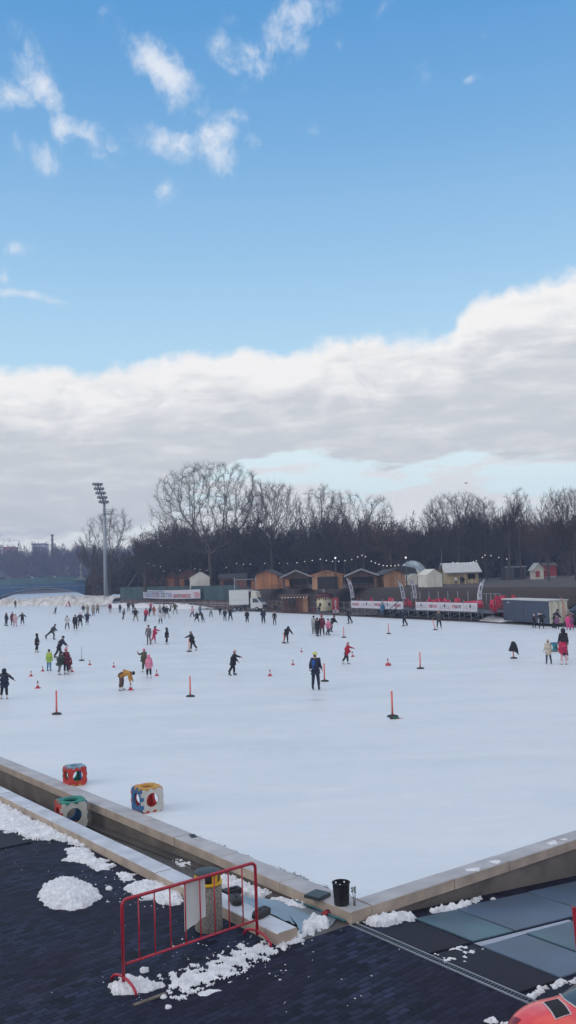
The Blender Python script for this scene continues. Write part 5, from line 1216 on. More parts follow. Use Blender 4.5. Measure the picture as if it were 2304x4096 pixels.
for x, y, h, lab in [(124, 2705, .36, 'cone furthest left, behind its nearer neighbour'), (171, 2685, .34, 'cone left of the child in lime green'), (151, 2753, .42, 'nearest cone on the left, above the coral post'), (288, 2688, .36, 'cone touching the skater in maroon'), (359, 2660, .34, 'cone right of the thin grey post'),
                     (455, 2669, .34, 'cone alone between the maroon skater and the girl in pink'), (523, 2760, .42, 'cone under the head of the bending mustard jacket'), (627, 2703, .38, 'cone right of the girl in the pink jacket'), (1080, 2704, .38, 'cone between the black coat skater and the blue skater'), (1172, 2660, .34, 'cone left of the blue skater, further off than its neighbour'),
                     (1206, 2608, .32, 'furthest small cone, below the group of five'), (1411, 2627, .36, 'cone beside the outstretched hand of the girl in red'), (1552, 2661, .44, 'cone with an extra red bundle at its base, furthest right')]:
    cone(x, y, h, lab)
m_grn = mat('green_cloth', (.03, .13, .09), .8, .3, 20)
b = MB(); r2 = random.Random(2)
for k in range(9): b.lathe([(.02, 0), (.07, .01), (.08, .05), (.03, .09)], [m_grn, m_dark, m_grn][k % 3], 9, (r2.uniform(-.12, .12), r2.uniform(-.07, .02), 0), sx=r2.uniform(.7, 1.3), sy=.8)
b.tube([(.05, -.02, .02), (.2, -.05, .015), (.32, -.02, .01)], .010, m_coral, 5); o = b.build('bundle', loc=G(1575, 2872) + Vector((0, -.22, 0))); tag(o, 'green and black bundle at the foot of the nearest coral post', 'bundle')
b = MB(); b.lathe([(.17, 0), (.19, .06), (.15, .13), (.10, .14)], m_cr, 12); o = b.build('bundle', loc=G(1552, 2661) + Vector((0, -.16, 0))); tag(o, 'red bundle lying against the rightmost cone', 'bundle')
# coat hung over the post
m_coatb = mat('black_cloth', (.012, .013, .018), .85, .3, 8)
g = G(2055, 2634); b = MB(); n = 20; vs = []; s = math.hypot(g.x, g.y) / F
prof = [(.02, 1.30), (.10, 1.27), (.14, 1.16), (.19, .98), (.24, .78), (.27, .62), (.25, .55)]
for i, (r_, z) in enumerate(prof):
    for j in range(n):
        q = 2 * math.pi * j / n; rr2 = r_ * (1 + .18 * math.sin(3 * q + i) * (i / 6)); dz = -.30 * max(0, math.cos(q - .2)) ** 3 * (i / 6) ** 3
        vs.append((rr2 * math.cos(q) + .10 * (i / 6) * max(0, math.cos(q)), rr2 * .7 * math.sin(q), z * (66 * s / 1.3 * 1.0) * 1.0 + dz))
b.add(vs, [(i * n + j, i * n + (j + 1) % n, (i + 1) * n + (j + 1) % n, (i + 1) * n + j) for i in range(6) for j in range(n)] + [tuple(range(n))], m_coatb, True)
o = b.build('hung_coat', loc=g); tag(o, 'black coat draped over a coral post on the open ice at the right', 'coat')

# ================================================================ beyond the far edge: lorry, kiosks, flags, deck, container
# lorry
x0, x1, yb = 925, 1062, 2447; Yt = G(990, yb).y + 1.5; k = Yt / F; g = D((x0 + x1) / 2, yb, Yt); 
t = thing('box_lorry', 'white box lorry with its cab facing right beside the brown kiosk', 'lorry', (g.x, Yt, .02), R(-20)); L = (x1 - x0) * k * 1.02; bl = L * .60
m_lor = mat('lorry_white', (.60, .61, .60), .45, .05, .5, coat=.3)
b = MB(); b.box((-L / 2 + bl / 2, 0, 2.35), (bl, 2.3, 2.5), m_lor); fixn(b.build('box', t))
b = MB(); b.box((-L / 2 + bl / 2, -1.16, 3.58), (bl + .02, .05, .08), m_steel); b.box((-L / 2 + bl / 2, -1.16, 1.14), (bl + .02, .05, .08), m_steel); b.box((-L / 2 + bl / 2, -1.155, 1.95), (bl - .1, .02, .04), m_steel); b.build('box_trim', t)
b = MB(); xc = -L / 2 + bl; b.prism([(xc + .25, .5), (L / 2, .5), (L / 2, 1.15), (L / 2 - .25, 1.45), (L / 2 - .95, 2.25), (xc + .25, 2.25)], -1.0, 1.0, m_lor, 'y'); fixn(b.build('cab', t))
b = MB(); b.prism([(xc + .3, 2.27), (L / 2 - .9, 2.27), (L / 2 - 1.15, 3.2), (xc + .35, 3.4)], -.9, .9, mat('cream_spoiler', (.62, .60, .50), .5), 'y'); fixn(b.build('wind_deflector', t))
b = MB(); b.prism([(L / 2 - .28, 1.50), (L / 2 - .93, 2.23), (L / 2 - .90, 2.26), (L / 2 - .24, 1.52)], -.88, .88, m_glass, 'y'); fixn(b.build('windscreen', t))
b = MB(); b.prism([(xc + .65, 1.45), (L / 2 - .5, 1.45), (L / 2 - 1.0, 2.1), (xc + .65, 2.1)], -1.012, -1.002, m_glass, 'y'); fixn(b.build('side_window', t))
b = MB(); b.box((0, 0, .75), (L * .8, .9, .25), m_dsteel); b.box((xc + .1, 0, 1.9), (.3, 2.0, 2.6), m_void); b.build('chassis', t)
b = MB(); b.box((L / 2 + .02, 0, .82), (.06, 1.5, .35), m_dark); b.build('grille', t)
for s in (-1, 1): b = MB(); b.box((L / 2 - .04, s * .82, 1.12), (.12, .25, .2), m_chr); b.build('headlight', t)
for wx in (-L / 2 + .9, L / 2 - 1.0):
    for s in (-1, 1):
        b = MB(); b.lathe([(.04, -.12), (.36, -.12), (.38, 0), (.36, .12), (.04, .12)], m_rubber, 16); o = b.build('wheel', t); o.location = (wx, s * .95, .38); o.rotation_euler = (R(90), 0, 0)
        b = MB(); b.lathe([(.02, -.14), (.2, -.135), (.2, .135), (.02, .14)], m_steel, 12); b.build('rim', o)
g0 = D(912, 2445, Yt + 2); t = thing('loading_frame', 'pale metal goalpost frame standing behind the lorry box', 'frame', (g0.x + 1.2, Yt + 2.4, .02)); b = MB()
for xx in (0, 3.6): b.box((xx, 0, 2.85), (.14, .14, 5.7), m_trim)
b.box((1.8, 0, 5.3), (3.46, .12, .12), m_trim); b.build('posts', t)
# wooden kiosk with a hatch and a row of lamps
def place(xa, xb, yb, dy=0.):
    Y = G((xa + xb) / 2, yb).y + dy; p = D((xa + xb) / 2, yb, Y); return p, (xb - xa) / F * Y, Y / F
p, w_, k = place(1130, 1236, 2452, 1.0); t = thing('wooden_kiosk', 'brown wooden kiosk with a row of lamps under its flat roof', 'kiosk', (p.x, p.y, .02), R(-6))
hk = 66 * k
b = MB(); b.box((w_ * .27, 1.4, hk / 2), (w_ * .46, 2.8, hk), m_wood_r); b.box((-w_ * .23, 1.4, hk * .20), (w_ * .54, 2.8, hk * .40), m_wood_d); b.box((-w_ * .23, 2.7, hk * .7), (w_ * .54, .2, hk * .598), m_wood_d)
for xx in (-.49, -.30, -.12, .03): b.box((w_ * xx, .05, hk * .7), (.12, .12, hk * .598), m_wood_r)
fixn(b.build('wall', t))
b = MB(); b.box((-w_ * .02, 1.1, hk + .10), (w_ + .7, 3.9, .18), m_roof_br); b.box((-w_ * .02, -.84, hk - .02), (w_ + .7, .05, .25), m_wood_d); b.build('roof', t)
b = MB(); b.box((-w_ * .23, -.1, hk * .42), (w_ * .54, .5, .08), m_wood_d)
b.build('counter', t)
b = MB(); b.box((-w_ * .2, 2.58, hk * .68), (w_ * .3, .04, .8), m_glass); b.build('menu_board', t)
b = MB(); b.box((w_ * .36, -.03, hk * .45), (w_ * .2, .05, hk * .86), m_wood_p); b.build('door', t)
b0 = MB(); b0.lathe([(.01, -.05), (.05, -.03), (.06, .02), (.03, .06)], m_bulb, 8)
for i in range(9):
    o = b0.build('bulb', t); o.location = (-w_ / 2 + .1 + i * w_ * .115, -.86, hk - .22)
b = MB(); r3 = random.Random(8)
for i in range(16): b.box((-w_ * .5 + i * w_ * .034, -.5, .45), (.08, .05, .9), m_wood_d)
b.box((-w_ * .23, -.5, .8), (w_ * .56, .06, .07), m_wood_d); b.build('fence_panel', t)
# round kiosk
p, w_, k = place(1268, 1332, 2449, 0.); t = thing('round_kiosk', 'round cream kiosk with a maroon icing-like roof and a white spire', 'kiosk', (p.x, p.y + .4, .02)); rk = w_ / 2; hk = 62 * k
m_cream = mat('cream_paint', (.58, .53, .36), .6, .05); m_mar = mat('maroon_roof', (.13, .035, .05), .6)
b = MB(); b.lathe([(rk * .92, 0), (rk * .95, .1), (rk, hk)], m_cream, 24); b.build('wall', t)
b = MB(); b.lathe([(rk * 1.04, hk - .02), (rk * 1.10, hk + .05), (rk * 1.12, hk + .30), (rk * .7, hk + .45), (.15, hk + .55)], m_mar, 24)
b.build('roof', t)
b = MB()
for i in range(22):
    a = 2 * math.pi * i / 22; l = .28 + .26 * ((i * 7) % 5) / 4; b.box(((rk * 1.025) * math.cos(a), (rk * 1.025) * math.sin(a), hk - l / 2), (.06, .20, l), m_mar, (0, 0, a))
b.build('icing', t)
b = MB(); b.lathe([(.10, hk + .5), (.30, hk + .95), (.36, hk + 1.4), (.22, hk + 1.9), (.14, hk + 2.1), (.17, hk + 2.3), (.05, hk + 2.45)], m_white, 14); b.build('spire', t)
b = MB()
for a in (-2.2, -1.0): b.box((rk * 1.0 * math.cos(a), rk * 1.0 * math.sin(a), hk * .5), (.06, .30, .5), m_void, (0, 0, a))
b.build('hatch', t)
b = MB(); b.lathe([(rk * 1.15, 0), (rk * 1.15, .18), (rk * .9, .2)], m_dsteel, 24); b.build('plinth', t)
# red vertical banner stand
p, w_, k = place(1330, 1357, 2459, .6); t = thing('banner_stand', 'red upright banner stand with white letters beside the round kiosk', 'banner', (p.x, p.y, .02), R(6)); b = MB(); hb2 = 62 * k
b.box((0, 0, hb2 / 2 + .15), (w_ * .95, .03, hb2), m_redw); b.build('cloth', t)
b = MB(); rr = random.Random(6)
for i in range(5):
    z = hb2 - .3 - i * .36; b.box((0, -.022, z), (w_ * .14, .012, .26), m_bwhite); b.box((0, -.0225, z + .1 * ((i % 3) - 1)), (w_ * .45, .012, .06), m_bwhite)
b.box((0, -.022, .42), (w_ * .9, .012, .38), m_bwhite); b.box((-.1, -.030, .42), (w_ * .4, .012, .12), m_blk); b.build('lettering', t)
b = MB(); b.box((0, 0, .06), (w_, .5, .08), m_dsteel); b.box((0, .03, hb2 / 2 + .3), (.04, .02, hb2 + .2), m_dsteel); b.build('stand', t)
b = MB(); b.box((0, 0, .5), (.05, .05, 1.), m_pred)
for i in range(2): b.box((.25 - .25 * i, 0, .5), (.07, .05, .9), m_pred)
p, _, k = place(1243, 1256, 2452, .5); o = b.build('red_rack', loc=(p.x, p.y, .02)); tag(o, 'narrow red rack between the wooden kiosk and the round kiosk', 'rack')
# clutter left of the kiosk: bare fence of pallets
def slope_z(o):
    q = max(0., min(1., (o - 9.5) / 4.5)); return .03 + 3.47 * q * q * (3 - 2 * q)
def railing(name, label, px0, px1, y0, y1, dy, h, n, mt, rails=2, z=.02, r_=.03, cat='railing'):
    a = G(px0, y0); c = G(px1, y1); a.y += dy; c.y += dy; a.z = c.z = slope_z(dy) - .15; e = math.atan2((c - a).y, (c - a).x); L = (c - a).length
    t = thing(name, label, cat, a, e)
    for i in range(n + 1): b = MB(); b.tube([(L * i / n, 0, 0), (L * i / n, 0, h)], r_, mt, 5); b.build('post', t)
    for j in range(rails): b = MB(); zz = h * (j + 1) / rails - .03; b.tube([(0, 0, zz), (L, 0, zz)], r_ * .8, mt, 5); b.build('rail', t)
    return t, L, e
railing('pallet_fence', 'brown slatted fence between the lorry and the wooden kiosk', 1066, 1130, 2446, 2450, 2.5, 1.5, 10, m_wood_d, 4, r_=.05, cat='fence')
railing('handrail', 'grey handrail running along the foot of the slope above the kiosks', 1065, 1420, 2452, 2466, 9.8, 1.7, 16, m_steel, 2, z=.8, cat='handrail')
railing('slope_fence', 'row of thin silver posts on the bare slope above the red deck', 1700, 1960, 2482, 2495, 11.2, 2.2, 6, m_steel, 0, z=1.6, cat='fence')
railing('slope_fence', 'thin silver posts on the slope above the dark container', 2005, 2110, 2496, 2501, 11.4, 1.7, 5, m_steel, 1, z=1.9, cat='fence')
railing('wire_fence', 'long low wire fence along the top of the slope under the huts', 930, 1530, 2442, 2472, 13.6, 1.0, 34, m_dsteel, 3, z=3.4, r_=.025, cat='fence')
railing('slope_rail', 'pale rail climbing the slope behind the container at the right', 2100, 2330, 2500, 2513, 11.3, .7, 8, m_steel, 1, z=2.4, cat='railing')
# deck on scaffolding with white banners
a = G(1405, 2466); c = G(2005, 2496); a.y += 3.2; c.y += 3.2; e = math.atan2((c - a).y, (c - a).x); L = (c - a).length; kk = a.y / F
U = lambda px: ((D(px, 2480, 100).x / 100), )[0]
def deck_u(px):
    "distance along the deck for a picture column"
    s = D(px, 2480, 1.).x; return (s * a.y - a.x) / (math.cos(e) - s * math.sin(e))
t = thing('stage_deck', 'long low deck on scaffolding along the rink edge, open underneath', 'deck', a, e)
b = MB(); b.box((L / 2, 2.2, .95), (L, 4.4, .12), m_dsteel); b.build('platform', t)
i = 0; x = 0
while x < L:
    b = MB()
    for yy in (0, 2.2): b.tube([(x, yy, 0), (x, yy, .94)], .035, m_steel, 5)
    b.tube([(x, 0, .3), (x + 1.9, 0, .8)], .022, m_steel, 4); b.tube([(x, 0, .25), (x + 2., 0, .25)], .022, m_steel, 4); b.build('scaffold_bay', t); x += 2.05
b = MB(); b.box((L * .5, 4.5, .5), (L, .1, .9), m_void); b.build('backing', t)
tb = thing('banner_fence', 'row of white printed banners on the railing of the red deck', 'fence', a, e)
segs = [1409, 1450, 1495, 1535, 1575, 1618, 'gap', 1668, 1712, 1762, 1806, 1860, 1914]
x_prev = None; idx = 0; rr = random.Random(12)
for q in segs:
    if q == 'gap': x_prev = None; continue
    u = deck_u(q)
    b = MB(); b.tube([(u, -.05, 0), (u, -.05, 2.35)], .03, m_steel, 5); b.build('post', tb)
    if x_prev is not None:
        b = MB(); w_ = u - x_prev - .06; cx = (u + x_prev) / 2; b.box((cx, -.10, 1.55), (w_, .02, .95), m_bwhite); pn = b.build('banner', tb)
        b = MB()
        if idx % 2 == 0:
            glyphs(b, cx - w_ * .36, cx + w_ * .36, 1.38, .36, [m_pred, m_pred, m_blk], rr, -.118, .12)
        else:
            for s in (-1, 1):
                b.tube([(cx + s * w_ * .28 + .26 * math.cos(v), -.115, 1.5 + .17 * math.sin(v)) for v in [2 * math.pi * j / 10 for j in range(11)]], .022, m_blk, 4)
            b.box((cx, -.118, 1.62), (.28, .012, .26), m_blk); b.box((cx, -.118, 1.34), (.09, .012, .22), m_pred); b.box((cx, -.118, 1.8), (.40, .012, .05), m_blk)
        b.build('lettering', pn); idx += 1
    x_prev = u
# stairs
u = deck_u(1605); t = thing('stairs', 'dark metal stairs with sloping handrails climbing to the red deck', 'stairs', a + Vector((math.cos(e), math.sin(e), 0)) * u, e); b = MB()
for i in range(6): b.box((i * .32 - .6, -.55, .14 + i * .15), (.34, 1.1, .05), m_dsteel)
b.build('steps', t)
for s in (-1.1, -.02):
    b = MB(); b.tube([(-1.1, s, .95), (1.2, s, 2.15)], .04, m_dark, 5); b.tube([(-1.1, s, .45), (1.2, s, 1.6)], .04, m_dark, 5); b.tube([(-1.0, s, 0), (-1.0, s, 1.)], .04, m_dark, 5); b.tube([(.6, s, .4), (.6, s, 1.85)], .04, m_dark, 5); b.build('handrail', t)
# red folding chairs on the deck
m_rch = mat('red_plastic', (.56, .035, .09), .45, .1, 3)
def chair_at(px, v, z, label, first=[None], rz=None, sc=1.):
    u = deck_u(px); loc = a + Vector((math.cos(e), math.sin(e), 0)) * u + Vector((-math.sin(e), math.cos(e), 0)) * v; loc.z = z
    if first[0] is None:
        t = thing('red_chair', label, 'chair', loc, 0, 'red chairs on the deck')
        b = MB(); b.box((0, 0, .45), (.46, .44, .04), m_rch); b.build('seat', t); b = MB(); b.box((0, .21, .72), (.46, .04, .46), m_rch, (-.12, 0, 0)); b.build('backrest', t)
        for sx in (-1, 1):
            for sy in (-1, 1): b = MB(); b.tube([(sx * .2, sy * .19, .43), (sx * .23, sy * .22, 0)], .018, m_rch, 5); b.build('leg', t)
        first[0] = t
    else: t = dup(first[0], loc, None, label)
    t.rotation_euler.z = rz if rz is not None else rr.uniform(0, 6.3); t.scale = (sc,) * 3
zones = [(1425, 1470, 'red chair above the leftmost white banners of the deck'), (1470, 1540, 'red chair above the third and fourth white banners'), (1545, 1590, 'red chair left of the deck stairs'), (1590, 1640, 'red chair beside the deck stairs'), (1650, 1700, 'red chair just right of the deck stairs'), (1700, 1720, 'red chair above the banner right of the stairs'), (1752, 1768, 'red chair above the middle banner of the right half')]
for i in range(44):
    za, zb2, lab = zones[i % len(zones)]; chair_at(rr.uniform(za, zb2), rr.uniform(.5, 3.4), 1.02 if i % 3 else 1.45, lab)
for i in range(20): chair_at(rr.uniform(1920, 1998), rr.uniform(.3, 3.), [1.02, 1.45, 1.85, .6][i % 4], 'red chair in the heap at the right end of the deck')
u = deck_u(1832); b = MB(); b.prism([(-1.5, 0), (1.35, 0), (1.45, .45), (1.1, .85), (.2, .80), (-.7, .45)], 1., 2.6, m_rch, 'y'); o = fixn(b.build('folded_awning', loc=a + Vector((math.cos(e), math.sin(e), 0)) * u + Vector((0, 0, 1.35)), rz=e)); tag(o, 'heap of red folded awning cloth above the right-hand banners', 'awning')
for px in (1710, 1758):
    u = deck_u(px); b = MB(); b.box((0, 0, .55), (.75, .6, 1.1), m_rch, None, .9); b.box((0, -.31, .7), (.5, .02, .4), m_mar); o = b.build('red_bin', loc=a + Vector((math.cos(e), math.sin(e), 0)) * u + Vector((-math.sin(e), math.cos(e), 0)) * 1.2 + Vector((0, 0, 1.15)), rz=e); tag(o, 'tall red box on the deck, ' + ('left' if px == 1710 else 'right') + ' of the pair above the banners', 'box')
# feather flags
def flag(label, top, bot, wpx, dy, lean, marks=True, mt=None, wave=.0):
    "sail between two photo pixels, standing on the slope"
    gg = G(bot[0], hor(bot[0]) + 250, 0); Y = edge_y(D(bot[0], 2460, 120).x) + dy; Pt, Pb = D(*top, Y), D(*bot, Y); k = Y / F; w_ = wpx * k; hh = (Pt - Pb).length
    t = thing('feather_flag', label, 'flag', (Pb.x, Y, Pb.z - 1.0)); d = (Pt - Pb); b = MB(); n = 12; vs = []
    for i in range(n + 1):
        q = i / n; c_ = Vector((0, 0, 1.)) + d * q + Vector((lean * .12 * math.sin(math.pi * q), 0, 0)); ww = w_ * (1 - .75 * max(0, q - .86) / .14); y = .05 * math.sin(q * 7)
        vs += [c_ + Vector((0, y, 0)), c_ + Vector((ww if lean > 0 else -ww, y + .04, -.18 * q)), c_ + Vector((0, y + .012, 0)), c_ + Vector((ww if lean > 0 else -ww, y + .052, -.18 * q))]
    b.add(vs, [(4 * i, 4 * i + 4, 4 * i + 5, 4 * i + 1) for i in range(n)] + [(4 * i + 2, 4 * i + 3, 4 * i + 7, 4 * i + 6) for i in range(n)] + [(4 * i + 1, 4 * i + 5, 4 * i + 7, 4 * i + 3) for i in range(n)], mt or m_bwhite, True); b.build('sail', t)
    b = MB(); b.tube([(0, .02, -.6 - Pb.z * .0), (0, .02, 1.)] + [vs[4 * i] + Vector((0, .02, 0)) for i in range(n + 1)], .025, m_dsteel, 5); b.build('pole', t)
    if marks:
        b = MB(); s = 1 if lean > 0 else -1
        for i, (q, kind) in enumerate([(.9, 0), (.8, 0), (.62, 1), (.52, 1), (.44, 2), (.30, 0), (.20, 2), (.10, 0)]):
            c_ = Vector((0, 0, 1.)) + d * q + Vector((lean * .12 * math.sin(math.pi * q) + s * w_ * .5, .05 * math.sin(q * 7) - .03, -.09 * q))
            if kind == 0: b.tube([c_ + Vector((w_ * .26 * math.cos(v), 0, w_ * .3 * math.sin(v))) for v in [2 * math.pi * j / 9 for j in range(10)]], .02, m_blk, 4)
            elif kind == 1: b.box(c_, (w_ * .36, .02, w_ * .42), m_blk)
            else: b.box(c_, (w_ * .5, .02, .07), m_blk); b.box(c_ + Vector((0, -.003, .12)), (w_ * .3, .02, .06), m_blk)
        b.build('lettering', t)
flag('white feather flag with black print, leftmost, beside the round kiosk', (1383, 2308), (1403, 2392), 15, 5, 1)
flag('white feather flag with black print in front of the pine hut', (1585, 2316), (1607, 2396), 16, 5, 1)
flag('white feather flag with black print just left of the white tent', (1636, 2314), (1652, 2394), 16, 5, 1)
flag('white feather flag with black print standing below the beige bar, leaning right', (1942, 2310), (1927, 2398), 17, 5, -1)
flag('narrow orange and white feather flag at the right end of the container', (2236, 2375), (2252, 2462), 9, 3.4, 1, False, mat('faded_orange_cloth', (.50, .26, .20), .8, .3, 2))
# container
p0, p1 = G(2007, 2491), G(2190, 2507); e2 = math.atan2((p1 - p0).y, (p1 - p0).x); Lc = (p1 - p0).length; hc = 2.45
nb = Vector((-math.sin(e2), math.cos(e2), 0)) * .25
t = thing('container', 'dark blue-grey container cabin with a pale roof edge and a cream end wall', 'container', (p0.x + nb.x, p0.y + nb.y, .02), e2)
m_cont = mat('anthracite_sheet', (.030, .050, .088), .55, .1, .6); m_cend = plank_mat('cream_corrugated', (.58, .56, .44), .22, 'Y', dark=.35)
b = MB(); b.box((Lc / 2, 1.0, hc / 2 + .1), (Lc, 2.0, hc - .3), m_cont); fixn(b.build('wall', t))
b = MB(); b.box((Lc / 2, 1.0, hc + .02), (Lc + .2, 2.2, .12), m_roof_w); b.build('roof', t)
b = MB(); b.box((Lc + .015, 1.0, hc / 2 + .1), (.03, 1.96, hc - .34), m_cend); b.build('end_wall', t)
b = MB()
for z_ in (.35, 1.0): b.box((Lc * .5, -.008, z_ * hc * .8), (Lc * .98, .016, .03), m_dsteel)
b.box((Lc * .46, -.012, hc * .5), (.05, .024, hc * .6), m_dsteel); b.build('seam', t)
b = MB(); b.box((Lc * .82, -.02, hc * .3), (.75, .05, .95), m_bwhite); b.box((Lc * .80, -.048, hc * .34), (.3, .012, .4), m_dsteel); b.build('notice_panel', t)
b = MB(); b.box((Lc * .12, -.012, hc * .87), (.16, .02, .12), m_bwhite); b.box((Lc * .145, -.012, hc * .87), (.10, .02, .12), m_bwhite); b.build('marking', t)
# dark machine at the right edge
p = G(2298, 2505); t = thing('dark_machine', 'dark vehicle front with a raised arm cut by the right edge, behind the pink children', 'machine', (p.x + 1.6, p.y + 2.5, .02), 0); b = MB()
m_navy = mat('navy_paint', (.02, .045, .075), .5)
b.prism([(-1.6, .4), (1.5, .4), (1.5, 2.3), (-.2, 2.3), (-.8, 1.5), (-1.6, 1.3)], -.9, .9, m_navy, 'y'); fixn(b.build('body', t))
b = MB(); b.prism([(-.15, 2.2), (-.68, 1.55), (1.2, 1.55), (1.2, 2.2)], -.915, -.902, m_bwhite, 'y'); fixn(b.build('window', t))
b = MB(); b.tube([(-1.9, -.7, 1.3), (-.6, -.7, 2.2), (.6, -.7, 3.0)], .09, m_dark, 6); b.build('arm', t)
for sx in (-1., 1.): b = MB(); b.lathe([(.04, -.15), (.42, -.15), (.42, .15), (.04, .15)], m_rubber, 14); o = b.build('wheel', t); o.location = (sx, -.85, .42); o.rotation_euler = (R(90), 0, 0)
# bird
g = D(1864, 1933, 95); t = thing('bird', 'small dark bird flying above the trees', 'bird', g, R(20)); b = MB()
m_bird = mat('dark_feathers', (.03, .03, .035), .9)
b.tube([(-.17, 0, 0), (-.09, 0, .0), (0, 0, .015), (.09, 0, .01), (.14, 0, .03), (.18, 0, .02)], [.012, .03, .045, .04, .025, .005], m_bird, 8); b.build('body', t)
for s in (-1, 1): b = MB(); b.add([(-.05, 0, .01), (.06, 0, .01), (.03, s * .16, .08), (-.03, s * .30, .03), (-.06, s * .15, .05), (-.05, 0, .022), (.06, 0, .022), (.03, s * .16, .09), (-.03, s * .30, .04), (-.06, s * .15, .06)], [(0, 1, 2, 4), (2, 3, 4), (5, 9, 7, 6), (7, 9, 8)], m_bird); b.build('wing', t)

# steam drifting over the bridge
g = D(20, 2300, 285); m = bpy.data.materials.new('steam'); m.use_nodes = True; nt2 = m.node_tree; nt2.nodes.clear()
o_ = nt2.nodes.new('ShaderNodeOutputMaterial'); v_ = nt2.nodes.new('ShaderNodeVolumePrincipled'); nt2.links.new(v_.outputs[0], o_.inputs['Volume']); v_.inputs['Color'].default_value = (.9, .92, .95, 1)
c_ = nt2.nodes.new('ShaderNodeTexCoord'); n_ = nt2.nodes.new('ShaderNodeTexNoise'); n_.inputs['Scale'].default_value = .22; n_.inputs['Detail'].default_value = 4; nt2.links.new(c_.outputs['Object'], n_.inputs[0])
mr = nt2.nodes.new('ShaderNodeMapRange'); nt2.links.new(n_.outputs[0], mr.inputs[0]); mr.inputs[1].default_value = .42; mr.inputs[2].default_value = .68; mr.inputs[3].default_value = 0; mr.inputs[4].default_value = .14; nt2.links.new(mr.outputs[0], v_.inputs['Density'])
b = MB(); prof = [(5.5, -1, 0), (4.6, 0, 1.2), (3., -1.2, 3), (1.9, -2.4, 5), (.8, -3.6, 7)]; n = 16; vs = []
for r_, dx, z in prof: vs += [(dx + r_ * math.cos(2 * math.pi * j / n), r_ * .6 * math.sin(2 * math.pi * j / n), z) for j in range(n)]
b.add(vs, [(i * n + j, i * n + (j + 1) % n, (i + 1) * n + (j + 1) % n, (i + 1) * n + j) for i in range(4) for j in range(n)] + [tuple(range(n - 1, -1, -1)), tuple(range(4 * n, 5 * n))], m); tag(b.build('steam', loc=(g.x, 285, 5.2)), kind='stuff')

# ================================================================ people
CL = dict(black=(.014, .015, .020), navy=(.020, .027, .055), dgrey=(.045, .055, .062), grey=(.15, .15, .155), lgrey=(.33, .34, .34), white=(.60, .60, .60), cream=(.55, .50, .40), beige=(.30, .26, .21), olive=(.085, .080, .050), dgreen=(.030, .048, .042),
          maroon=(.13, .020, .040), red=(.42, .018, .045), crimson=(.50, .03, .10), pink=(.72, .25, .36), hotpink=(.72, .07, .25), orange=(.42, .10, .055), mustard=(.50, .24, .045), lime=(.38, .52, .09), blue=(.025, .08, .30), sky=(.06, .20, .36), jeans=(.11, .15, .22),
          teal=(.10, .19, .22), purple=(.23, .09, .20), brown=(.10, .06, .05), yellow=(.58, .62, .18), palepink=(.62, .42, .45))
def cl(n): return mat('cloth_' + n, CL[n], .85, .18, 9, bump=.25, bscale=14)
m_skin = mat('skin', (.52, .29, .21), .6, .05); m_hair = {'dark': mat('dark_hair', (.018, .013, .012), .6, .2, 20), 'brown': mat('brown_hair', (.075, .04, .025), .6, .2, 20), 'fair': mat('fair_hair', (.30, .21, .13), .6, .2, 20)}
POSE = {  # lean, legs (swing, knee, spread) x2, arms (swing, elbow, spread) x2
    'stand': (3, ((4, 5, 5), (-4, 5, 5)), ((4, 15, 12), (0, 15, 12))), 'walk': (5, ((16, 8, 4), (-16, 14, 4)), ((-16, 15, 12), (18, 20, 12))), 'glide': (14, ((12, 26, 7), (-10, 18, 9)), ((10, 25, 28), (-8, 20, 30))),
    'stride': (38, ((38, 48, 4), (-48, 4, 8)), ((-6, 12, 14), (32, 22, 14))), 'bend': (88, ((8, 14, 9), (2, 12, 9)), ((14, 8, 5), (6, 8, 5))), 'arms': (4, ((5, 8, 9), (-5, 8, 9)), ((5, 12, 48), (5, 12, 48))), 'wide': (6, ((6, 6, 17), (-4, 6, 17)), ((10, 20, 32), (0, 20, 32))),
    'lunge': (18, ((22, 20, 14), (-30, 6, 14)), ((35, 15, 30), (-25, 12, 30))), 'lean': (34, ((16, 28, 5), (-14, 16, 5)), ((26, 26, 8), (22, 26, 8))), 'hunch': (55, ((6, 14, 6), (-4, 12, 6)), ((12, 10, 30), (8, 10, 30))), 'reach': (16, ((12, 10, 5), (-16, 18, 5)), ((58, 18, 6), (10, 30, 10))),
    'back': (12, ((10, 16, 5), (-12, 14, 5)), ((-34, 12, 12), (-30, 12, 12))), 'crouch': (40, ((70, 110, 10), (60, 100, 10)), ((60, 30, 10), (60, 30, 10))), 'fly': (20, ((10, 14, 4), (-26, 20, 6)), ((20, 8, 75), (-10, 8, 75))), 'side': (3, ((8, 10, 3), (-6, 8, 3)), ((8, 40, 6), (-4, 20, 6))),
    'up': (4, ((6, 6, 5), (-6, 8, 5)), ((60, 95, 20), (5, 20, 12))), 'push': (22, ((16, 18, 6), (-18, 16, 6)), ((42, 24, 8), (38, 24, 8))), 'pocket': (2, ((6, 5, 6), (-3, 5, 6)), ((-8, 40, 14), (-8, 40, 14))), 'hips': (2, ((2, 4, 11), (-2, 4, 11)), ((-8, 50, 34), (-8, 50, 34)))}
PEND = []
SK = {}
def skate_mesh(c):
    if c in SK: return SK[c]
    b = MB(); m = {'white': m_white, 'black': m_dark, 'pink': m_pale, 'blue': cl('sky')}[c]
    b.tube([(-.03, 0, .26), (-.02, 0, .16), (-.02, 0, .09)], [.055, .052, .050], m, 10); b.tube([(-.065, 0, .085), (0, 0, .09), (.09, 0, .085), (.16, 0, .075), (.19, 0, .07)], [.036, .044, .044, .036, .016], m, 10)
    b.box((.055, 0, .048), (.20, .02, .03), m_dark); b.box((.055, 0, .018), (.29, .006, .036), m_steel)
    me = b.build('skate').data; bpy.data.objects.remove([o for o in bpy.data.objects if o.data is me][0]); SK[c] = me; return me
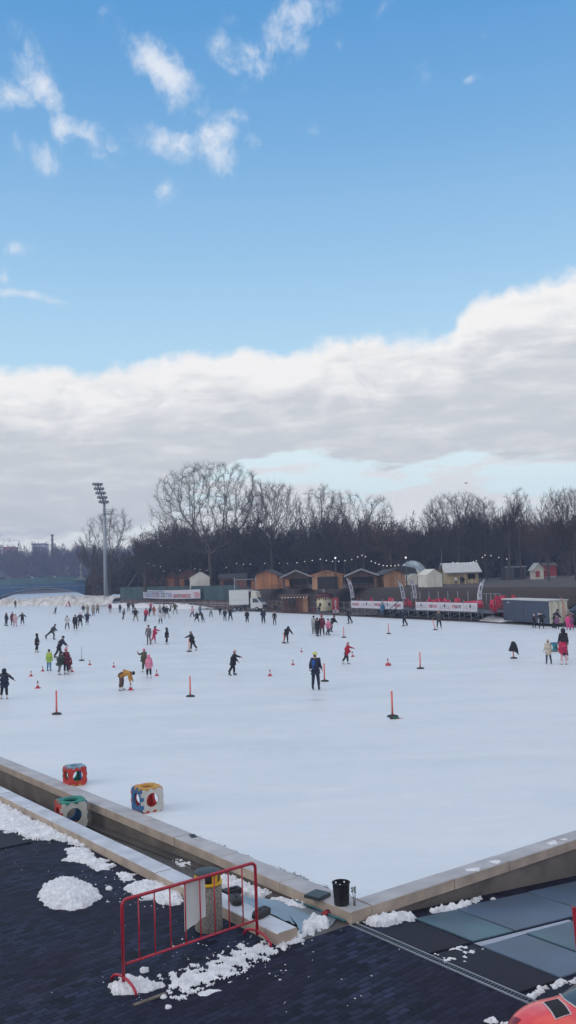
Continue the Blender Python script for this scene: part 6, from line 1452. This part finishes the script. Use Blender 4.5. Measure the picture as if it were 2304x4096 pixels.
def skinned(name, verts, edges, radii, m, par, root=0, sub=1):
    me = bpy.data.meshes.new(name); me.from_pydata([tuple(v) for v in verts], edges, []); me.materials.append(m)
    o = bpy.data.objects.new(name, me); col.objects.link(o); o.parent = par
    s = o.modifiers.new('s', 'SKIN'); s.use_smooth_shade = True
    if not me.skin_vertices: pass
    for i, r in enumerate(radii):
        d = me.skin_vertices[0].data[i]; d.radius = (r, r) if not isinstance(r, tuple) else r; d.use_root = (i == root)
    q = o.modifiers.new('u', 'SUBSURF'); q.levels = sub; q.render_levels = sub
    PEND.append(o); return o
def person(label, px, py, hpx, face, pose, top, bot, head='dark', skate='white', coat=0., group=None, h=None, z=0., skirt=None, fat=1.27, hood=None, dz=0., pack=None):
    g = G(px, py, z); dist = math.hypot(g.x, g.y); H_ = h or max(.95, min(1.92, hpx / F * dist)); S = H_ / 1.80; child = max(0., (1.45 - H_) / 1.45)
    rz = R(face) + math.atan2(-g.x, g.y) * 0
    t = thing('person', label, 'person', (g.x, g.y, z + dz), rz, group); L_, legs, arms = POSE[pose]
    j = {}; P = Vector((0, 0, .95)); Lr = R(L_); td = Vector((math.sin(Lr), 0, math.cos(Lr)))
    up = P + td * .05
    j['pelvis'] = P; j['waist'] = P + td * .16; j['chest'] = P + td * .38 + Vector((.01, 0, 0)); j['neck'] = P + td * .55
    hd = (td * .6 + Vector((0, 0, .55))).normalized() if L_ < 60 else (td + Vector((0, 0, -.15))).normalized()
    j['head'] = j['neck'] + hd * (.10); j['crown'] = j['head'] + hd * .105
    for i, (a, k, sp) in enumerate(legs):
        s = 1 if i == 0 else -1; a, k, sp = R(a), R(k), R(sp); hp = P + Vector((0, s * .09, -.04))
        d1 = Vector((math.sin(a) * math.cos(sp), s * math.sin(sp), -math.cos(a) * math.cos(sp))); d2 = Vector((math.sin(a - k) * math.cos(sp), s * math.sin(sp) * .8, -math.cos(a - k) * math.cos(sp))).normalized()
        j['hip', i] = hp; j['knee', i] = hp + d1 * .42; j['ankle', i] = j['knee', i] + d2 * .40; j['sh', i] = d2
    for i, (a, k, sp) in enumerate(arms):
        s = 1 if i == 0 else -1; a, k, sp = R(a), R(k), R(sp); so = j['chest'] + td * .10 + Vector((0, s * .175, 0))
        d1 = Vector((math.sin(a) * math.cos(sp), s * math.sin(sp), -math.cos(a) * math.cos(sp))); d2 = Vector((math.sin(a + k) * math.cos(sp), s * math.sin(sp) * .9, -math.cos(a + k) * math.cos(sp))).normalized()
        j['sho', i] = so; j['elb', i] = so + d1 * .29; j['wri', i] = j['elb', i] + d2 * .25; j['han', i] = j['wri', i] + d2 * .08; j['ad', i] = d2
    mz = min(j['ankle', 0].z, j['ankle', 1].z); sh = Vector((-(j['ankle', 0].x + j['ankle', 1].x) / 2, 0, .15 - mz))
    for k_ in j:
        if k_[0] not in ('sh', 'ad'): j[k_] = (j[k_] + sh)
    hb = 1 + .25 * child
    def vv(keys): return [j[k_] * S for k_ in keys]
    # body: one skin over the whole skeleton, with fingers
    keys = ['pelvis', 'waist', 'chest', 'neck', 'head', 'crown', ('hip', 0), ('knee', 0), ('ankle', 0), ('hip', 1), ('knee', 1), ('ankle', 1), ('sho', 0), ('elb', 0), ('wri', 0), ('han', 0), ('sho', 1), ('elb', 1), ('wri', 1), ('han', 1)]
    V = vv(keys); E = [(0, 1), (1, 2), (2, 3), (3, 4), (4, 5), (0, 6), (6, 7), (7, 8), (0, 9), (9, 10), (10, 11), (2, 12), (12, 13), (13, 14), (14, 15), (2, 16), (16, 17), (17, 18), (18, 19)]
    Rr = [.12, .11, .13, .052, .088 * hb, .070 * hb, .08, .052, .036, .08, .052, .036, .05, .038, .028, .026, .05, .038, .028, .026]
    fwd = Vector((1, 0, 0)); nose = len(V); V.append((j['head'] + (fwd * .115 - hd * .02)) * S); E.append((4, nose)); Rr.append(.016)
    if hpx > 70:
        for i, hidx in ((0, 15), (1, 19)):
            d = j['ad', i]; side = Vector((d.z, 0, -d.x)).normalized(); 
            for q, (of, ln) in enumerate([(-.028, .055), (-.010, .068), (.010, .064), (.028, .050)]):
                V.append((j['han', i] + side * of + d * ln - Vector((0, (1 if i == 0 else -1) * .012, 0))) * S); E.append((hidx, len(V) - 1)); Rr.append(.009)
            V.append((j['han', i] + side * .05 + d * .012) * S); E.append((hidx - 1, len(V) - 1)); Rr.append(.011)
    skinned('body', V, E, [r * S for r in Rr], m_skin, t)
    # trousers
    f = fat
    V = vv(['pelvis', ('hip', 0), ('knee', 0), ('ankle', 0), ('hip', 1), ('knee', 1), ('ankle', 1), 'waist']); V[3] = V[3] + Vector((0, 0, .03)) * S; V[6] = V[6] + Vector((0, 0, .03)) * S
    skinned('trousers', V, [(0, 1), (1, 2), (2, 3), (0, 4), (4, 5), (5, 6), (0, 7)], [r * S * f for r in (.15, .105, .078, .062, .105, .078, .062, .13)], cl(bot), t)
    coat = coat or .07
    # jacket or coat
    keys = ['pelvis', 'waist', 'chest', 'neck', ('sho', 0), ('elb', 0), ('wri', 0), ('sho', 1), ('elb', 1), ('wri', 1)]
    V = vv(keys); V[0] = (j['pelvis'] - td * .03) * S; E = [(0, 1), (1, 2), (2, 3), (2, 4), (4, 5), (5, 6), (2, 7), (7, 8), (8, 9)]
    Rr = [.175, .165, .175, .075, .080, .062, .048, .080, .062, .048]
    if coat:
        ld = ((j['knee', 0] + j['knee', 1]) / 2 - j['pelvis']).normalized(); V.append((j['pelvis'] + ld * coat * .5) * S); V.append((j['pelvis'] + ld * coat) * S); E += [(0, 10), (10, 11)]; Rr += [.185, .20]
    skinned('jacket' if coat < .15 else 'coat', V, E, [r * S * f for r in Rr], cl(top), t)
    if skirt:
        V = [j['waist'] * S, (j['pelvis'] - Vector((0, 0, .1))) * S, (j['pelvis'] - Vector((0, 0, .42))) * S]; skinned('skirt', V, [(0, 1), (1, 2)], [.15 * S, .20 * S, .27 * S], cl(skirt), t)
    if pack:
        V = [(j['chest'] + Vector((-.10, .05, .10))) * S, (j['waist'] + Vector((-.09, .06, .0))) * S, (j['pelvis'] + Vector((-.07, .06, -.04))) * S]; skinned('back_panel', V, [(0, 1), (1, 2)], [.115 * S, .125 * S, .12 * S], cl(pack), t)
    # hair, hat or hood
    b = MB(); c0 = (j['head'] + hd * .05) * S; q = hd.to_track_quat('Z', 'Y').to_matrix()
    def blob(center, prof, m, n=12, sx=1., sy=1.):
        k0 = len(b.v); b.lathe([(r * S * hb, zz * S * hb) for r, zz in prof], m, n, (0, 0, 0), True, sx, sy)
        for i in range(k0, len(b.v)): v_ = q @ Vector(b.v[i]) + center; b.v[i] = tuple(v_)
    back = Vector((-1, 0, 0))
    if head in ('dark', 'brown', 'fair'):
        m = m_hair[head]; blob(c0 + back * .022 * S, [(.095, -.06), (.112, 0), (.108, .05), (.075, .095), (.01, .112)], m); nm = 'hair'
    elif head.startswith('long'):
        m = m_hair[head[5:] or 'dark']; blob(c0 + back * .022 * S, [(.10, -.05), (.112, 0), (.108, .05), (.075, .095), (.01, .112)], m); nm = 'hair'
        b.tube([c0 + back * .06 * S, c0 + (back * .10 - Vector((0, 0, .14))) * S, c0 + (back * .13 - Vector((0, 0, .32))) * S], [.085 * S, .085 * S, .045 * S], m, 9)
    elif head.startswith('hood'):
        m = cl(head[5:]); nm = 'hood'; blob(c0 + back * .03 * S, [(.12, -.14), (.14, -.05), (.135, .03), (.10, .10), (.02, .135)], m)
    else:
        m = cl(head[4:]); nm = 'hat'; blob(c0 + back * .01 * S, [(.112, -.01), (.118, .03), (.11, .08), (.07, .13), (.01, .145)], m)
        if head[:3] == 'pom': b.lathe([(.01, -.04), (.035, -.02), (.04, .01), (.02, .04)], cl('dgrey') if head[4:] in ('pink', 'red') else m, 8, tuple(c0 + hd * .17 * S))
        b.tube([c0 + back * .05 * S - hd * .02 * S, c0 + back * .07 * S - hd * .10 * S], [.085 * S, .055 * S], m_hair['brown'], 9)
    b.build(nm, t)
    if skate:
        me = skate_mesh(skate)
        for i in (0, 1):
            o = bpy.data.objects.new('skate', me); col.objects.link(o); o.parent = t; o.scale = (S,) * 3; a_ = j['ankle', i] * S; d2 = j['sh', i]
            lift = (j['ankle', i].z - .15) > .06; o.rotation_euler = (0, math.atan2(-d2.x, -d2.z) * (1 if lift else 0), 0)
            o.location = a_ - Vector((0, 0, .15)) * S if not lift else a_ - (Vector((0, 0, .15)) * S)
    return t
PPL = [
 # label, x, y, height px, facing, pose, top, bottom, head, skates, extra
 ('man in olive alone in front of the far snow bank', 62, 2431, 36, -90, 'stand', 'olive', 'black', 'dark', 'black', {}),
 ('person with dark hair and navy trousers in side view, second row from the left edge', 24, 2504, 50, 0, 'side', 'black', 'navy', 'long_dark', 'black', {}),
 ('person in a long maroon coat next to the pale pink one', 51, 2501, 50, 150, 'side', 'maroon', 'maroon', 'dark', 'black', dict(coat=.45)),
 ('person in a pale pink coat with dark boots at the left', 61, 2508, 50, -70, 'stand', 'palepink', 'palepink', 'long_fair', 'black', dict(coat=.45)),
 ('skater in black with both arms held out, right of the pale pink coat', 90, 2500, 48, -80, 'arms', 'black', 'dgrey', 'long_dark', 'white', {}),
 ('child gliding with arms outstretched near the snow bank', 218, 2457, 31, 20, 'fly', 'black', 'dgrey', 'dark', 'black', {}),
 ('adult in red bending over a pink child before the snow bank', 280, 2428, 30, 200, 'lean', 'red', 'red', 'dark', 'black', dict(h=1.6)),
 ('small child in pink sitting low beside the bending red adult', 264, 2431, 19, 0, 'crouch', 'pink', 'pink', 'hat_pink', None, dict(h=1.1)),
 ('skater in black top and white trousers, left of the beige coats', 334, 2456, 35, -90, 'hips', 'black', 'white', 'long_dark', 'white', {}),
 ('person in a long pale beige coat, behind the navy skater', 351, 2456, 36, -90, 'stand', 'beige', 'beige', 'brown', 'black', dict(coat=.4)),
 ('person in a grey-beige coat and grey trousers right of the pale beige coat', 373, 2464, 44, 90, 'stand', 'beige', 'grey', 'brown', 'black', dict(coat=.3)),
 ('skater in a beige jacket and black trousers, rightmost by the mast', 390, 2455, 43, -60, 'walk', 'beige', 'black', 'fair', 'black', {}),
 ('skater in a white jacket and grey trousers, leftmost of the group of three', 269, 2517, 53, -60, 'hips', 'white', 'dgrey', 'long_dark', 'black', {}),
 ('skater with long dark hair, black trousers and white skates, middle of the group of three', 302, 2523, 65, -90, 'stand', 'black', 'black', 'long_dark', 'white', {}),
 ('skater in a black jacket and grey jeans, right one of the group of three', 321, 2511, 63, -70, 'hips', 'black', 'grey', 'hat_palepink', 'white', {}),
 ('skater all in navy with arms slightly out, right of the group of three', 348, 2499, 51, 70, 'arms', 'navy', 'navy', 'dark', 'white', {}),
 ('man in dark grey-green pushing off in a long stride', 198, 2559, 63, 5, 'stride', 'dgrey', 'dgrey', 'dark', 'black', dict(h=1.8)),
 ('person in a knee-length black coat walking, below the striding man', 146, 2609, 71, 20, 'side', 'black', 'black', 'hood_black', 'white', dict(coat=.38)),
 ('man in black leaning forward over a group of children', 229, 2633, 86, 10, 'lean', 'navy', 'black', 'dark', 'black', dict(h=1.82)),
 ('child in a lime green jacket and blue trousers, seen from behind', 196, 2684, 82, 80, 'stand', 'lime', 'sky', 'dark', 'blue', dict(fat=1.12)),
 ('woman in a dark green coat and grey trousers skating away', 235, 2701, 92, 60, 'push', 'dgreen', 'grey', 'dark', 'white', dict(coat=.2)),
 ('skater in a maroon jacket with a pink bobble hat', 264, 2698, 100, 70, 'stand', 'maroon', 'black', 'pom_pink', 'white', dict(fat=1.08)),
 ('child in maroon trousers half hidden behind the skater in maroon', 277, 2689, 66, 60, 'stand', 'maroon', 'maroon', 'dark', 'white', {}),
 ('person in a navy hooded top at the left picture edge, arm held out', 16, 2797, 114, 85, 'arms', 'navy', 'black', 'hood_navy', 'pink', {}),
 ('skater in a dark maroon jacket and white hat before the mast', 441, 2454, 49, -90, 'stand', 'maroon', 'lgrey', 'pom_white', 'white', {}),
 ('skater in dark clothes right of the white hat', 480, 2452, 35, -60, 'stand', 'dgrey', 'dgrey', 'long_dark', 'black', {}),
 ('skater in a grey jacket and black trousers crouching forward', 491, 2478, 43, 30, 'glide', 'grey', 'black', 'dark', 'black', {}),
 ('skater in a dark jacket and grey trousers at the end of the green fence', 514, 2446, 40, 90, 'stand', 'dgrey', 'grey', 'dark', 'black', {}),
 ('skater in a black jacket with one arm out, behind the beige trousers', 537, 2448, 42, 170, 'reach', 'black', 'grey', 'dark', 'black', {}),
 ('skater in a black top and beige trousers with legs wide apart', 543, 2486, 54, -90, 'wide', 'black', 'beige', 'dark', 'black', {}),
 ('skater in a magenta-red jacket and navy trousers', 580, 2486, 54, 60, 'glide', 'crimson', 'navy', 'dark', 'black', {}),
 ('skater in a dark jacket directly behind the magenta-red one', 596, 2465, 40, 40, 'glide', 'navy', 'black', 'dark', 'black', {}),
 ('skater in bright red under the printed banner', 604, 2441, 31, -90, 'arms', 'red', 'maroon', 'dark', 'black', {}),
 ('child in an orange-red overall', 616, 2464, 40, 90, 'stand', 'orange', 'orange', 'dark', 'black', dict(fat=1.1)),
 ('skater in a pale top behind the white jacket', 640, 2462, 42, -90, 'stand', 'lgrey', 'grey', 'dark', 'white', {}),
 ('skater in a white jacket and dark grey trousers, nearest in the middle crowd', 642, 2496, 54, 90, 'arms', 'white', 'dgrey', 'long_dark', 'black', {}),
 ('skater in a big black jacket and pale jeans', 668, 2475, 56, -80, 'wide', 'black', 'lgrey', 'dark', 'black', dict(fat=1.15)),
 ('skater in black just left of the pale jeans', 656, 2466, 46, 90, 'stand', 'black', 'dgrey', 'dark', 'black', {}),
 ('skater in pale grey beside the banner end', 680, 2446, 37, 20, 'glide', 'lgrey', 'dgrey', 'hat_white', 'black', {}),
 ('skater in an olive-beige coat under the right end of the banner', 701, 2457, 48, -90, 'wide', 'olive', 'beige', 'hat_white', 'black', dict(coat=.2)),
 ('skater in a pale pink top and black trousers', 768, 2469, 45, -30, 'walk', 'palepink', 'black', 'dark', 'black', {}),
 ('skater in a teal jacket between two dark skaters', 801, 2460, 38, -90, 'stand', 'teal', 'teal', 'brown', 'white', {}),
 ('skater in black lunging with arms spread', 787, 2491, 46, -70, 'lunge', 'black', 'black', 'dark', 'white', {}),
 ('skater in navy leaning left towards the lunging one', 814, 2489, 46, 190, 'lean', 'navy', 'dgrey', 'dark', 'white', dict(h=1.7)),
 ('skater in a grey-white jacket with dark boots', 844, 2470, 45, -80, 'arms', 'lgrey', 'grey', 'dark', 'black', {}),
 ('skater in black with hands in pockets left of the lorry', 881, 2463, 36, -90, 'pocket', 'black', 'black', 'dark', 'black', {}),
 ('skater in a navy jacket with grey boots, left one of the pair below the lorry', 900, 2485, 50, -90, 'stand', 'navy', 'dgrey', 'dark', 'black', dict(fat=1.1)),
 ('skater in a black jacket, right one of the pair below the lorry', 922, 2484, 54, -90, 'hips', 'black', 'navy', 'dark', 'black', {}),
 ('person in navy standing beside the lorry door, beyond the ice', 981, 2446, 38, -90, 'stand', 'navy', 'navy', 'dark', None, {}),
 ('person in a wide long black coat in front of the lorry cab', 989, 2494, 53, -90, 'stand', 'black', 'black', 'dark', 'white', dict(coat=.4, fat=1.2)),
 ('tall person in navy-black right of the long coat', 1054, 2495, 62, -90, 'stand', 'navy', 'black', 'dark', 'black', dict(coat=.15)),
 ('person in a black suit with pale hair', 1099, 2502, 56, -90, 'stand', 'black', 'black', 'fair', 'black', dict(fat=.9)),
 ('person in dark grey standing at the brown slatted fence beyond the ice', 1101, 2448, 34, 90, 'stand', 'dgrey', 'dgrey', 'dark', None, {}),
 ('person in a grey jacket and grey trousers skating next to a red one', 596, 2579, 77, -100, 'stand', 'grey', 'grey', 'dark', 'black', dict(fat=1.05)),
 ('person in crimson with one arm held out, half behind the grey jacket', 612, 2573, 68, 10, 'reach', 'crimson', 'crimson', 'long_dark', 'white', {}),
 ('person in a flared black coat with one hand raised', 666, 2577, 65, 20, 'side', 'black', 'black', 'hood_black', 'white', dict(coat=.3)),
 ('skater in a pale hat and black jacket holding a coral post', 776, 2605, 79, 160, 'reach', 'black', 'black', 'hat_beige', 'white', {}),
 ('person in a pink jacket and black leggings seen from behind', 596, 2712, 90, 85, 'stand', 'pink', 'black', 'hood_pink', 'white', dict(coat=.12)),
 ('person with a pink hat and dark olive jacket behind the pink jacket', 581, 2688, 90, 150, 'up', 'olive', 'dgreen', 'hat_pink', 'white', {}),
 ('person in a mustard jacket bending right down to the ice', 484, 2762, 70, 0, 'bend', 'mustard', 'brown', 'hat_black', 'white', dict(h=1.62)),
 ('person in a mid-length black coat with an arm forward, centre of the ice', 926, 2702, 100, 10, 'reach', 'black', 'black', 'hat_palepink', 'black', dict(coat=.35)),
 ('hunched person in black over a coral post', 1143, 2572, 66, -60, 'hunch', 'black', 'black', 'hood_black', 'black', dict(h=1.65)),
 ('person in pale grey, leftmost of the tight group of five', 1256, 2537, 72, 80, 'side', 'lgrey', 'grey', 'hat_navy', 'black', {}),
 ('person in black beside the pale grey one in the group of five', 1270, 2545, 72, 60, 'side', 'black', 'black', 'hat_navy', 'black', {}),
 ('person with a red hat and dark maroon clothes in the group of five', 1289, 2544, 82, 90, 'stand', 'maroon', 'brown', 'pom_red', 'black', {}),
 ('girl in a pink jacket and dark leggings, right in the group of five', 1311, 2541, 66, 30, 'walk', 'pink', 'dgreen', 'dark', 'black', {}),
 ('person in black leaning over the girl in the pink jacket', 1322, 2528, 70, 20, 'lean', 'black', 'dgrey', 'dark', 'black', dict(h=1.75)),
 ('person in dark clothes and blue jeans at the edge before the round kiosk', 1272, 2463, 44, 20, 'glide', 'black', 'jeans', 'hat_black', None, {}),
 ('skater in black with arms held back, between the round kiosk and the white banners', 1402, 2495, 64, 160, 'back', 'black', 'black', 'dark', 'black', {}),
 ('girl in a red jacket and pale hat with one hand forward', 1381, 2657, 88, 0, 'reach', 'red', 'black', 'hat_palepink', 'white', {}),
 ('man in a navy and blue jacket and navy trousers with a yellow-green hat', 1264, 2760, 136, 75, 'pocket', 'navy', 'navy', 'hat_yellow', 'black', dict(h=1.86, fat=1.15, coat=.1, pack='blue')),
 ('person in a blue jacket and pale blue trousers at the foot of the deck', 1530, 2469, 60, -60, 'side', 'sky', 'jeans', 'dark', None, {}),
 ('person in navy leaning back near the deck stairs', 1622, 2505, 68, 160, 'back', 'navy', 'black', 'dark', 'black', {}),
 ('man in a dark grey jacket reaching for the tilted coral post', 1757, 2514, 68, -100, 'arms', 'dgrey', 'black', 'fair', 'black', dict(fat=1.15)),
 ('person in black with a long narrow skirt before the notice panel', 2137, 2512, 52, -70, 'stand', 'black', 'black', 'hat_palepink', 'black', dict(coat=.45)),
 ('person in a broad black jacket before the corner of the container', 2166, 2515, 64, -90, 'arms', 'black', 'black', 'dark', 'black', dict(fat=1.25)),
 ('man in a black jacket and cap reaching down before the cream end of the container', 2214, 2513, 80, 10, 'lean', 'navy', 'black', 'hat_black', 'black', dict(h=1.85)),
 ('person in a white top and grey jeans at the right end of the container', 2242, 2502, 68, -90, 'stand', 'white', 'jeans', 'dark', 'black', {}),
 ('child in a purple jacket among the adults by the container', 2230, 2517, 50, 90, 'stand', 'purple', 'black', 'hat_palepink', 'black', dict(fat=1.15, coat=.1)),
 ('person in a pale beige jacket and grey hat by the right picture edge', 2267, 2505, 66, -60, 'reach', 'beige', 'olive', 'hat_lgrey', 'black', {}),
 ('child in a hot pink overall, left of two by the right edge', 2274, 2521, 58, 90, 'stand', 'hotpink', 'hotpink', 'dark', 'black', dict(fat=1.15)),
 ('child in pink trousers and dark pink hat, right of two by the right edge', 2288, 2519, 54, 90, 'stand', 'purple', 'hotpink', 'hat_hotpink', 'black', dict(fat=1.15)),
 ('child in a long cream coat with black gloves', 2196, 2656, 92, 90, 'stand', 'cream', 'dgrey', 'hat_cream', 'black', dict(coat=.40, fat=1.1)),
 ('girl in a pink jacket and black skirt with pink legs', 2257, 2659, 100, 100, 'stand', 'crimson', 'palepink', 'hood_black', 'pink', dict(skirt='black')),
 ('tall person in a hooded black cape behind the black skirt', 2259, 2640, 118, 90, 'stand', 'black', 'black', 'hood_black', 'pink', dict(fat=1.1)),
]
for (lab, x, y, hp, fa, po, tp, bt, hd_, sk, ex) in PPL: person(lab, x, y, hp, fa, po, tp, bt, hd_, sk, **ex)
person('person in a white top and black trousers before the beige bar', 1824, 2338, 32, -90, 'stand', 'white', 'black', 'dark', None, z=3.5)
person('person in navy, left of two close together before the beige bar', 1846, 2339, 35, -90, 'stand', 'navy', 'navy', 'dark', None, z=3.5)
person('person in black and orange, right of two close together before the beige bar', 1854, 2340, 34, -90, 'stand', 'black', 'brown', 'brown', None, z=3.5)
bpy.context.view_layer.update(); dg = bpy.context.evaluated_depsgraph_get()
for o in PEND:
    me = bpy.data.meshes.new_from_object(o.evaluated_get(dg)); me.name = o.name
    new = me; o['_m'] = 1; o.modifiers.clear(); o.data = new; del o['_m']
    new.polygons.foreach_set('use_smooth', [True] * len(new.polygons))

# ================================================================ the air
m = bpy.data.materials.new('haze'); m.use_nodes = True; t = m.node_tree; t.nodes.clear()
o_ = t.nodes.new('ShaderNodeOutputMaterial'); v_ = t.nodes.new('ShaderNodeVolumePrincipled'); t.links.new(v_.outputs[0], o_.inputs['Volume'])
v_.inputs['Color'].default_value = (.56, .68, 1., 1); v_.inputs['Density'].default_value = .0008; v_.inputs['Anisotropy'].default_value = .2
b = MB(); b.box((0, 345, 20.), (1500, 1030, 47), m); tag(b.build('haze'), kind='stuff')
